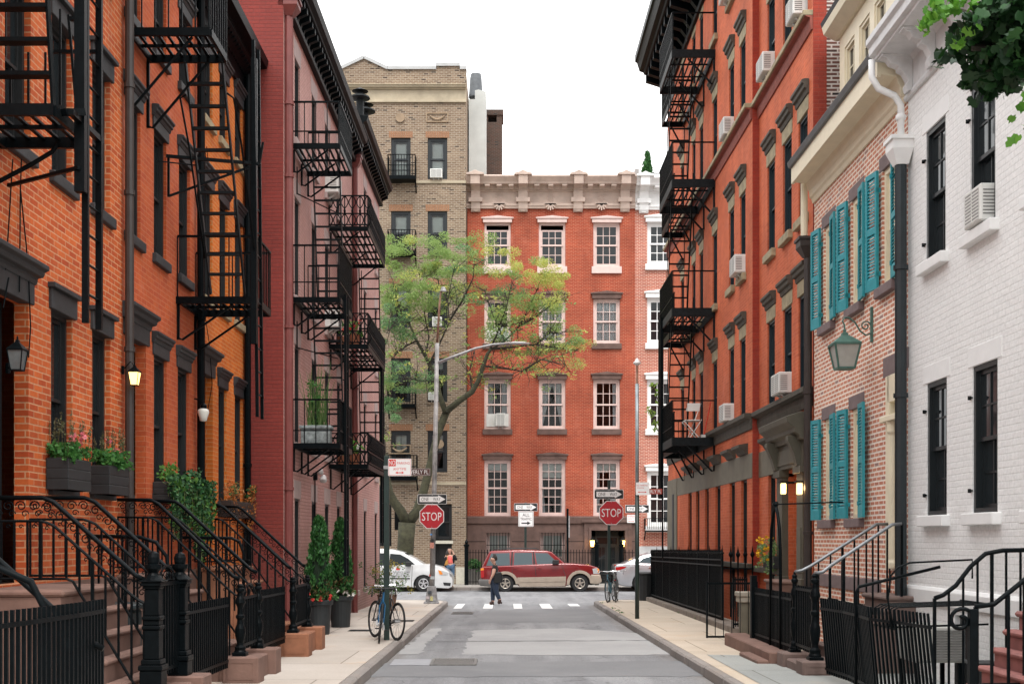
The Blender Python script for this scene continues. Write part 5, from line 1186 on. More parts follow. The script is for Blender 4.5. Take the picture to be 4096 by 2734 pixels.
for k in range(12): m.box(4.42,4.70,12.585,12.6,.45+k*.027,.462+k*.027)
m.build('grille',ACG,o); m=MB()
for x in (4.24,4.68):
    for y in (12.65,13.15): m.box(x-.02,x+.02,y-.02,y+.02,gs(13),.42)
m.build('stand',IRON,o); MB().box(4.72,5.1,12.55,12.9,gs(13),.42).build('backing_box',WOODK,o)
stoop('stoop','painted red stoop with curving black rails before the white house',5.2,-1,9.7,11.3,1.2,.35,4.15,7,REDSTONE)
zW=zf(5.2,-1,.35,4.05,1.2,-.0)
rail_set('stoop_railing','curving black rail of the red stoop touched by the thin curved rod',11.5,[(5.1,1.6),(4.66,1.59),(4.5,1.56),(4.36,1.44),(4.22,1.26),(4.1,1.17),(4.02,1.14)],lambda X:gs(11.5),lower=0,scr=False,sp=.13,bottom=False,bal=.009)
rail_set('stoop_railing','curving black rail of the red stoop ending in a curled volute post',10.45,[(5.0,1.45),(4.62,1.43),(4.46,1.38),(4.3,1.25),(4.16,1.14),(4.0,1.12)],lambda X:gs(10.5),lower=0,scr=False,sp=.14,bottom=False,bal=.011)
for X,Y,h,lb in ((3.98,10.45,1.1,'thick black rail post with a curled volute before the red steps'),(4.55,9.9,1.0,'second black rail post with a curled volute, cut by the picture edge')):
    o=empty('rail_post',(X,Y,gs(Y)),lb,'post'); MB().box(X-.035,X+.035,Y-.035,Y+.035,gs(Y),h).build('shaft',IRON,o,bevel=.005)
    m=MB(); scroll(m,(X-.1,Y,h-.1),.12,(1,0,0),(0,0,1),n=20,turns=1.3,t=.018,flip=1); m.build('volute',IRON,o,smooth=True)
o=empty('cross_bar',(4.2,10.9,.8),'horizontal iron bar between the volute posts of the red stoop','bar'); MB().bar((3.98,10.45,.45),(4.9,10.45,.46),.03).build('rail',IRON,o)
# fence across the avenue
zfar=lambda x,y:gs(y)
fence('area_fence','long iron fence before the far brownstone basement, behind the red car',[(FXx(1068.5,55.8),55.8),(FXx(1372,55.8),55.8)],zfar,1.62,sp=.13,rail=(.15,-.14),bar=.014)
fence('area_fence','short iron fence beside the far lit door, above the silver car',[(FXx(1424,55.8),55.8),(FXx(1462,55.8),55.8)],zfar,1.62,sp=.15,rail=(.15,-.14),bar=.014)
for x,lb in ((1070,'iron fence post with a pointed cap by the buff building plinth'),(1369,'iron gate post of the far lit door, on the red car side'),(1425,'iron gate post of the far lit door, on the silver car side')):
    X=FXx(x,55.7); o=empty('gate_post',(X,55.7,gs(55.7)),lb,'post'); z=gs(55.7)
    MB().lathe([(.1,0),(.1,1.75),(.14,1.78),(.14,1.84),(.06,1.88),(.09,1.96),(.01,2.1)],(X,55.7,z),8).build('shaft',IRON,o)
# ------------------------------------------------------------------ signs and poles
def text_mesh(s, align='CENTER'):
    cu = bpy.data.curves.new('lettering','FONT'); cu.body = s; cu.align_x = align; cu.resolution_u = 3
    o = bpy.data.objects.new('tmp', cu); COL.objects.link(o); bpy.context.view_layer.update()
    me = bpy.data.meshes.new_from_object(o); bpy.data.objects.remove(o); bpy.data.curves.remove(cu)
    return me
def letter(root, s, cx, cz, h, w, y, mat, name='lettering', bold=0.0):
    """block lettering facing -Y, fitted to width w and cap height h, centred at (cx,cz)"""
    me = text_mesh(s); xs=[v.co.x for v in me.vertices]; ys=[v.co.y for v in me.vertices]
    if not xs: return
    x0,x1,y0,y1 = min(xs),max(xs),min(ys),max(ys); kx=w/(x1-x0); ky=h/(y1-y0)
    I = INV.get(root, Matrix())
    for v in me.vertices: v.co = I @ Vector((cx+(v.co.x-(x0+x1)/2)*kx, y, cz+(v.co.y-(y0+y1)/2)*ky))
    me.name='lettering'
    o = put(name, me, mat, root)
    return o
S_RED=plain('sign_red',(.42,.014,.024),.45,.08,4); S_RED2=plain('sign_bright_red',(.58,.035,.025),.45,.06,4); S_WH=plain('sign_white',(.74,.74,.73),.45,.05,4); S_BK=plain('sign_black',(.010,.012,.014),.45,.2,4); S_BR=plain('sign_brown',(.075,.030,.025),.5,.1,4)
S_BACK=plain('sign_aluminium',(.35,.35,.35),.4,.15,4,.5)
def plate(root, pts, y0, y1, mat, name): return MB().prism(pts, lambda a,b,t:(a,t,b), y0, y1).build(name, mat, root)
def rect(cx,cz,w,h,r=.012):
    o=[]
    for sx,sz,t0 in ((1,1,0),(-1,1,90),(-1,-1,180),(1,-1,270)):
        for i in range(4): t=radians(t0+i*30); o.append((cx+sx*(w/2-r)+r*cos(t),cz+sz*(h/2-r)+r*sin(t)))
    return o
def octagon(cx,cz,w): r=w/2/cos(pi/8); return [(cx+r*cos(pi/8+k*pi/4),cz+r*sin(pi/8+k*pi/4)) for k in range(8)]
def bolts(root, pts, y):
    m=MB()
    for x,z in pts: m.lathe([(.012,0),(.012,-.006),(.005,-.01)],(x,y,z),8,1)
    m.build('bolt', S_BACK, root)
def stop_sign(label, cx, cz, w, Y):
    o=empty('stop_sign',(cx,Y,cz),label,'stop sign')
    plate(o,octagon(cx,cz,w),Y-.003,Y,S_WH,'border'); plate(o,octagon(cx,cz,w*.945),Y-.006,Y-.0035,S_RED,'face'); plate(o,octagon(cx,cz,w*.99),Y+.001,Y+.004,S_BACK,'back')
    letter(o,'STOP',cx,cz,w*.34,w*.80,Y-.0068,S_WH); bolts(o,[(cx,cz+w*.43),(cx,cz-w*.43)],Y-.006); return o
def one_way(label, cx, cz, w, h, Y):
    o=empty('one_way_sign',(cx,Y,cz),label,'one way sign')
    plate(o,rect(cx,cz,w,h,.03),Y-.002,Y+.002,S_WH,'border'); plate(o,rect(cx,cz,w-.022,h-.022,.025),Y-.004,Y-.0025,S_BK,'face')
    a=h*.28; x0=cx-w*.43; x1=cx+w*.45; n=cx+w*.20
    plate(o,[(x0,cz-a),(n,cz-a),(n,cz-h*.42),(x1,cz),(n,cz+h*.42),(n,cz+a),(x0,cz+a)],Y-.006,Y-.0045,S_WH,'arrow')
    letter(o,'ONE',cx-w*.245,cz,h*.36,w*.25,Y-.0068,S_BK); letter(o,'WAY',cx+w*.155,cz,h*.36,w*.25,Y-.0068,S_BK); bolts(o,[(cx,cz+h*.42),(cx,cz-h*.42)],Y-.004); return o
def arrow(root, cx, cz, w, h, Y, mat, both=True, name='arrow'):
    t=h*.16; hd=h*.9
    pts=[(cx-w/2+ (hd if both else 0),cz-t),(cx+w/2-hd,cz-t),(cx+w/2-hd,cz-h/2),(cx+w/2,cz),(cx+w/2-hd,cz+h/2),(cx+w/2-hd,cz+t),(cx-w/2+(hd if both else 0),cz+t)]
    if both: pts+=[(cx-w/2+hd,cz+h/2),(cx-w/2,cz),(cx-w/2+hd,cz-h/2)]
    return plate(root,pts,Y-.0015,Y,mat,name)
def D2(x,y,Y): return ((x-CX)/F*Y, CAM_Z+(HY-y)/F*Y)
# left green post + no parking sign
def post(label, X, Y, z1, w, mat, top=None, holes=True):
    o=empty('sign_post',(X,Y,gs(Y)),label,'sign post'); m=MB()
    m.box(X-w/2,X+w/2,Y-w*.35,Y+w*.35,gs(Y)-.1,z1); m.build('pole',mat,o,bevel=.004)
    m=MB()
    if holes:
        n=int((z1-gs(Y))/.12)
        for k in range(n): z=gs(Y)+.1+k*.12; m.lathe([(.009,0),(.009,-.003)],(X,Y-w*.35,z),6,1)
        m.build('punched_hole',S_BK,o)
    return o
Y=21.45; X=(887-CX)/F*Y; post('dark green sign post with black and blue bicycles leaning on it',X,Y,CAM_Z+(HY-1045)/F*Y,.095,DKGREEN)
cx,cz=D2(917.6,1071.5,Y); w,h=53*Y/F,39.5*Y/F; yy=Y-.06
o=empty('no_parking_sign',(cx,yy,cz),'NO PARKING ANYTIME sign with two-way red arrow above the blue bicycle','parking sign')
plate(o,rect(cx,cz,w,h,.015),yy-.003,yy,S_WH,'panel'); rp=MB(); ring(rp,cx-w/2+.012,cx+w/2-.012,cz-h/2+.012,cz+h/2-.012,.005,yy-.0045,yy-.0032); rp.build('border',S_RED2,o)
plate(o,[(cx-w*.48,cz+h*.06),(cx-w*.17,cz+h*.06),(cx-w*.17,cz+h*.46),(cx-w*.48,cz+h*.46)],yy-.0055,yy-.0035,S_RED2,'red_field')
letter(o,'NO',cx-w*.325,cz+h*.26,h*.28,w*.26,yy-.0065,S_WH); letter(o,'PARKING',cx+w*.16,cz+h*.24,h*.15,w*.54,yy-.005,S_RED2); letter(o,'ANYTIME',cx,cz-h*.10,h*.15,w*.56,yy-.005,S_RED2)
arrow(o,cx,cz-h*.31,w*.38,h*.15,yy-.004,S_RED2); plate(o,rect(cx,cz,w,h,.015),yy+.001,yy+.003,S_BACK,'back'); MB().box(X-.05,cx+.02,yy+.004,Y-.03,cz-.03,cz+.03).build('clamp',S_BACK,o)
# left street light with street name, one way and stop signs
Y=36.3; X=(991-CX)/F*Y; k=Y/F
o=empty('street_light',(X,Y,gs(Y)),'weathered grey street light pole with stickers on its base and a long curved arm','street light')
b=MB(); z0=gs(Y)
def frus(m,x0,x1,y0,y1,za,zb,ins): m.add([(x0,y0,za),(x1,y0,za),(x1,y1,za),(x0,y1,za),(x0+ins,y0+ins,zb),(x1-ins,y0+ins,zb),(x1-ins,y1-ins,zb),(x0+ins,y1-ins,zb)],[(0,3,2,1),(4,5,6,7),(0,1,5,4),(1,2,6,5),(2,3,7,6),(3,0,4,7)])
frus(b,X-.25,X+.22,Y-.25,Y+.22,z0-.05,z0+.06,.02); frus(b,X-.185,X+.165,Y-.18,Y+.17,z0+.06,z0+.52,.055); b.build('base',plain('chipped_grey_paint',(.24,.24,.245),.6,.4,7,.1,.2),o,bevel=.012)
zt=CAM_Z+(HY-787)*k; PG=plain('weathered_pole',(.30,.295,.29),.6,.5,3.5,.15,.2)
X2=(1003-CX)/F*Y
MB().tube([(X,Y,z0+.5),((X+X2)/2,Y,(z0+zt)/2),(X2,Y,zt)],[.082,.072,.062],10).build('pole',PG,o,smooth=True)
pr=at(0,1003,787,Y); MB().tube([pr,at(0,1008,700,Y),at(0,1011,672,Y),at(0,1016,662,Y)],[.04,.03,.025,.025],8).build('upper_rod',RUST_M,o,smooth=True)
MB().lathe([(.02,.06),(.05,.05),(.07,.0),(.10,-.08),(.02,-.09)],at(0,1017,662,Y),10).build('small_lamp_head',GREY_M,o)
MB().tube([at(0,1005,832,Y),at(0,1040,818,Y),at(0,1090,799,Y),at(0,1130,790,Y),at(0,1170,787,Y)],[.05,.04,.035,.032,.03],8).build('arm',GREY_M,o,smooth=True)
hd=MB(); c=at(0,1193,787,Y); hd.tube([c-Vector((.33,0,.0)),c-Vector((.2,0,-.01)),c+Vector((.1,0,.0)),c+Vector((.3,0,-.02))],[.035,.075,.075,.03],10); hd.v=[Vector((p.x,p.y,c.z+(p.z-c.z)*.6)) for p in hd.v]; hd.build('lamp_head',plain('lamp_head_grey',(.42,.42,.42),.4,.1),o,smooth=True)
for (x,y,w,h,cc) in ((991,1250,9,13,(.50,.22,.17)),(991,1240,8,6,(.02,.02,.022)),(992,1324,9,7,(.45,.5,.52)),(986,1319,3,5,(.5,.05,.03)),(989,1225,5,4,(.1,.25,.5))):
    p=at(0,x,y,Y-.085); MB().box(p.x-w*k/2,p.x+w*k/2,p.y-.004,p.y,p.z-h*k/2,p.z+h*k/2).build('sticker',plain('sticker_%d'%(x*7+y),cc,.6,.3,30),o)
for (x,y,w,h,cc) in ((986,1358,8,7,(.05,.06,.07)),(990,1372,6,10,(.55,.52,.25)),(988,1381,0,0,(.5,.5,.5)),(981,1370,7,6,(.5,.45,.46))):
    if w: p=at(0,x,y,Y-.185); MB().box(p.x-w*k/2,p.x+w*k/2,p.y-.012,p.y+.05,p.z-h*k/2,p.z+h*k/2).build('sticker',plain('sticker_%d'%(x*7+y),cc,.6,.3,30),o)
cx,cz=D2(992,1144.5,Y); one_way('black ONE WAY sign above the STOP sign on the grey street light pole',cx,cz,67*k,22.5*k,Y-.11)
cx,cz=D2(991,1184,Y); stop_sign('red STOP sign on the grey street light pole before the white van',cx,cz,56*k,Y-.11)
cx,cz=D2(952,1082,Y); w,h=70*k,16.5*k
o=empty('street_name_sign',(cx,Y,cz),'brown WAVERLY PL street name sign on the grey pole, half behind the parking sign','street sign')
plate(o,rect(cx,cz,w,h,.012),Y-.01,Y+.01,S_BR,'panel'); rp=MB(); ring(rp,cx-w/2+.008,cx+w/2-.008,cz-h/2+.006,cz+h/2-.006,.005,Y-.0125,Y-.0105); rp.build('border',S_WH,o); letter(o,'WAVERLY PL',cx+.01,cz,h*.55,w*.86,Y-.0125,S_WH)
# across the avenue: one way / all traffic
Y=53.0; k=Y/F; X=(1205.5-CX)/F*Y
post('dark post behind the red car carrying ONE WAY and ALL TRAFFIC signs',X,Y,CAM_Z+(HY-1152)*k,.10,DKGREEN,holes=False)
cx,cz=D2(1206,1162.7,Y); one_way('ONE WAY sign above ALL TRAFFIC across the avenue',cx,cz,53.5*k,18*k,Y-.08)
cx,cz=D2(1206.5,1189.6,Y); w,h=35*k,35*k
o=empty('traffic_sign',(cx,Y-.08,cz),'white ALL TRAFFIC sign with black arrow behind the red car','traffic sign')
plate(o,rect(cx,cz,w,h,.04),Y-.084,Y-.08,S_WH,'panel'); rp=MB(); ring(rp,cx-w/2+.025,cx+w/2-.025,cz-h/2+.025,cz+h/2-.025,.012,Y-.0865,Y-.0845); rp.build('border',S_BK,o)
letter(o,'ALL',cx,cz+h*.27,h*.2,w*.46,Y-.087,S_BK); letter(o,'TRAFFIC',cx,cz,h*.17,w*.74,Y-.087,S_BK); arrow(o,cx,cz-h*.27,w*.6,h*.24,Y-.086,S_BK,both=False)
# thin lamp-less pole in front of the far house
Y=55.0; o=empty('utility_pole',((1302-CX)/F*Y,Y,gs(Y)),'thin dark pole with a pale strip before the far brownstone basement','pole'); x=(1302-CX)/F*Y
MB().tube([(x,Y,gs(Y)),(x,Y,CAM_Z+(HY-1166)/F*Y)],.05,8).build('pole',IRON,o); MB().box(x+.04,x+.1,Y-.02,Y+.02,CAM_Z+(HY-1232)/F*Y,CAM_Z+(HY-1182)/F*Y).build('strip',GREY_M,o)
# right stop sign post
Y=37.5; k=Y/F; X=(1397,)[0]; X=(1397-CX)/F*Y
post('dark green post carrying ONE WAY and STOP, pale blue bicycle beside it',X,Y,CAM_Z+(HY-1100)*k,.085,DKGREEN)
cx,cz=D2(1396.5,1133,Y); one_way('black ONE WAY sign above the STOP sign near the silver car',cx,cz,66.5*k,21.5*k,Y-.06)
cx,cz=D2(1402,1175.5,Y); stop_sign('red STOP sign on the green post in front of the far lit doorway',cx,cz,55*k,Y-.05)
# right grey / green pole
Y=28.2; k=Y/F; X=(1461.5-CX)/F*Y
o=empty('lamp_pole',(X,Y,gs(Y)),'tall slim pole, dark green below and galvanised above, with a tiny lamp cap','pole')
zs_=CAM_Z+(HY-1133)*k; zt=CAM_Z+(HY-838)*k
MB().tube([(X,Y,gs(Y)-.05),(X,Y,zs_)],.05,10).build('lower_pole',DKGREEN,o,smooth=True); MB().tube([(X,Y,zs_),(X,Y,CAM_Z+(HY-880)*k)],.042,10).build('upper_pole',plain('blue_galvanised',(.30,.36,.38),.45,.25,6,.3),o,smooth=True)
MB().tube([(X,Y,CAM_Z+(HY-880)*k),(X,Y,zt)],.024,8).build('rod',RUST_M,o); MB().lathe([(.02,0),(.045,.02),(.085,.05),(.09,.08),(.05,.12),(.03,.16),(.01,.18)],(X,Y,zt-.01),12).build('lamp_cap',S_WH,o,smooth=True)
cx,cz=D2(1473.5,1120.3,Y); w,h=30.5*k,29*k; yy=Y-.055
o=empty('no_parking_sign',(cx,yy,cz),'white NO PARKING sign with red arrow on the slim pole with a lamp cap','parking sign')
plate(o,rect(cx,cz,w,h,.01),yy-.003,yy,S_WH,'panel'); letter(o,'NO PARKING',cx-w*.04,cz+h*.26,h*.12,w*.80,yy-.0045,S_RED2); letter(o,'Anytime',cx-w*.16,cz+h*.06,h*.15,w*.5,yy-.0045,S_RED2); arrow(o,cx-.01,cz-h*.27,w*.66,h*.13,yy-.0035,S_RED2)
cx,cz=D2(1492,1126.5,Y+.1); w,h=54*k,12.5*k
o=empty('street_name_sign',(cx,Y+.1,cz),'red-brown WAVERLY PL street name sign behind the slim pole with lamp cap','street sign')
plate(o,rect(cx,cz,w,h,.008),Y+.095,Y+.105,plain('sign_rust_red',(.30,.045,.03),.5,.15,5),'panel'); letter(o,'WAVERLY PL',cx,cz,h*.62,w*.92,Y+.0935,S_WH)
# far right one way and parking signs across the avenue
Y=53.0; k=Y/F; X=(1460-CX)/F*Y
post('sign post across the avenue mostly hidden behind the slim pole',X,Y,CAM_Z+(HY-1150)*k,.10,GREY_M,holes=False)
cx,cz=D2(1461,1166.5,Y); one_way('ONE WAY sign across the avenue crossed by the slim pole',cx,cz,54.5*k,18*k,Y-.08)
cx,cz=D2(1447.5,1189,Y); w,h=19*k,18.5*k
o=empty('no_parking_sign',(cx,Y-.08,cz),'small white regulation sign below a ONE WAY sign across the avenue','parking sign')
plate(o,rect(cx,cz,w,h,.02),Y-.084,Y-.08,S_WH,'panel'); letter(o,'NO PARKING',cx,cz+h*.33,h*.13,w*.8,Y-.0855,S_RED2); letter(o,'Monday Friday',cx,cz+h*.12,h*.1,w*.7,Y-.0855,S_RED2); letter(o,'8am 6pm',cx-w*.1,cz-h*.08,h*.1,w*.5,Y-.0855,S_RED2); arrow(o,cx,cz-h*.32,w*.7,h*.12,Y-.085,S_RED2)
# ------------------------------------------------------------------ lanterns and lamps
AMBER=emit('lit_amber_glass',(1.0,.60,.20),3.2); LIT=emit('lit_warm_glass',(1.0,.72,.34),1.7); AMB2=emit('lit_far_glass',(1.0,.55,.16),10)
FROST=plain('frosted_lantern_glass',(.36,.36,.33),.35,.1,8)
def lantern(label, c, w, h, frame, glass, arm=None, lit=0, cat='lantern', col=(1,.6,.25)):
    c=Vector(c); o=empty('wall_lantern',c,label,cat); t=w*.5; b=w*.32; m=MB(); gl=MB()
    z0,z1=c.z-h*.38,c.z+h*.16
    for s in range(4):
        a=pi/4+s*pi/2; a2=a+pi/2
        p=lambda r,ang,z: Vector((c.x+r*1.414*cos(ang),c.y+r*1.414*sin(ang),z))
        m.bar(p(b,a,z0),p(t,a,z1),w*.06); m.bar(p(b,a,z0),p(b,a2,z0),w*.07); m.bar(p(t,a,z1),p(t,a2,z1),w*.07)
        gl.quad(p(b*.95,a,z0),p(b*.95,a2,z0),p(t*.95,a2,z1),p(t*.95,a,z1))
    m.lathe([(t*1.5,0),(t*1.55,h*.02),(t*.75,h*.16),(t*.35,h*.22),(t*.3,h*.27),(t*.12,h*.30),(t*.16,h*.34),(.002,h*.40)],(c.x,c.y,z1),4)
    m.lathe([(b*1.5,-h*.02),(b*1.5,0),(b*.6,.005)],(c.x,c.y,z0),4)
    m.build('frame',frame,o); gl.build('glass',glass,o)
    if arm:
        a=MB(); a.tube(arm,w*.05,6); q=arm[-1]; a.lathe([(w*.16,-.05),(w*.16,.05)],q,8); a.build('arm',frame,o)
    if lit:
        L=bpy.data.lights.new('lantern_bulb','POINT'); L.energy=lit; L.color=col; L.shadow_soft_size=.05; lo=bpy.data.objects.new('bulb',L); COL.objects.link(lo); lo.parent=o; lo.location=(0,0,-h*.1)
    return o
lantern('lit black carriage lantern beside the doorway, by the brown downspout',(-4.50,14.72,3.66),.12,.29,IRON,AMBER,[(-4.50,14.72,3.78),(-4.56,14.75,3.84),(-4.66,14.78,3.74)],lit=16)
lantern('unlit black carriage lantern at the dark doorway of the house with flower boxes',(-4.52,11.25,3.38),.14,.34,IRON,plain('smoky_lantern_glass',(.09,.11,.115),.25,.2,8),[(-4.52,11.25,3.3),(-4.75,11.6,3.32)])
p=Vector((-4.52,18.12,3.55)); o=empty('globe_lamp',p,'unlit white glass bell lamp beside the doorway, by the black pipe','lamp')
MB().lathe([(.02,-.11),(.05,-.10),(.06,-.05),(.085,.02),(.08,.06),(.05,.08)],p,12).build('shade',plain('opal_glass',(.75,.74,.68),.25,.05),o,smooth=True); MB().lathe([(.05,.08),(.05,.13),(.02,.16)],p,10).build('cap',IRON,o); MB().tube([p+Vector((0,0,.15)),p+Vector((0,0,.2)),(-4.66,18.14,3.78)],.012,6).build('arm',IRON,o)
p=Vector((-3.78,25.0,2.92)); o=empty('floodlight',p,'grey twin floodlight on the purple brick wall, conduit below','floodlight')
m=MB(); m.lathe([(.02,-.1),(.06,-.06),(.075,.04),(.07,.05)],(0,0,0),12,1); m.map(Matrix.Translation(p)@Matrix.Rotation(radians(-120),4,'X')); m.build('lamp_head',plain('lamp_silver',(.6,.6,.6),.3,.1),o,smooth=True); m=MB(); m.lathe([(.02,-.08),(.05,-.05),(.06,.03)],(0,0,0),12,1); m.map(Matrix.Translation(p+Vector((-.05,-.02,.14)))@Matrix.Rotation(radians(-60),4,'X')); m.build('lamp_head',plain('lamp_silver',(.6,.6,.6),.3,.1),o,smooth=True)
MB().box(-3.98,-3.9,24.95,25.05,2.9,3.05).build('back_box',IRON,o); MB().tube([(-3.95,25,2.9),(-3.95,25,1.6)],.014,6).build('conduit',IRON,o)
c=Vector((4.80,17.4,4.36)); o=lantern('large verdigris green hanging lantern on a scrolled bracket over the salmon brick wall',c,.36,.62,plain('verdigris_iron',(.055,.13,.105),.55,.25,12),FROST)
m=MB(); VG=plain('verdigris_iron',(.055,.13,.105),.55,.25,12)
m.tube([(4.80,17.4,4.68),(4.80,17.4,4.74),(4.77,17.4,4.80),(4.80,17.4,4.85),(4.86,17.4,4.85),(4.95,17.4,4.78),(5.02,17.4,4.66),(5.10,17.4,4.6),(5.19,17.4,4.63)],.012,6); scroll(m,(5.10,17.4,4.73),.075,(1,0,0),(0,0,1),n=16,turns=1.4,t=.010); m.box(5.17,5.2,17.37,17.43,4.5,5.0); m.build('bracket',VG,o)
for x,Yv,lb in ((1798,22.15,'lit box lamp at the olive door, on the side of the red brick pier'),(1835,21.0,'lit box lamp at the olive door, on the side of the brown downspout')):
    X=(x-CX)/F*Yv; z=CAM_Z+(HY-1119)/F*Yv; o=empty('wall_lamp',(X,Yv,z),lb,'wall lamp')
    MB().box(X-.055,X+.035,Yv-.05,Yv+.05,z-.11,z+.09).build('glass',LIT,o,bevel=.012); MB().box(X-.085,X+.075,Yv-.08,Yv+.08,z+.10,z+.125).box(X+.05,5.2,Yv-.03,Yv+.03,z+.08,z+.12).build('cap',IRON,o)
    L=bpy.data.lights.new('lamp_bulb','POINT'); L.energy=5; L.color=(1,.62,.28); L.shadow_soft_size=.06; lo=bpy.data.objects.new('bulb',L); COL.objects.link(lo); lo.parent=o; lo.location=(.0,-.12,-.0)
for x,lb in ((1358.5,'lit amber lantern of the far brownstone doorway, above the red car bonnet'),(1428.5,'lit amber lantern of the far brownstone doorway, above the silver car boot')):
    p=at(0,x,1243,57.62); lantern(lb,p,.22,.55,IRON,AMB2,[p+Vector((0,0,.1)),p+Vector((0,.2,.12))],lit=45,col=(1,.45,.1))
p=at(0,797,1190,27.5)
for (x,Yv,y0,y1) in ((794.5,28.6,1146,1228),):
    pass
# ------------------------------------------------------------------ vehicles
def car_paint(name,col,metal=.0,rough=.3):
    m=plain(name,col,rough,.06,3,metal,0,.5,coat=.8); return m
LENS_R=plain('red_lens',(.35,.01,.012),.15,.15,20); LENS_A=plain('amber_lens',(.75,.25,.03),.15,.1,20); LENS_W=plain('clear_lens',(.55,.57,.58),.1,.15,20,.3)
CARGL=glass_mat('car_glass',True,(.02,.03,.033)); CARGL2=glass_mat('sky_sheen_car_glass',True,(.05,.075,.085)); BLK_P=plain('black_plastic',(.012,.013,.014),.6,.2)  # the paler side glass has the sky's reflection put into its tint
class Car:
    """side elevation surveyed at depth Yn (near flank); local x along the car, z above the road"""
    def __init__(s,name,label,cat,x_ref,Yn,width,sx=1.0):
        s.Y=Yn; s.W=width; s.x_ref=x_ref; s.root=empty(name,((px(15,x_ref,0)[0]-CX)/F*Yn,Yn+width/2,g(Yn)),label,cat)
    def P(s,x,y):
        a,b=px(15,x,y); return ((a-CX)/F*s.Y, CAM_Z+(HY-b)/F*s.Y)
    def pts(s,l): return [s.P(*p) for p in l]
    def body(s,poly,mat,name='body',inset=.0,bev=.06):
        pp=s.pts(poly); Y0=s.Y; Y1=s.Y+s.W
        o=MB().prism(pp,lambda a,b,t:(a,t,b),Y0+inset,Y1-inset).build(name,mat,s.root,bevel=bev,seg=3,smooth=True); return o
    def cabin(s,poly,zb,zr,tumble,mat,name='cabin',bev=.05):
        pp=s.pts(poly); zb=s.P(0,zb)[1]; zr=s.P(0,zr)[1]; s.cb=(zb,zr,tumble)
        n=len(pp); f=lambda z: .04+tumble*max(0,min(1,(z-zb)/(zr-zb)))
        vs=[(a,s.Y+f(b),b) for a,b in pp]+[(a,s.Y+s.W-f(b),b) for a,b in pp]
        fs=[(i,(i+1)%n,n+(i+1)%n,n+i) for i in range(n)]+[tuple(reversed(range(n))),tuple(range(n,2*n))]
        return MB().add(vs,fs).build(name,mat,s.root,bevel=bev,seg=3,smooth=True)
    def side(s,poly,mat,name,off=.006,parent=None,both=True,thick=.006):
        """thin panel on the flank following the tumblehome"""
        zb,zr,tu=s.cb; f=lambda z: .04+tu*max(0,min(1,(z-zb)/(zr-zb)))
        pp=s.pts(poly); n=len(pp)
        for sgn in ((0,1) if both else (0,)):
            m=MB()
            if sgn==0: A=[(a,s.Y+f(b)-off,b) for a,b in pp]; B=[(a,s.Y+f(b)-off+thick,b) for a,b in pp]
            else: A=[(a,s.Y+s.W-f(b)+off,b) for a,b in pp]; B=[(a,s.Y+s.W-f(b)+off-thick,b) for a,b in pp]
            m.add(A+B,[tuple(range(n)),tuple(range(n,2*n))]+[(i,(i+1)%n,n+(i+1)%n,n+i) for i in range(n)])
            m.build(name,mat,parent or s.root)
    def flat(s,poly,mat,name,off=.008,thick=.02,parent=None,bev=.004):
        return MB().prism(s.pts(poly),lambda a,b,t:(a,t,b),s.Y-off,s.Y-off+thick).build(name,mat,parent or s.root,bevel=bev)
    def across(s,p,q,mat,name,ins0=.1,ins1=.16,off=.008):
        """screen spanning the width between profile points p (low) and q (high)"""
        (xa,za),(xb,zb)=s.P(*p),s.P(*q); d=Vector((xb-xa,0,zb-za)).normalized(); nx=Vector((-d.z,0,d.x)); 
        if nx.z<0: nx=-nx
        nx*=off
        return MB().quad((xa+nx.x,s.Y+ins0,za+nx.z),(xa+nx.x,s.Y+s.W-ins0,za+nx.z),(xb+nx.x,s.Y+s.W-ins1,zb+nx.z),(xb+nx.x,s.Y+ins1,zb+nx.z)).build(name,mat,s.root)
    def wheel(s,x,y,r,style,spokes=5,rimcol=None):
        k=px(15,1,0)[0]-px(15,0,0)[0]; R=r*k/F*s.Y; cx,cz=s.P(x,y); cz=g(s.Y)+R-.01
        for near in (1,0):
            yc=s.Y+.02 if near else s.Y+s.W-.24
            w=MB().lathe([(R*.55,.02),(R*.66,0),(R*.93,.0),(R,.04),(R,.18),(R*.93,.22),(R*.6,.22)],(cx,yc,cz),28,1,cap=False).build('wheel',RUBBER,s.root,smooth=False)
            if not near: continue
            m=MB(); rr=R*.61; ring_=[(rr*1.02,.016),(rr*.93,.002),(rr*.86,.012),(rr*.83,.06)]
            m.lathe(ring_,(cx,yc,cz),24,1,cap=False); rim=rimcol or CHROME
            for i in range(spokes):
                a=2*pi*i/spokes+pi/2
                if style=='star': 
                    for da in (-.2,.2): m.bar((cx+rr*.15*cos(a+da),yc+.022,cz+rr*.15*sin(a+da)),(cx+rr*.92*cos(a+da*.75),yc+.012,cz+rr*.92*sin(a+da*.75)),rr*.14,.03,up=(0,1,0))
                else: m.bar((cx+rr*.1*cos(a),yc+.022,cz+rr*.1*sin(a)),(cx+rr*.92*cos(a),yc+.012,cz+rr*.92*sin(a)),rr*.27,.03,up=(0,1,0))
            m.lathe([(rr*.22,.02),(rr*.2,.0),(.001,-.004)],(cx,yc,cz),12,1)
            m.build('rim',rim,w); MB().lathe([(rr*1.05,.06),(rr*1.05,.066),(.001,.067)],(cx,yc,cz),20,1).build('brake_disc',plain('dark_brake',(.03,.03,.032),.5,.3),w)
def arch(cx,cy,r,a0=200,a1=-20,n=10): return [(cx+r*cos(radians(a0+(a1-a0)*i/n)),cy-r*sin(radians(a0+(a1-a0)*i/n))) for i in range(n+1)]
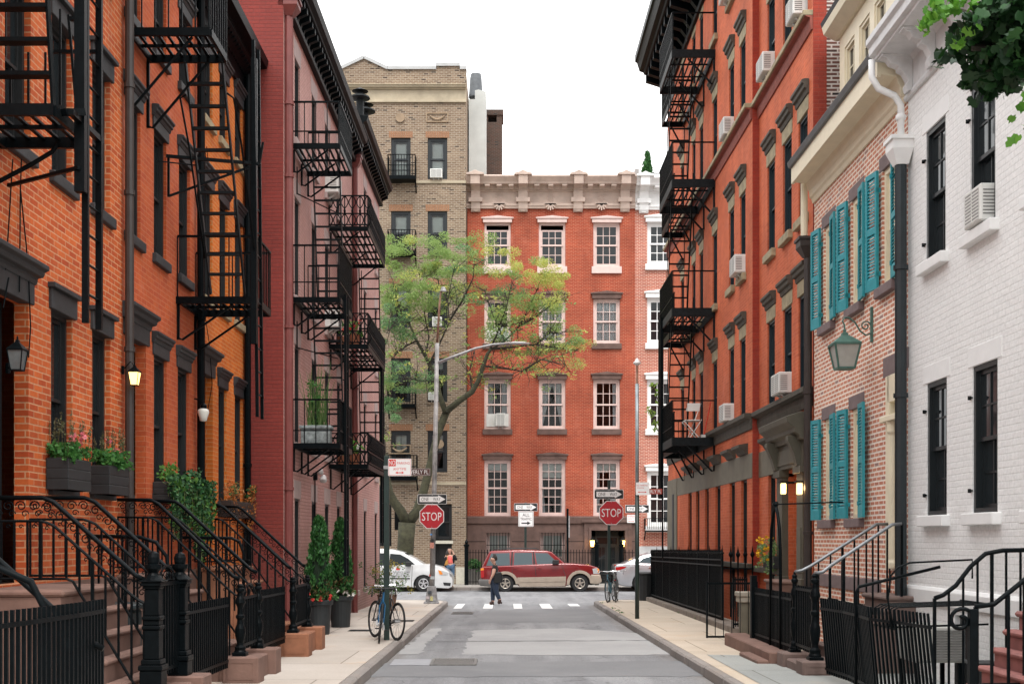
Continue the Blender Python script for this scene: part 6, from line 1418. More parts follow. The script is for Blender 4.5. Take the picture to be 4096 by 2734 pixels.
# red estate car
c=Car('suv',"dark red four-door off-road estate with tan lower trim, parked across the avenue",'car',1490,50.45,1.78)
RED=car_paint('car_red',(.17,.006,.008),.2,.25); TAN=plain('car_tan_trim',(.36,.30,.24),.35,.1,4,.2)
c.body([(1028,1215),(1024,1120),(1036,1104),(1680,1078),(1760,1082),(1880,1093),(1940,1112),(1955,1130),(1960,1200)]+arch(1800,1238,82,30,150)+[(1690,1262),(1325,1262)]+arch(1216,1245,82,15,165)+[(1120,1240),(1040,1235)],RED)
c.cabin([(1030,1112),(1088,990),(1110,981),(1330,974),(1540,979),(1580,990),(1690,1084),(1690,1112)],1105,978,.13,RED)
for pg in ([(1066,1098),(1105,1002),(1248,998),(1252,1096)],[(1282,1096),(1288,997),(1425,996),(1430,1094)],[(1466,1093),(1450,997),(1548,1000),(1632,1078),(1640,1090)]):
    c.side(pg,CARGL2,'side_window')
for pg in ([(1258,1100),(1265,990),(1276,990),(1270,1100)],[(1436,1098),(1432,990),(1442,990),(1452,1098)]): c.side(pg,BLK_P,'pillar_trim',off=.003)
c.across((1690,1080),(1588,994),CARGL,'windscreen'); c.across((1040,1100),(1090,996),CARGL,'rear_window')
for y in (.25,1.53):
    rr=MB(); p,q=c.P(1120,976),c.P(1480,970); rr.tube([(p[0],c.Y+y,p[1]+.0),(p[0]+.1,c.Y+y,p[1]+.05),(q[0]-.1,c.Y+y,q[1]+.04),(q[0],c.Y+y,q[1]-.02)],.018,6)
    rr.build('roof_rail',BLK_P,c.root)
c.flat([(1310,1190),(1690,1182),(1690,1222),(1310,1228)],TAN,'side_moulding',off=.03,thick=.05); c.flat([(1310,1228),(1690,1222),(1685,1258),(1330,1262)],TAN,'sill_trim',off=.015,thick=.05)
for cx_,cy_,rad in ((1216,1245,82),(1800,1238,82)):
    pts=arch(cx_,cy_,rad+22,178 if cx_<1500 else 185,2,12)+arch(cx_,cy_,rad-1,2,178 if cx_<1500 else 185,12); c.flat(pts,TAN,'wheel_flare',off=.035,thick=.07)
c.body([(1006,1210),(1030,1204),(1120,1206),(1122,1240),(1100,1262),(1020,1256),(1008,1240)],plain('grey_bumper',(.10,.095,.09),.5,.15,5),'rear_bumper',inset=-.03,bev=.03); c.body([(1885,1168),(1955,1166),(1972,1190),(1970,1225),(1940,1244),(1890,1240)],TAN,'front_bumper',inset=-.03,bev=.03)
c.flat([(1023,1130),(1048,1126),(1050,1188),(1026,1192)],LENS_R,'tail_lamp',off=.012); c.flat([(1022,1120),(1048,1116),(1048,1132),(1023,1136)],LENS_A,'indicator',off=.013); c.flat([(1898,1122),(1935,1116),(1952,1130),(1954,1160),(1905,1160)],LENS_W,'headlight',off=.012); c.flat([(1935,1118),(1950,1124),(1950,1150),(1938,1152)],LENS_A,'indicator',off=.02)
for x in (1265,1448): 
    c.flat([(x,1105),(x+4,1105),(x+10,1180),(x+6,1180)],BLK_P,'door_gap',off=.004,thick=.01,bev=0)
c.flat([(1655,1090),(1659,1090),(1690,1180),(1686,1180)],BLK_P,'door_gap',off=.004,thick=.01,bev=0)
for x in (1280,1470): c.flat([(x,1112),(x+30,1111),(x+30,1124),(x,1125)],RED,'door_handle',off=.03,thick=.03)
m=MB(); p=c.P(1612,1070); m.box(p[0]-.14,p[0]+.12,c.Y-.2,c.Y-.04,p[1]-.1,p[1]+.1); m.build('wing_mirror',BLK_P,c.root,bevel=.03,seg=2)
MB().box(c.P(1090,0)[0],c.P(1900,0)[0],c.Y+.12,c.Y+c.W-.12,g(c.Y)+.28,g(c.Y)+.7).build('underbody',BLK_P,c.root)
GOLDR=plain('pale_gold_rim',(.45,.40,.34),.3,.1,6,.7)
c.wheel(1216,1245,66,'plain',5,GOLDR); c.wheel(1800,1238,68,'plain',5,GOLDR)
# white van
c=Car('minivan','white company minivan with black lettering on its door, nose behind the grey street light','van',400,50.45,1.9)
WH=car_paint('car_white',(.60,.61,.61),0,.3)
c.body([(-110,1262),(-118,1200),(-100,1100),(300,1098),(570,1086),(640,1090),(712,1108),(765,1140),(792,1168),(803,1215),(798,1262),(770,1276)]+arch(575,1248,80,-15,195)+[(480,1264),(60,1264)]+arch(-20,1248,80,-10,190),WH)
c.cabin([(-105,1110),(-80,1000),(-40,974),(200,966),(330,972),(420,996),(500,1040),(580,1092),(580,1112)],1104,970,.16,WH)
for pg in ([(305,1102),(312,1004),(392,1010),(455,1044),(500,1082),(530,1104)],[(120,1102),(124,1000),(280,1000),(288,1102)],[(-60,1100),(-40,1000),(100,1000),(104,1100)]): c.side(pg,CARGL,'side_window')
c.across((572,1090),(424,998),CARGL,'windscreen'); c.across((-104,1095),(-70,1000),CARGL,'rear_window')
c.flat([(690,1130),(730,1138),(772,1152),(765,1172),(712,1172)],LENS_W,'headlight',off=.014); c.flat([(690,1132),(712,1138),(728,1165),(702,1168)],LENS_A,'indicator',off=.02)
c.flat([(728,1228),(790,1232),(785,1256),(735,1252)],BLK_P,'fog_recess',off=.01); c.flat([(775,1150),(795,1165),(800,1185),(782,1180)],CHROME,'grille',off=.01)
c.flat([(330,1192),(470,1194),(470,1202),(330,1200)],BLK_P,'rub_strip',off=.025,thick=.03); c.flat([(-60,1192),(300,1192),(300,1200),(-60,1200)],BLK_P,'rub_strip',off=.025,thick=.03)
c.flat([(487,1100),(490,1100),(482,1255),(479,1255)],BLK_P,'door_gap',off=.004,thick=.01,bev=0); c.flat([(296,1100),(299,1100),(303,1255),(300,1255)],BLK_P,'door_gap',off=.004,thick=.01,bev=0)
p=c.P(458,1085); MB().box(p[0]-.12,p[0]+.12,c.Y-.2,c.Y-.02,p[1]-.09,p[1]+.1).build('wing_mirror',BLK_P,c.root,bevel=.03,seg=2)
def door_text(s,x0,x1,y0,y1,mat=S_BK):
    a,b=c.P((x0+x1)/2,(y0+y1)/2); w=(x1-x0)*.2930/F*c.Y; h=(y1-y0)*.2930/F*c.Y; letter(c.root,s,a,b,h,w,c.Y-.004,mat)
LG=plain('faded_lettering',(.10,.10,.11),.6,.1)
door_text('N SERVICE CORP.',338,470,1142,1158,LG); door_text('ING & SERVICE',372,452,1161,1168,LG); door_text('BAY TERRACE, NY 11360',330,466,1172,1187,LG)
c.flat([(360,1116),(376,1112),(390,1116),(390,1128),(376,1133),(362,1130)],S_RED2,'door_emblem',off=.005,thick=.006,bev=0); door_text('REC',366,386,1117,1128,S_WH)
MB().box(c.P(-60,0)[0],c.P(740,0)[0],c.Y+.12,c.Y+c.W-.12,g(c.Y)+.25,g(c.Y)+.7).build('underbody',BLK_P,c.root)
c.wheel(575,1248,66,'star',5,plain('silver_hubcap',(.55,.55,.56),.35,.1,6,.5)); c.wheel(-20,1248,66,'star',5,plain('silver_hubcap',(.55,.55,.56),.35,.1,6,.5))
# silver saloon
c=Car('saloon_car','silver saloon car with red tail light, partly hidden by the black sheet-backed fence','car',2500,50.6,1.8)
SV=car_paint('car_silver',(.42,.43,.45),.6,.3)
c.body([(2080,1225),(2074,1160),(2072,1108),(2085,1088),(2160,1080),(2400,1085),(2700,1090),(2830,1110),(2920,1150),(2930,1230),(2900,1262)]+arch(2790,1236,76,-20,200)+[(2690,1268),(2390,1268)]+arch(2285,1236,76,-20,200)+[(2160,1262),(2110,1250)],SV)
c.cabin([(2120,1094),(2235,1040),(2300,1012),(2380,1003),(2480,1006),(2580,1040),(2680,1100)],1092,1005,.2,SV)
c.side([(2262,1072),(2300,1040),(2370,1020),(2378,1080)],CARGL2,'side_window'); c.side([(2390,1080),(2388,1020),(2480,1020),(2560,1060),(2600,1085)],CARGL,'side_window')
c.across((2135,1090),(2240,1042),CARGL,'rear_window'); c.across((2670,1098),(2585,1045),CARGL,'windscreen')
c.flat([(2078,1110),(2120,1104),(2168,1104),(2150,1118),(2110,1132),(2082,1134)],LENS_R,'tail_lamp',off=.014); c.flat([(2068,1092),(2082,1088),(2082,1098),(2070,1100)],LENS_R,'boot_lamp',off=.012)
c.flat([(2190,1104),(2222,1103),(2223,1130),(2192,1131)],SV,'fuel_flap',off=.008,thick=.01); c.flat([(2336,1108),(2372,1106),(2372,1118),(2338,1119)],CHROME,'door_handle',off=.03,thick=.03)
MB().box(c.P(2160,0)[0],c.P(2900,0)[0],c.Y+.12,c.Y+c.W-.12,g(c.Y)+.22,g(c.Y)+.6).build('underbody',BLK_P,c.root)
p=c.P(2330,1004); MB().prism([(p[0]-.1,p[1]-.02),(p[0]+.12,p[1]-.01),(p[0]+.1,p[1]+.06)],lambda a,b,t:(a,t,b),c.Y+.86,c.Y+.92).build('roof_fin',SV,c.root)
c.wheel(2285,1236,66,'star',5,plain('silver_rim',(.6,.6,.61),.25,.08,6,.7)); c.wheel(2790,1236,66,'star',5,plain('silver_rim',(.6,.6,.61),.25,.08,6,.7))
# ------------------------------------------------------------------ bicycles
def bicycle(label, front, rear, mat, bars='flat', lean=.05, rack=False, basket=False, R=.335, rimmat=None):
    fw=Vector(front); rw=Vector(rear); d=fw-rw; wb=d.length; d.normalize(); side=Vector((0,0,1)).cross(d).normalized()
    up=(Vector((0,0,1))+side*lean).normalized()
    o=empty('bicycle',(rw+fw)/2,label,'bicycle')
    P=lambda a,b,s=0: rw+d*a+up*b+side*s
    for nm,a in (('rear',0),('front',wb)):
        m=MB(); ctr=P(a,R); n=32
        m.tube([ctr+d*(R-.016)*cos(2*pi*i/n)+up*(R-.016)*sin(2*pi*i/n) for i in range(n+1)],.017,8); w=m.build('wheel',RUBBER,o,smooth=True)
        m=MB(); m.tube([ctr+d*(R-.042)*cos(2*pi*i/n)+up*(R-.042)*sin(2*pi*i/n) for i in range(n+1)],.010,6); m.build('rim',rimmat or CHROME,w,smooth=True)
        m=MB()
        for i in range(20):
            t=2*pi*i/20; m.tube([ctr+side*(.025 if i%2 else -.025)+d*.02*cos(t+.8)+up*.02*sin(t+.8), ctr+d*(R-.045)*cos(t)+up*(R-.045)*sin(t)],.0022,4)
        m.tube([ctr-side*.05,ctr+side*.05],.018,8); m.build('spokes',GREY_M,w)
    bb=P(wb*.42,.27); st=P(wb*.30,.80); sh=P(wb*.315,.72); ht=P(wb*.80,.82); hb=P(wb*.835,.70); ra=P(0,R); fa_=P(wb,R)
    m=MB(); m.tube([ht,P(wb*.79,.86)],.018,8)
    for a,b,r in ((bb,sh,.016),(sh,ht,.015),(bb,hb,.019),(ht,hb,.019)): m.tube([a,b],r,8)
    for s in (-.045,.045): m.tube([bb+side*s*.5,ra+side*s],.010,6); m.tube([sh+side*s*.4,ra+side*s],.009,6)
    m.build('frame',mat,o)
    m=MB()
    for s in (-.045,.045): m.tube([hb+side*s*.3,hb+side*s-up*.06,fa_+side*s-d*.015,fa_+side*s],.011,6)
    m.build('fork',mat,o)
    m=MB(); top=P(wb*.78,.93); m.tube([ht,top,top+d*.06],.013,6); c0=top+d*.07
    if bars=='drop':
        for s in (-1,1): m.tube([c0,c0+side*.17*s,c0+side*.2*s+d*.06,c0+side*.2*s+d*.09-up*.06,c0+side*.2*s+d*.05-up*.13,c0+side*.2*s-d*.03-up*.14],.013,6)
    else:
        for s in (-1,1): m.tube([c0,c0+side*.12*s+up*.01,c0+side*.28*s-d*.05+up*.02,c0+side*.31*s-d*.07+up*.02],.012,6)
    m.build('handlebar',BLK_P if bars=='drop' else CHROME,o)
    m=MB(); 
    for s in (-1,1): m.tube([c0+side*.2*s+d*.05,c0+side*.21*s+d*.1-up*.03,c0+side*.21*s+d*.1-up*.1],.008,6)
    m.build('brake_lever',CHROME,o)
    m=MB(); s0=P(wb*.30,.86); m.tube([sh,s0],.013,6); m.build('seat_post',CHROME,o)
    m=MB(); ln=[(-.13,.075,.02),(-.08,.08,.03),(0,.05,.02),(.08,.022,.012),(.14,.016,.0)]
    vs=[];fs=[]
    for a,wd_,h in ln: vs+=[s0+d*a+side*wd_+up*(h+.01),s0+d*a+up*(h+.035),s0+d*a-side*wd_+up*(h+.01),s0+d*a-up*.015+up*h]
    for i in range(4):
        for k in range(4): fs.append((i*4+k,i*4+(k+1)%4,(i+1)*4+(k+1)%4,(i+1)*4+k))
    fs+=[(3,2,1,0),(16,17,18,19)]; m.add(vs,fs); q=m.build('saddle',BLK_P,o,smooth=True); q.modifiers.new('sub','SUBSURF').levels=1; q.modifiers['sub'].render_levels=2
    m=MB(); m.tube([bb-side*.06,bb+side*.06],.02,8); 
    cr=[]
    n=24; ctr=bb+side*.045; m.tube([ctr+d*.085*cos(2*pi*i/n)+up*.085*sin(2*pi*i/n) for i in range(n+1)],.008,5)
    for s,t in ((1,-.5),(-1,pi-.5)): m.bar(bb+side*.06*s,bb+side*.075*s+d*.17*cos(t)+up*.17*sin(t),.02,.012)
    m.tube([ctr+up*.085,ra+side*.04+up*.035],.005,4); m.tube([ctr-up*.085,ra+side*.04-up*.035],.005,4); m.build('crankset',GREY_M,o)
    for s,t in ((1,-.5),(-1,pi-.5)):
        q=bb+side*.12*s+d*.17*cos(t)+up*.17*sin(t); MB().bar(q-d*.045,q+d*.045,.08,.02,up=up).build('pedal',BLK_P,o)
    if rack:
        q=MB(); z=P(0,R*2+.06)
        for s in (-.06,.06): q.tube([P(.2,R*2+.06,s),P(-.25,R*2+.06,s)],.006,5); q.tube([P(-.1,R*2+.06,s),ra+side*s],.005,5)
        for k in range(5): q.tube([P(.18-.1*k,R*2+.06,-.06),P(.18-.1*k,R*2+.06,.06)],.005,5)
        q.build('rack',BLK_P,o); MB().lathe([(.025,0),(.025,.03)],P(-.02,R*2-.0),8,1).build('rear_reflector',LENS_R,o)
    if basket:
        q=MB(); b0=P(wb*.9,.62); 
        for zz in (0,.08,.16,.24):
            e=.10+zz*.15; q.tube([b0+up*zz+d*(e*1)+side*(e*1.3),b0+up*zz+d*e-side*e*1.3,b0+up*zz-d*e-side*e*1.3,b0+up*zz-d*e+side*e*1.3,b0+up*zz+d*e+side*e*1.3],.005,4)
        for k in range(12):
            t=-1+2*k/11
            for s in (-1,1): q.tube([b0+d*.1*s+side*.13*t,b0+up*.24+d*.136*s+side*.177*t],.004,4); q.tube([b0+d*.1*t+side*.13*s,b0+up*.24+d*.136*t+side*.177*s],.004,4)
        q.build('basket',BLK_P,o)
    return o
def gp(x,y): return (x,y,gs(y))
bicycle('black bicycle at the NO PARKING post, spoked rear wheel toward the kerb',gp(-2.42,22.15),gp(-1.94,21.25),plain('bike_black',(.012,.013,.015),.35,.2),'flat',-.05,rimmat=plain('bike_black',(.012,.013,.015),.35,.2))
bicycle('blue road bicycle with drop handlebar at the NO PARKING post',gp(-2.19,20.72),gp(-2.30,21.75),plain('bike_blue',(.012,.085,.19),.3,.15),'drop',.10,rack=True)
bicycle('pale blue bicycle with a front basket at the STOP post by the silver car',gp(3.02,36.9),gp(3.30,37.9),plain('bike_pale_blue',(.12,.26,.33),.35,.15),'flat',-.06,basket=True)
bicycle('dark bicycle behind the pale blue one, before the silver car',gp(3.42,38.05),gp(3.28,37.05),plain('bike_dark_grey',(.03,.03,.033),.35,.15),'flat',.04,rack=True)
p=at(0,1489,1376,38.7); o=empty('litter_bin',(p.x,39.0-.5,gs(38.5)),'black litter bin at the avenue end of the tall sheet-backed fence','bin'); MB().lathe([(.24,0),(.26,.02),(.28,.8),(.3,.82),(.3,.86),(.18,.9)],(p.x-.12,38.5,gs(38.5)),14).build('body',BLK_P,o)
# ------------------------------------------------------------------ people
SKIN=plain('skin',(.52,.30,.22),.55,.06,20); HAIRB=plain('dark_hair',(.018,.012,.010),.5,.3,40); TEE=plain('black_tee',(.012,.012,.014),.9,.2,20); JEAN=plain('dark_jeans',(.022,.035,.065),.9,.25,25); JEAN2=plain('blue_jeans',(.06,.115,.19),.9,.25,25); BOOT=plain('brown_boot',(.045,.020,.015),.5,.25,20); CORAL=plain('coral_top',(.68,.13,.11),.8,.08,20); CARD=plain('black_cardigan',(.010,.010,.012),.95,.2,20); MUST=plain('mustard_bag',(.42,.20,.04),.7,.15,20); TAN_S=plain('tan_sandal',(.22,.12,.07),.6,.2,20); LIP=plain('lips',(.40,.12,.11),.5,.1,20); EYE=plain('eye_dark',(.015,.012,.010),.2,.1,20)
def skinned(name, V, E, mat, parent, M, lvl=2):
    """V: name -> (x,y,z,r) ; E: pairs; grown into one smooth surface"""
    ks=list(V); me=bpy.data.meshes.new(name); I=INV.get(parent,Matrix())
    me.from_pydata([tuple(I@(M@Vector(V[k][:3]))) for k in ks],[(ks.index(a),ks.index(b)) for a,b in E],[])
    o=bpy.data.objects.new(name,me); COL.objects.link(o); o.parent=parent; INV[o]=I
    me.materials.append(mat)
    sk=o.modifiers.new('skin','SKIN'); sk.use_smooth_shade=True; sk.branch_smoothing=.4
    lay=me.skin_vertices[0].data
    for i,k in enumerate(ks):
        r=V[k][3]*((1.12 if name=='jeans' else 1.24) if V[k][3]>.036 else 1.05); lay[i].radius=(r,r) if not isinstance(r,tuple) else r; lay[i].use_root=(i==0)
    s=o.modifiers.new('sub','SUBSURF'); s.levels=1; s.render_levels=lvl
    return o
def chain(*ks): return list(zip(ks[:-1],ks[1:]))
def person(label, M, J, cloth):
    o=empty('person',M@Vector((0,0,0)),label,'person')
    V=dict(J); E=chain('pel','abd','chest','neckb','neck','chin','head','crown')
    for s in 'LR':
        E+=chain('chest','sh'+s,'el'+s,'wr'+s,'ha'+s)+chain('pel','hip'+s,'kn'+s,'an'+s,'ft'+s,'toe'+s)
        w=Vector(V['wr'+s][:3]); h=Vector(V['ha'+s][:3]); d=(h-w).normalized(); sd=d.cross(Vector((.3,.9,.2))).normalized()
        for i,(off,ln) in enumerate(((-.028,.052),(-.010,.070),(.010,.074),(.028,.062))):
            a=h+sd*off*.8+d*.02; b=a+d*ln*.55+sd.cross(d)*.012; c=a+d*ln+sd.cross(d)*.03
            V['f%s%da'%(s,i)]=(*a,.0085); V['f%s%db'%(s,i)]=(*b,.008); V['f%s%dc'%(s,i)]=(*c,.0065)
            E+=[('ha'+s,'f%s%da'%(s,i))]+chain('f%s%da'%(s,i),'f%s%db'%(s,i),'f%s%dc'%(s,i))
        t0=w.lerp(h,.55)-sd*.035; t1=t0+d*.035-sd*.012; V['th%sa'%s]=(*t0,.010); V['th%sb'%s]=(*t1,.0085); E+=[('ha'+s,'th%sa'%s),('th%sa'%s,'th%sb'%s)]
    f=Vector(J['nose'][:3])-Vector(J['head'][:3]); del V['nose']
    skinned('body',V,E,SKIN,o,M)
    hd=Vector(J['head'][:3]); f=Vector((f.x,f.y,0)).normalized(); sd=Vector((-f.y,f.x,0)); m=MB()
    fz=hd+f*.088
    n=MB(); n.lathe([(.002,.03),(.013,-.008),(.016,-.016),(.006,-.022)],fz+f*.006+Vector((0,0,-.015)),8); n.v=[M@p for p in n.v]; n.build('nose',SKIN,o,smooth=True)
    for s in (-1,1):
        e=MB(); e.lathe([(.002,-.009),(.012,-.004),(.012,.004),(.002,.009)],fz+sd*.031*s+f*-.006+Vector((0,0,.012)),8); e.lathe([(.002,-.004),(.02,0),(.002,.004)],fz+sd*.031*s+f*-.006+Vector((0,0,.034)),8); e.v=[M@p for p in e.v]; e.build('eye',EYE,o,smooth=True)
        e=MB(); e.lathe([(.003,-.03),(.012,-.015),(.016,.012),(.006,.028)],hd+sd*.078*s+Vector((0,0,-.01)),8); e.v=[M@p for p in e.v]; e.build('ear',SKIN,o,smooth=True)
    e=MB(); e.lathe([(.002,-.008),(.022,0),(.002,.008)],fz+f*-.008+Vector((0,0,-.052)),8); e.v=[M@p for p in e.v]; e.build('mouth',LIP,o,smooth=True)
    cloth(o,V,M); return o
def grow(V,ks,add): return {k:(V[k][0],V[k][1],V[k][2],V[k][3]+add) for k in ks}
# woman on the crossing, walking left
base=Vector(((1187,)[0]*0+((px(15,1130,0)[0]-CX)/F*38.0),38.0,g(38.0)+.012)); M=Matrix.Translation(base)
J=dict(pel=(.02,0,.80,.118),abd=(.01,0,.95,.105),chest=(.015,0,1.14,.115),neckb=(.005,0,1.27,.055),neck=(-.012,0,1.31,.048),chin=(-.03,0,1.345,.058),head=(-.032,0,1.42,.088),crown=(-.022,0,1.475,.075),nose=(-.13,0,1.41,.01),
 shL=(.02,-.15,1.20,.062),elL=(-.03,-.235,.97,.041),wrL=(-.115,-.235,.80,.028),haL=(-.135,-.23,.745,.028), shR=(.02,.15,1.20,.062),elR=(.09,.2,.98,.041),wrR=(.03,.19,.80,.026),haR=(.01,.185,.745,.026),
 hipL=(.02,-.085,.76,.105),knL=(.055,-.08,.43,.066),anL=(.165,-.08,.155,.042),ftL=(.17,-.08,.10,.040),toeL=(.115,-.08,.035,.032), hipR=(.01,.085,.76,.105),knR=(-.045,.075,.43,.066),anR=(-.05,.075,.10,.042),ftR=(-.065,.075,.05,.040),toeR=(-.16,.075,.035,.032))
def c1(o,V,M):
    t=grow(V,['pel','abd','chest','neckb','shL','shR','elL','elR'],.014); t['pel']=(.02,0,.84,.122); t['neckb']=(.005,0,1.25,.062)
    for s in 'LR': a=Vector(V['sh'+s][:3]).lerp(Vector(V['el'+s][:3]),.62); t['el'+s]=(*a,.060)
    skinned('t_shirt',t,chain('pel','abd','chest','neckb')+[('chest','shL'),('shL','elL'),('chest','shR'),('shR','elR')],TEE,o,M)
    j=grow(V,['pel','hipL','knL','anL','hipR','knR','anR'],.012); j['pel']=(.02,0,.81,.125)
    skinned('jeans',j,chain('pel','hipL','knL','anL')+chain('pel','hipR','knR','anR'),JEAN,o,M)
    for s in 'LR':
        b=grow(V,['an'+s,'ft'+s,'toe'+s],.012); b['an'+s]=(*[V['an'+s][i]+(.0,0,.05)[i] for i in range(3)],.05)
        skinned('boot',b,chain('an'+s,'ft'+s,'toe'+s),BOOT,o,M)
        f_=Vector(V['ft'+s][:3]); hx=.035 if s=='R' else .05
        hb=MB(); q=M@Vector((f_.x+hx,f_.y,0)); zt=(M@f_).z; hb.box(q.x-.022,q.x+.022,q.y-.03,q.y+.03,max(base.z,zt-.075) if s=='R' else zt-.06,zt); hb.build('boot_heel',BOOT,o)
    h={'a':(.008,0,1.465,.098),'b':(.032,0,1.415,.088),'c':(.04,0,1.36,.05),'d':(-.055,0,1.515,.062),'e':(.0,0,1.56,.05),'f':(.008,0,1.60,.055)}
    skinned('hair',h,chain('d','a','b','c')+[('a','e'),('e','f')],HAIRB,o,M)
person('woman in black tee and dark jeans walking across the crossing, hair in a bun',M,J,c1)
bg_=empty('shoulder_bag',M@Vector((.07,-.23,.93)),'black shoulder bag carried by the woman walking across the crossing','bag')
m=MB(); m.prism([(-.12,.70),(.20,.72),(.19,1.0),(.12,1.06),(-.06,1.04),(-.12,.95)],lambda a,b,t:M@Vector((a*.9+.08,t,b-.02)),-.215,-.15); m.build('body',plain('black_leather',(.010,.010,.011),.45,.2,15),bg_,bevel=.03,seg=2)
m=MB(); m.tube([M@Vector(p) for p in ((.02,-.18,1.02),(.02,-.19,1.22),(.03,-.14,1.30),(.07,-.1,1.22),(.18,-.18,1.03))],.011,6); m.build('strap',plain('black_leather',(.010,.010,.011),.45,.2,15),bg_,smooth=True)
MB().lathe([(.014,0),(.014,.01)],M@Vector((.24,-.225,.98)),8,1).build('clasp',plain('brass',(.5,.35,.1),.3,.1,10,1),bg_)
# woman on the phone across the avenue, facing the camera
p=at(15,785,1266,52.9); M=Matrix.Translation((p.x,52.9,gs(52.9)))
J=dict(pel=(.0,0,.92,.125),abd=(-.01,0,1.08,.105),chest=(-.02,0,1.28,.12),neckb=(-.02,0,1.42,.055),neck=(-.02,-.005,1.46,.050),chin=(-.02,-.025,1.50,.060),head=(-.02,-.02,1.585,.092),crown=(-.018,-.005,1.645,.078),nose=(-.035,-.12,1.575,.01),
 shR=(-.17,0,1.35,.065),elR=(-.23,.02,1.08,.043),wrR=(-.27,-.03,.85,.027),haR=(-.28,-.045,.79,.028), shL=(.14,0,1.35,.065),elL=(.27,-.05,1.16,.043),wrL=(.14,-.13,1.46,.027),haL=(.10,-.10,1.535,.028),
 hipR=(-.09,0,.88,.11),knR=(-.06,-.03,.48,.068),anR=(-.02,.02,.10,.042),ftR=(-.02,-.02,.05,.040),toeR=(-.04,-.14,.035,.030), hipL=(.09,0,.88,.11),knL=(.10,-.05,.48,.068),anL=(.09,.0,.10,.042),ftL=(.09,-.04,.05,.040),toeL=(.10,-.16,.035,.030))
def c2(o,V,M):
    t=grow(V,['pel','abd','chest','neckb'],.012); t['pel']=(0,0,.97,.135); t['neckb']=(-.02,-.005,1.37,.07)
    skinned('coral_top',t,chain('pel','abd','chest','neckb'),CORAL,o,M)
    for s,dx in (('L',.10),('R',-.13)):
        k={'a':(V['wr'+s][0],V['wr'+s][1],V['wr'+s][2],.040),'b':(*V['el'+s][:3],.056),'c':(*V['sh'+s][:3],.078),'d':(dx,.01,1.2,.075),'e':(dx*1.15,.01,1.02,.07)}
        a=Vector(V['wr'+s][:3]).lerp(Vector(V['el'+s][:3]),.15); k['a']=(*a,.040)
        skinned('cardigan_half',k,chain('a','b','c','d','e'),CARD,o,M)
    j=grow(V,['pel','hipL','knL','anL','hipR','knR','anR'],.012)
    skinned('jeans',j,chain('pel','hipL','knL','anL')+chain('pel','hipR','knR','anR'),JEAN2,o,M)
    for s in 'LR': skinned('sandal',{k:(V[k][0],V[k][1],V[k][2]-.012,V[k][3]+.004) for k in ('ft'+s,'toe'+s)},[('ft'+s,'toe'+s)],TAN_S,o,M)
    h={'a':(-.02,.02,1.655,.098),'b':(-.105,.01,1.58,.062),'c':(-.13,-.02,1.44,.075),'d':(-.14,-.03,1.33,.05),'e':(.06,.02,1.58,.055),'f':(.075,.02,1.43,.062),'t':(-.02,.0,1.705,.055)}
    skinned('hair',h,[('a','t'),('a','b'),('b','c'),('c','d'),('a','e'),('e','f')],HAIRB,o,M)
person('woman in coral top and black cardigan phoning by the dark doorway',M,J,c2)
ph=empty('phone',M@Vector((.085,-.09,1.56)),'dark phone held to the ear of the woman in the coral top','phone'); MB().box(.075,.09,-.13,-.06,1.50,1.64).map(M).build('body',BLK_P,ph,bevel=.004)
sb=empty('shoulder_bag',M@Vector((-.2,-.1,1.0)),'mustard yellow bag hanging at the hip of the woman in the coral top','bag'); MB().prism([(-.25,.93),(-.10,.93),(-.08,1.13),(-.13,1.2),(-.2,1.1)],lambda a,b,t:M@Vector((a,t,b)),-.16,-.10).build('body',MUST,sb,bevel=.02); MB().tube([M@Vector(q) for q in ((-.13,-.13,1.18),(-.1,-.14,1.3),(-.12,-.05,1.44))],.010,6).build('strap',MUST,sb)
# ------------------------------------------------------------------ window air conditioners
def ac_side(fac, a0, a1, z0, h, out, label, foot=None):
    u0,u1=fac.span(a0,a1); o=empty('air_conditioner',(0,0,0),label,'air conditioner',M=fac.M@Matrix.Translation((u0,0,z0))); w=u1-u0
    MB().box(0,w,-out,.12,0,h).build('casing',ACW,o,local=True,bevel=.015)
    g_=MB(); n=int(h/.035)
    for k in range(1,n): g_.box(.05,w-.05,-out-.006,-out+.01,k*h/n-.008,k*h/n+.006)
    g_.box(w*.5-.008,w*.5+.008,-out-.008,-out+.01,.04,h-.04)
    MB().box(.05,w-.05,-out-.002,-out+.01,.04,h-.04).build('back_panel',plain('coil_grey',(.28,.28,.27),.5,.2,40),o,local=True)
    g_.build('grille',ACW,o,local=True)
    for sx in (0,w):   # side louvres
        l=MB(); s=-1 if sx==0 else 1
        for k in range(2,n-1): l.box(min(sx,sx+.005*s),max(sx,sx+.005*s),-out+.03,-out+.16,k*h/n-.006,k*h/n+.006)
        l.build('side_louvre',ACG,o,local=True)
    MB().bar((w*.3,-out+.08,.0),(w*.3,.05,-.16),.03).bar((w*.7,-out+.08,.0),(w*.7,.05,-.16),.03).build('support',ACW,o,local=True)
    return o
G='window air conditioners'
ac_side(R1,27.48,28.12,13.95,.39,.24,'white air conditioner under the black cornice of the corner tenement')
ac_side(R1,27.5,28.1,10.82,.39,.24,'white air conditioner in a third floor window, beside the second highest fire escape platform')
ac_side(R1,26.22,26.80,7.42,.39,.24,'small white air conditioner halfway up the corner tenement, near its brick edge')
ac_side(R1,27.5,28.1,4.36,.39,.24,'white air conditioner just above the lower ledge of the corner tenement, by the folding chair')
ac_side(R2,24.02,24.66,10.90,.39,.24,'white air conditioner on the upper buff ledge of the tenement with the olive door')
ac_side(R2,21.45,22.03,10.92,.39,.24,'white air conditioner at the top edge of the picture, above the salmon house gutter')
ac_side(R2,22.58,23.26,4.40,.39,.24,'white air conditioner just above the olive door surround, beside the salmon house downspout')
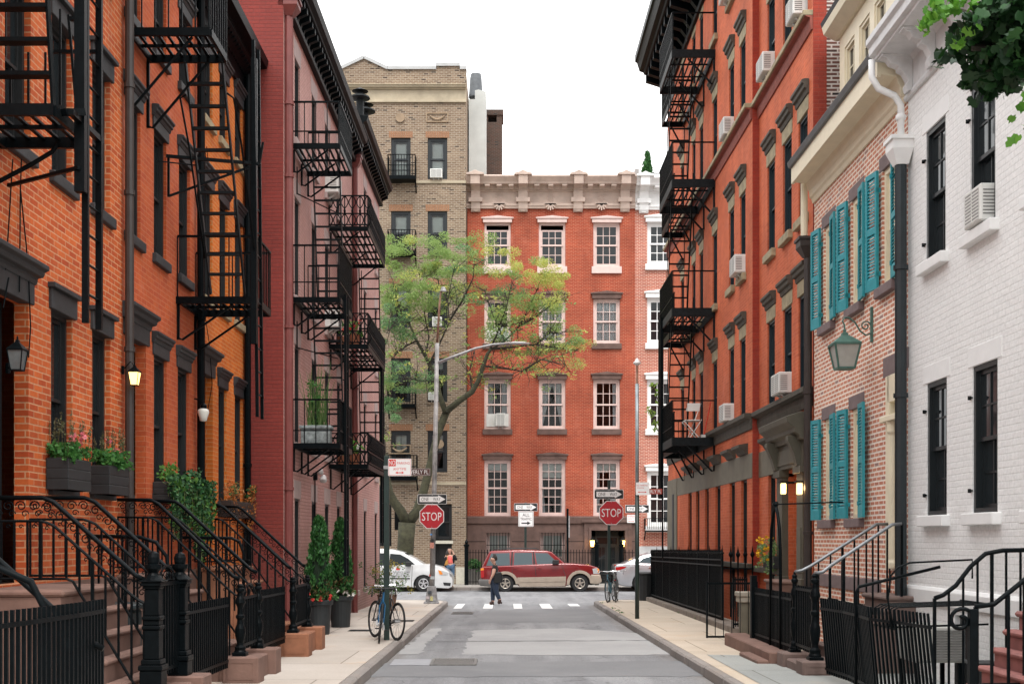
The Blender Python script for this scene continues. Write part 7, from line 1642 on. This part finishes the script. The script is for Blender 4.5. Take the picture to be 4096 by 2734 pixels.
ac_side(W,13.10,13.58,5.12,.40,.13,'beige air conditioner in the upper window of the white house')
ac_side(FD,26.5,27.13,9.22,.42,.28,'white air conditioner under the top platform of the plain fire escape')
ac_side(FD,26.5,27.13,6.30,.42,.28,'white air conditioner under the middle platform of the plain fire escape')
for c_,z,lb in ((FC[0],FRW[2],'white air conditioner with side panels below the parted curtains of the far red house'),(FC[0],FRW[1],'white air conditioner with side panels behind the tree on the far red house')):
    o=ac_side(FF,c_[0]+.55,c_[0]+1.0,z[0]+.14,.62 if 0 else .60,.22,lb); I_=FF.M.inverted()
    u0,u1=FF.span(*c_); MB().box(u0+.1,u0+.55,.06,.09,z[0]+.14,z[0]+.74).box(u1-.1,u0+1.0,.06,.09,z[0]+.14,z[0]+.74).map(INV[o]@FF.M).islands('side_panel',ACW,o,local=True)
for x0,x1,y0,y1,lb in ((987,1015,389.6,410,'white air conditioner in the top right window of the buff building'),(992,1014,728,750,'white air conditioner in the buff building behind the tree crown'),(983,1008,900,918,'white air conditioner in the buff building above the tree fork')):
    ac_side(FB,bx(x0),bx(x1),bz(y1),bz(y0)-bz(y1),.2,lb)
# ------------------------------------------------------------------ greenery
def leafcloud(m, c, r, n, size, rng, asp=.5, shell=.35, droop=.0, up=None, shape='diamond'):
    c=Vector(c); r=Vector(r)
    for _ in range(n):
        while True:
            d=Vector((rng.uniform(-1,1),rng.uniform(-1,1),rng.uniform(-1,1)))
            if .05<d.length<=1: break
        d*= (1-shell)+shell/max(d.length,.3)*min(1,d.length+.2) if shell else 1
        if d.length>1.05: d*=1.0/d.length
        p=c+Vector((d.x*r.x,d.y*r.y,d.z*r.z)); s=size*rng.uniform(.6,1.3)
        a=Vector((rng.gauss(0,1),rng.gauss(0,1),rng.gauss(0,.7)-droop)).normalized()
        if up: a=(a*(1-up)+Vector((d.x*.4,d.y*.4,1))*up).normalized()
        b=a.orthogonal().normalized(); b=(Matrix.Rotation(rng.uniform(0,6.28),3,a)@b)*s*asp*.5; a*=s
        if shape=='diamond': m.quad(p-a*.5,p+b-a*.05,p+a*.5,p-b-a*.05)
        elif shape=='frond':
            m.quad(p-a*.5,p+b*.8-a*.25,p+b,p+a*.5); m.quad(p-a*.5,p+a*.5,p-b,p-b*.8-a*.25)
        else:
            nrm=a.cross(b).normalized()*s*.08
            ring=[(-.5,0),(-.42,.55),(-.15,.5),(-.02,1.0),(.12,.55),(.28,.62),(.5,0),(.28,-.62),(.12,-.55),(-.02,-1.0),(-.15,-.5),(-.42,-.55)]
            m.add([p+a*x+b*y+nrm*(abs(y)) for x,y in ring],[tuple(range(12))])
LOC_L=leaf_mat('locust_green',(.19,.31,.095),(.28,.40,.13),(.38,.48,.17),.5); LOC_D=leaf_mat('locust_deep_green',(.10,.22,.10),(.16,.30,.13),(.22,.36,.14),.45); LOC_Y=leaf_mat('locust_yellow_green',(.36,.44,.11),(.50,.53,.15),(.58,.50,.14),.5)
BARK=plain('dark_bark',(.035,.030,.022),.95,.4,9,0,.6); MOSS=plain('mossy_bark',(.042,.041,.022),.95,.45,7,0,.6)
tree=empty('street_tree',at(0,930,1340,53.3),'feathery green honey locust leaning across the far street corner, forked mossy trunk','tree')
rng=random.Random(11); YT=53.3
def tp(x,y,dy=0): return at(0,x,y,YT+dy)
m=MB(); m.tube([tp(926,1348),tp(928,1300),tp(931,1240),tp(934,1198)],[.42,.37,.36,.38],12)
m.tube([tp(934,1200),tp(918,1170,-.2),tp(903,1150,-.4),tp(893,1128,-.5),tp(886,1090,-.6),tp(884,1040,-.6)],[.25,.22,.2,.17,.15,.12],9)
m.tube([tp(936,1200),tp(958,1170),tp(972,1125,.1),tp(988,1060,.2),tp(1003,1000,.2),tp(1018,958,.2),tp(1027,938,.2)],[.25,.23,.20,.17,.165,.17,.16],10)
m.tube([tp(1025,942),tp(1050,922,-.2),tp(1083,898,-.4),tp(1098,872,-.5),tp(1108,840,-.6),tp(1118,812,-.7),tp(1126,800,-.7)],[.15,.13,.12,.10,.09,.075,.06],9)
m.tube([tp(1022,945),tp(1008,905,.2),tp(1003,875,.3),tp(985,835,.4),tp(975,815,.4),tp(955,780,.5),tp(938,740,.6)],[.13,.11,.10,.09,.08,.06,.045],8)
m.build('trunk',MOSS,tree,smooth=True)
m=MB()
BRS=[[(1126,800),(1160,780),(1195,745),(1215,700),(1235,660)],[(1126,800),(1140,770),(1150,740),(1165,700),(1175,640)],[(1126,802),(1175,795),(1230,790),(1290,800),(1330,805)],[(1108,840),(1150,845),(1200,850),(1260,845)],[(975,815),(985,770),(975,720),(965,660),(960,600)],[(985,835),(1010,790),(1030,740),(1028,690),(1040,620)],[(1030,740),(1060,690),(1085,640),(1090,590)],[(938,740),(915,700),(905,650)],[(938,740),(905,740),(890,760)],[(955,780),(925,800),(900,820)],[(1003,875),(960,870),(925,865)],[(884,1040),(880,960),(890,900)],[(1028,690),(1005,650),(1000,590)],[(1195,745),(1240,720),(1280,690)],[(1160,780),(1130,720),(1110,660)],[(1083,898),(1075,850),(1090,800)],[(1230,790),(1260,760),(1300,770)],[(1200,850),(1240,825),(1300,835)]]
tips=[]
for br in BRS:
    dy=rng.uniform(-1.6,1.6); n=len(br); pts=[tp(x+rng.uniform(-2,2),y+rng.uniform(-2,2),dy*i/(n-1)-.3) for i,(x,y) in enumerate(br)]
    m.tube(pts,[.05*(1-.75*i/(n-1)) for i in range(n)],6)
    for _ in range(26):
        i=rng.randrange(1,n); p=pts[i-1].lerp(pts[i],rng.random()); q=p+Vector((rng.gauss(0,.5),rng.gauss(0,.5),rng.gauss(.15,.45))); mid=p.lerp(q,.5)+Vector((rng.gauss(0,.09),0,rng.gauss(0,.09)))
        m.tube([p,mid,q],[.017,.012,.006],4); tips.append(q)
        if rng.random()<.5: q2=q+Vector((rng.gauss(.1,.3),rng.gauss(0,.3),rng.gauss(-.2,.3))); m.tube([mid,q2],[.01,.004],3); tips.append(q2)
m.build('branch',BARK,tree)
ELL=[(960,600,75,58,'L',900),(905,640,40,75,'L',620),(1030,585,62,52,'L',700),(1085,615,42,62,'L',520),(940,690,62,50,'L',620),(900,760,34,60,'D',520),(1000,672,52,40,'L',420),(930,868,48,34,'D',420),(985,868,24,22,'D',120),(1150,605,45,36,'Y',300),(1205,620,58,34,'Y',460),(1258,640,40,32,'Y',330),(1180,690,62,40,'L',420),(1240,718,48,32,'L',330),(1288,765,42,30,'L',260),(1325,798,28,18,'Y',110),(1230,790,52,24,'L',240),(1112,765,28,32,'L',150),(1152,748,40,38,'L',280),(1300,838,30,13,'Y',70),(1272,690,32,22,'Y',150),(910,930,28,34,'D',240),(890,560,26,30,'L',130),(1110,560,30,22,'L',110),(1255,848,40,10,'Y',50),(1070,700,34,26,'D',90)]
cl={'L':MB(),'D':MB(),'Y':MB()}
kk=YT/F
for x,y,rx,ry,c_,n in ELL:
    sub=max(4,n//42)
    for _ in range(sub):    # each mass is many small sprays with sky between
        a=rng.uniform(0,6.28); rr=sqrt(rng.random()); cc=tp(x+rx*1.04*rr*cos(a),y+ry*1.04*rr*sin(a),rng.uniform(-1.5,1.5))
        leafcloud(cl[c_ if rng.random()<.8 else rng.choice('LDY' if c_!='D' else 'LD')],cc,(rng.uniform(.25,.6),.4,rng.uniform(.12,.32)),int(n/sub*6),.10,rng,asp=.30,shell=0,droop=.25,shape='frond')
for q in tips:
    if rng.random()<.55: leafcloud(cl[rng.choice('LLY')],q,(.22,.22,.14),12,.14,rng,asp=.36,shell=0,droop=.2,shape='frond')
for k_,mt in (('L',LOC_L),('D',LOC_D),('Y',LOC_Y)): cl[k_].build('crown',mt,tree,recalc=False)
# near tree hanging into the top right corner
mt_=empty('street_tree',(3.75,7.2,gs(7.2)),'dark broad-leaved maple boughs hanging over the white house','tree')
rng=random.Random(4); YM=8.4; mp_=lambda x,y,dy=0: at(0,x,y,YM+dy)
m=MB(); m.tube([(3.95,6.2,gs(6.2)-.1),(3.93,6.25,1.2),(3.98,6.4,2.8),(4.0,6.8,4.2),(3.9,7.3,5.2)],[.17,.14,.13,.11,.09],10); m.build('trunk',BARK,mt_,smooth=True)
m=MB()
for pts in ([(3.9,7.3,5.1),mp_(2420,60,-.4),mp_(2330,60),mp_(2250,40),mp_(2190,20)],[(3.9,7.3,5.1),mp_(2400,130,-.3),mp_(2320,140),mp_(2262,160)],[mp_(2330,60),mp_(2290,110),mp_(2230,110)],[mp_(2190,20),mp_(2150,25),mp_(2140,45)],[(3.98,6.9,4.3),mp_(2400,320),mp_(2352,290)]): m.tube(pts,[.03-.004*i for i in range(len(pts))],6)
m.build('branch',BARK,mt_)
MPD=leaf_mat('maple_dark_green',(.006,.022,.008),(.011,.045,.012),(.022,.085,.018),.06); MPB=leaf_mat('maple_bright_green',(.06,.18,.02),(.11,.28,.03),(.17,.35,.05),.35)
d_=MB(); b_=MB()
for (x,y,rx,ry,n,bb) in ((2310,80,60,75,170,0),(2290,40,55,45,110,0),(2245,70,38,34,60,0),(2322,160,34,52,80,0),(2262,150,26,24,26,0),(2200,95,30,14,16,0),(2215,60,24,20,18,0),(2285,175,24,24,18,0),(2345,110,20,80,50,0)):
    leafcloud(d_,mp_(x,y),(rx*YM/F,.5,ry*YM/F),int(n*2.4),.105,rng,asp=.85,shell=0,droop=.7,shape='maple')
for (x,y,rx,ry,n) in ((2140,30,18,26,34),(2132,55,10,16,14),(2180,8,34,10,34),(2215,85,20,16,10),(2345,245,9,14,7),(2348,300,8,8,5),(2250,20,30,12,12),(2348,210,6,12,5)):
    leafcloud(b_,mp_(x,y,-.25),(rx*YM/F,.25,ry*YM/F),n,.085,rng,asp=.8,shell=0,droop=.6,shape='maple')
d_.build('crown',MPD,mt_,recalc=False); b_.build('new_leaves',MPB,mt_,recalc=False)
# potted evergreens
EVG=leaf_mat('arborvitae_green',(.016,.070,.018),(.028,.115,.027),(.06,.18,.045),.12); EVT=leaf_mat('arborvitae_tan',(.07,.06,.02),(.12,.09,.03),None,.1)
MIXG=leaf_mat('border_leaf_green',(.02,.08,.02),(.05,.15,.04),(.12,.22,.08),.25); FLR=leaf_mat('red_petals',(.5,.02,.02),(.6,.06,.05),None,.2); FLW=leaf_mat('white_petals',(.7,.68,.62),(.75,.74,.7),None,.2); FLP=leaf_mat('pink_petals',(.75,.16,.20),(.8,.28,.30),None,.2); FLY=leaf_mat('yellow_petals',(.80,.42,.02),(.85,.55,.03),None,.2); FLO=leaf_mat('dry_orange_leaves',(.33,.09,.02),(.42,.16,.04),(.25,.13,.05),.2)
POT=plain('dark_planter',(.018,.023,.026),.55,.15,8)
rng=random.Random(21)
for X,Y,lb in ((-3.54,22.9,'tall clipped evergreen in a dark round planter, nearer the camera'),(-3.44,25.1,'tall clipped evergreen in a dark round planter, farther along toward the corner')):
    z=gs(Y); o=empty('potted_evergreen',(X,Y,z),lb,'potted tree'); r=.235
    MB().lathe([(r*.80,0),(r*.82,.02),(r*.97,.55),(r*1.1,.56),(r*1.12,.64),(r*1.02,.65),(r*.98,.58),(.01,.56)],(X,Y,z),22).build('planter',POT,o,smooth=False)
    MB().lathe([(r*.95,.585),(.01,.60)],(X,Y,z),16).build('soil',SOIL,o)
    MB().tube([(X,Y,z+.5),(X,Y,z+1.9)],[.04,.015],7).build('trunk',BARK,o)
    MB().lathe([(.05,.75),(.15,.95),(.155,1.2),(.10,1.6),(.045,1.92),(.005,2.05)],(X,Y,z),10).build('shade_core',plain('core_shade_green',(.006,.020,.007),.95,.3,10),o)  # added dark core: shade between the sprays painted as a solid colour
    m=MB()
    for i in range(150):
        t=rng.random()**.85; h=.72+1.45*t; R=.235*(1-.45*(t-.22))*sqrt(max(0,1-((t-.22)/.80)**2)) if t>.22 else .235*(.75+.25*t/.22); a=rng.uniform(0,6.28); R*=rng.uniform(.72,1.05)
        leafcloud(m,(X+R*cos(a),Y+R*sin(a),z+h),(.055,.055,.11),26,.075,rng,asp=.42,shell=0,up=.62)
    m.build('crown',EVG,o,recalc=False)
    m=MB()
    for i in range(26): a=rng.uniform(0,6.28); leafcloud(m,(X+.2*cos(a),Y+.2*sin(a),z+.74+rng.uniform(0,.25)),(.07,.07,.07),6,.08,rng,asp=.35,shell=0,up=.4)
    m.build('brown_sprigs',EVT,o,recalc=False)
    m=MB(); f=MB()
    for i in range(26): a=rng.uniform(0,6.28); R=rng.uniform(.1,.32); leafcloud(m,(X+R*cos(a),Y+R*sin(a),z+.66+rng.uniform(-.03,.1)),(.09,.09,.06),16,.075,rng,asp=.45,shell=0)
    for i in range(9): a=rng.uniform(-2.6,.4); R=rng.uniform(.2,.36); leafcloud(f,(X+R*cos(a),Y+R*sin(a),z+.66+rng.uniform(-.02,.12)),(.03,.03,.03),7,.05,rng,asp=.9,shell=0)
    m.build('underplanting',MIXG,o,recalc=False); f.build('blossom',FLR if Y<24 else FLW,o,recalc=False)
def window_box(label, fac, a0, a1, z0, z1, out, mat, cat='flower box'):
    u0,u1=fac.span(a0,a1); o=empty('window_box',(0,0,0),label,cat,M=fac.M@Matrix.Translation(((u0+u1)/2,0,z0))); w=(u1-u0)/2; h=z1-z0
    m=MB(); m.box(-w,w,-out,-.01,0,h)
    for k in (1,2): m.box(-w-.004,w+.004,-out-.004,-.008,h*k/3+.006,h*(k+1)/3-.004)
    m.box(-w-.004,w+.004,-out-.004,-.008,.0,h/3-.004); m.build('box',mat,o,local=True,bevel=.004); MB().box(-w+.02,w-.02,-out+.02,-.03,h,h+.01).build('soil',SOIL,o,local=True)
    return o,w,h,out
GRN=leaf_mat('fresh_bedding_green',(.03,.12,.03),(.06,.20,.04),(.11,.27,.07),.3); SPK=leaf_mat('flower_spike_brown',(.10,.10,.045),(.15,.13,.07),(.10,.15,.05),.2)
for (a0,a1,lb,pk) in ((12.38,13.05,'black slatted flower box with many pink blooms and tall seed spikes',8),(13.66,14.36,'black slatted flower box with few blooms, beside the brown downspout',3)):
    o,w,h,out=window_box(lb,FA,a0,a1,2.20,2.52,.23,plain('black_slat_box',(.013,.016,.018),.6,.3,10)); rng=random.Random(int(a0*10)); m=MB(); s=MB(); f=MB(); I=Matrix()
    for i in range(34): leafcloud(m,(rng.uniform(-w,w),-out*.5+rng.uniform(-.14,.1),h+rng.uniform(.0,.14)),(.07,.07,.07),26,.055,rng,asp=.7,shell=0)
    for i in range(24):
        x=rng.uniform(-w,w); y=-out*.5+rng.uniform(-.1,.1); d=Vector((rng.gauss(0,.10)+(.12 if x>w*.6 else 0),rng.gauss(-.02,.06),1)); L=rng.uniform(.28,.5); b=Vector((x,y,h))
        s.tube([b,b+d*L],[.003,.002],3); leafcloud(s,b+d*L*.78,(.018,.018,L*.24),16,.03,rng,asp=.5,shell=0,up=.5)
    for i in range(pk): leafcloud(f,(rng.uniform(-.05,w*.7),-out*.6+rng.uniform(-.08,.05),h+rng.uniform(.14,.30)),(.035,.035,.03),9,.045,rng,asp=.9,shell=0)
    m.build('leaves',GRN,o,local=True,recalc=False); s.build('seed_spike',SPK,o,local=True,recalc=False); f.build('blossom',FLP,o,local=True,recalc=False)
IVY=leaf_mat('ivy_green',(.010,.05,.016),(.025,.095,.03),(.07,.17,.06),.15); IVY2=leaf_mat('ivy_light',(.06,.17,.03),(.12,.26,.05),None,.3)
for (a0,a1,lb,z0,n) in ((16.1,16.85,'window box of pale thin trailing ivy beside the lit lantern doorway',2.2,29),(17.28,18.05,'window box draped in dense dark ivy beside the black pipe',2.2,52)):
    o,w,h,out=window_box(lb,FA,a0,a1,z0,z0+.25,.24,WOODK); rng=random.Random(n); m=MB(); l=MB(); v=MB()
    for i in range(n):
        x=rng.gauss(0,.55)*w*1.15; L=rng.uniform(.15,.85) if n<30 else rng.uniform(.15,1.15); y=-out-.03+rng.uniform(-.05,.08); t=0
        v.tube([(x,y+.08,h),(x,y,h-.05),(x+rng.gauss(0,.04),y,h-L)],.004,3)
        while t<L: leafcloud(m if rng.random()<.75 else l,(x+rng.gauss(0,.03),y,h+.06-t),(.06,.05,.05),5,.062,rng,asp=.85,shell=0,droop=.8); t+=.055
    for i in range(17): leafcloud(m if n>30 else l,(rng.uniform(-w,w),-out*.5,h+rng.uniform(.02,.24)),(.09,.1,.07),10,.065,rng,asp=.8,shell=0)
    m.build('ivy',IVY,o,local=True,recalc=False); l.build('ivy',IVY2,o,local=True,recalc=False); v.build('ivy_stem',plain('ivy_stem',(.16,.19,.07),.8,.2),o,local=True)
for (a0,a1,lb) in ((19.72,20.4,'small window box of dry russet plants, nearer of the two before the burgundy wall'),(20.9,21.6,'small window box of dry russet plants touching the burgundy wall')):
    o,w,h,out=window_box(lb,FA,a0,a1,2.05,2.32,.22,plain('brown_box',(.03,.02,.016),.7,.3)); rng=random.Random(int(a0)); m=MB(); l=MB()
    for i in range(26): leafcloud(m,(rng.uniform(-w*1.1,w),-out*.7+rng.uniform(-.1,.05),h+rng.uniform(-.4,.28)),(.08,.08,.10),16,.055,rng,asp=.4,shell=0,up=.2)
    for i in range(9): leafcloud(l,(rng.uniform(0,w*1.3),-out*.7,h+rng.uniform(.05,.3)),(.08,.08,.06),12,.065,rng,asp=.5,shell=0)
    m.build('dry_plants',FLO,o,local=True,recalc=False); l.build('leaves',MIXG,o,local=True,recalc=False)
o,w,h,out=window_box('window box of yellow flowers behind the iron hoop, on the tenement with the olive door',R2,23.0,23.95,1.14,1.36,.24,WOODK); rng=random.Random(3); m=MB(); f=MB()
for i in range(40): leafcloud(m,(rng.uniform(-w,w),-out*.8+rng.uniform(-.14,.1),h+rng.uniform(-.28,.30)),(.08,.08,.07),18,.06,rng,asp=.6,shell=0)
for i in range(22): leafcloud(f,(rng.uniform(-w,w),-out+rng.uniform(-.16,.0),h+rng.uniform(-.08,.40)),(.03,.03,.025),9,.05,rng,asp=.95,shell=0)
m.build('leaves',leaf_mat('pale_leaf',(.10,.22,.06),(.2,.33,.12),(.32,.42,.22),.3),o,local=True,recalc=False); f.build('blossom',FLY,o,local=True,recalc=False)
# planter with grass on the lowest plain platform, pots on the ornate ones
o=empty('planter',(-3.55,23.2,3.47),'mottled stone planter of tall grasses on the lowest platform of the plain fire escape','planter'); rng=random.Random(6)
MB().box(-3.84,-3.30,22.62,22.9,3.47,3.78).box(-3.87,-3.27,22.59,22.93,3.74,3.80).build('trough',plain('mottled_trough',(.22,.25,.25),.8,.5,14),o,bevel=.01); m=MB(); l=MB()
for i in range(64): b=Vector((rng.uniform(-3.72,-3.38),22.75+rng.uniform(-.1,.1),3.8)); d=Vector((rng.gauss(.02,.17),rng.gauss(0,.14),1)); L=rng.uniform(.4,1.2); e=b+d*L; q=Vector((.009,0,0)); m.quad(b-q,b+q,e+q*.3,e-q*.3)
for i in range(26): leafcloud(l,(rng.uniform(-3.7,-3.5),22.72,3.8+rng.uniform(0,.85)),(.07,.06,.07),12,.055,rng,asp=.6,shell=0)
m.build('grass_blades',leaf_mat('grass_green',(.05,.12,.03),(.12,.19,.06),None,.3),o,recalc=False); l.build('leaves',GRN,o,recalc=False)
for z,lb in ((3.36,'pots of bright green plants on the lowest ornate balcony'),(6.02,'pot with red flowers on the middle ornate balcony')):
    o=empty('potted_plant',(-3.5,27.4,z),lb,'potted plant'); MB().lathe([(.11,0),(.15,.22),(.16,.24),(.02,.23)],(-3.45,27.35,z),12).lathe([(.09,0),(.12,.2),(.02,.2)],(-3.72,27.4,z),12).build('pot',plain('terracotta',(.33,.12,.06),.8,.2),o); m=MB(); rng=random.Random(int(z))
    for i in range(22): leafcloud(m,(-3.55+rng.uniform(-.25,.25),27.38,z+.24+rng.uniform(0,.3)),(.09,.09,.08),12,.07,rng,asp=.6,shell=0)
    m.build('leaves',leaf_mat('bright_leaf',(.08,.25,.03),(.14,.36,.06),None,.4),o,recalc=False); f=MB()
    for i in range(7): leafcloud(f,(-3.5+rng.uniform(-.2,.25),27.3,z+.3+rng.uniform(0,.25)),(.03,.03,.03),8,.05,rng,asp=.9,shell=0)
    f.build('blossom',FLR if z>5 else FLW,o,recalc=False)
# loose shrub behind the green post
o=empty('potted_shrub',(-3.3,32.0,gs(32)),'airy light green shrub in a brown tub before the white van','potted shrub'); rng=random.Random(9); c=at(0,888,1330,32.0)
MB().lathe([(.2,0),(.26,.4),(.28,.42),(.02,.4)],(c.x,32.0,gs(32)),14).build('tub',plain('brown_tub',(.16,.09,.06),.8,.2),o); m=MB(); s=MB(); y_=MB()
for i in range(46):
    b=Vector((c.x,32,gs(32)+.4)); e=b+Vector((rng.gauss(0,.28),rng.gauss(0,.2),rng.uniform(.1,.85))); s.tube([b,b.lerp(e,.5)+Vector((0,0,.08)),e],[.007,.005,.003],3); leafcloud(m if rng.random()<.7 else y_,e,(.12,.12,.11),20,.065,rng,asp=.5,shell=0)
    leafcloud(m,b.lerp(e,.6),(.1,.1,.1),8,.06,rng,asp=.5,shell=0)
s.build('stem',BARK,o); m.build('leaves',leaf_mat('airy_leaf',(.06,.14,.04),(.13,.24,.08),None,.35),o,recalc=False); y_.build('new_leaves',leaf_mat('yellowing_leaf',(.28,.27,.06),(.38,.30,.06),None,.35),o,recalc=False)
# leafy twigs growing past the far white-trimmed window
o=empty('sapling',at(0,1502,960,38.8),'sprig of light green leaves beside the hanging fire escape ladder','plant'); rng=random.Random(2); m=MB(); s=MB()
s.tube([at(0,1516,1000,38.8),at(0,1508,985,38.8),at(0,1490,945,38.8)],.012,4); s.tube([at(0,1516,1000,38.8),at(0,1512,930,38.8),at(0,1503,895,38.8)],.012,4)
for x,y,n in ((1488,942,22),(1496,950,26),(1503,972,30),(1508,985,24),(1508,900,22),(1500,885,14),(1512,920,18)): leafcloud(m,at(0,x,y,38.8),(.13,.1,.13),n,.12,rng,asp=.5,shell=0,droop=.5)
s.build('twig',BARK,o); m.build('leaves',leaf_mat('sprig_leaf',(.16,.30,.04),(.28,.42,.08),None,.4),o,recalc=False)
# hedge and pots behind the far fence, roof evergreen
for (xa,xb,y0,y1,lb) in ((1302,1368,1305,1345,'low green shrub behind the far iron fence, above the red car bonnet'),(1440,1458,1285,1345,'leafy green shrub behind the far iron fence, above the silver car boot'),(1076,1098,1282,1312,'leafy green plant in a grey tub inside the far iron fence')):
    o=empty('shrub',at(0,(xa+xb)/2,1345,56.6),lb,'shrub'); m=MB(); rng=random.Random(xa)
    if xa==1076: MB().lathe([(.25,0),(.32,.8),(.34,.85),(.02,.8)],at(0,1087,1345,56.6),12).build('tub',plain('grey_tub',(.12,.11,.10),.8,.2),o)
    for i in range(36): leafcloud(m,at(0,rng.uniform(xa,xb),rng.uniform(y0+6,y1),56.6+rng.uniform(-.3,.3)),(.22,.2,.18),16,.13,rng,asp=.6,shell=0)
    m.build('foliage',MIXG,o,recalc=False)
o=empty('roof_evergreen',at(0,1485,398,60),'slender small evergreen on the roof behind the white cornice','tree'); m=MB(); rng=random.Random(8)
for i in range(80): t=rng.random(); leafcloud(m,at(0,1485+rng.uniform(-10,10)*(1-t),397-44*t,60),(.13,.13,.18),22,.15,rng,asp=.4,shell=0,up=.6)
m.build('crown',EVG,o,recalc=False); MB().tube([at(0,1485,402,60),at(0,1485,365,60)],.03,5).build('trunk',BARK,o)
# weeds in the pavement joints
m=MB(); rng=random.Random(31)
for (x,y) in ((2.82,36.6),(2.84,33.0),(2.86,30.6),(2.86,31.7),(4.3,30.6),(4.3,27.9)): leafcloud(m,(x,y,gs(y)+.02),(.07,.12,.03),16,.05,rng,asp=.5,shell=0)
tag(m.build('weeds',MIXG,recalc=False),kind='stuff')
# folding chair and broom on the lowest right platform
o=empty('folding_chair',(4.55,30.4,4.2),'white folding chair on the lowest fire escape platform of the corner tenement','chair'); z=4.19; WC=plain('chair_white',(.75,.73,.69),.5,.05)
MB().box(4.38,4.78,30.2,30.6,z+.43,z+.455).build('seat',WC,o,bevel=.01); m=MB(); m.prism([(4.46,z+.70),(4.80,z+.70),(4.82,z+.90),(4.49,z+.90)],lambda a,b,t:(a,t,b),30.55,30.575); m.build('backrest',WC,o,bevel=.008)
for (p,q) in (((4.36,30.22,z+.43),(4.74,30.22,z)),((4.36,30.58,z+.43),(4.74,30.58,z)),((4.84,30.58,z+.9),(4.5,30.58,z)),((4.80,30.22,z+.46),(4.5,30.22,z))): MB().bar(p,q,.02).build('leg',WC,o)
o=empty('broom',(4.98,30.1,4.2),'red-handled broom leaning on the wall by the white folding chair','broom'); MB().tube([(4.82,30.05,4.22),(5.0,30.05,5.08)],.015,6).build('handle',plain('red_handle',(.6,.04,.02),.4,.1),o); MB().box(4.74,4.86,30.0,30.1,4.19,4.26).build('head',WC,o)
# ------------------------------------------------------------------ camera, light
cam = bpy.data.cameras.new('camera'); co = bpy.data.objects.new('camera', cam); COL.objects.link(co)
co.location = (0,0,CAM_Z); co.rotation_euler = (pi/2,0,0)
cam.sensor_width = 36; cam.lens = 36*F/2349.0
cam.shift_x = (1174.5-CX)/2349.0; cam.shift_y = (HY-784.0)/2349.0
cam.clip_start = .1; cam.clip_end = 2000
cam.dof.use_dof = True; cam.dof.focus_distance = 42; cam.dof.aperture_fstop = 9
SC.camera = co
wd = bpy.data.worlds.new('World'); SC.world = wd; wd.use_nodes = True; nt = wd.node_tree; bg = nt.nodes['Background']
EL, AZ = radians(58), radians(172)
sky = nt.nodes.new('ShaderNodeTexSky'); sky.sky_type = 'NISHITA'; sky.sun_disc = False; sky.sun_elevation = EL; sky.sun_rotation = AZ; sky.air_density = 1; sky.dust_density = 4
# thin bright overcast over the blue sky
tc = nt.nodes.new('ShaderNodeTexCoord'); nz = nt.nodes.new('ShaderNodeTexNoise'); nz.inputs['Scale'].default_value = 1.6; nz.inputs['Detail'].default_value = 5
nt.links.new(tc.outputs['Generated'], nz.inputs['Vector'])
cr = nt.nodes.new('ShaderNodeValToRGB'); cr.color_ramp.elements[0].position = .35; cr.color_ramp.elements[0].color = (.86,.87,.88,1); cr.color_ramp.elements[1].position = .65; cr.color_ramp.elements[1].color = (1.08,1.075,1.06,1)
nt.links.new(nz.outputs['Fac'], cr.inputs['Fac'])
# overcast luminance: about three times brighter overhead than at the horizon
sz = nt.nodes.new('ShaderNodeSeparateXYZ'); nt.links.new(tc.outputs['Generated'], sz.inputs[0])
mz = nt.nodes.new('ShaderNodeMath'); mz.operation = 'MAXIMUM'; mz.inputs[1].default_value = 0; nt.links.new(sz.outputs[2], mz.inputs[0])
gr = nt.nodes.new('ShaderNodeMath'); gr.operation = 'MULTIPLY_ADD'; gr.inputs[1].default_value = 19.0; gr.inputs[2].default_value = 7.3; nt.links.new(mz.outputs[0], gr.inputs[0])
vs_ = nt.nodes.new('ShaderNodeVectorMath'); vs_.operation = 'SCALE'; nt.links.new(cr.outputs[0], vs_.inputs[0]); nt.links.new(gr.outputs[0], vs_.inputs['Scale'])
mx = nt.nodes.new('ShaderNodeMix'); mx.data_type = 'RGBA'; mx.inputs[0].default_value = .9
nt.links.new(sky.outputs[0], mx.inputs[6]); nt.links.new(vs_.outputs[0], mx.inputs[7]); nt.links.new(mx.outputs[2], bg.inputs['Color'])
bg.inputs['Strength'].default_value = .15
sl = bpy.data.lights.new('sun', 'SUN'); so = bpy.data.objects.new('sun', sl); COL.objects.link(so)
sl.energy = 2.0; sl.angle = radians(14); sl.color = (1,.965,.92)
d = Vector((sin(AZ)*cos(EL), cos(AZ)*cos(EL), sin(EL)))
so.rotation_euler = d.to_track_quat('Z','Y').to_euler()
SC.view_settings.view_transform = 'Standard'; SC.view_settings.look = 'None'; SC.view_settings.exposure = 0
SC.cycles.max_bounces = 6; SC.cycles.transparent_max_bounces = 12
try: SC.cycles.use_denoising = True
except Exception: pass
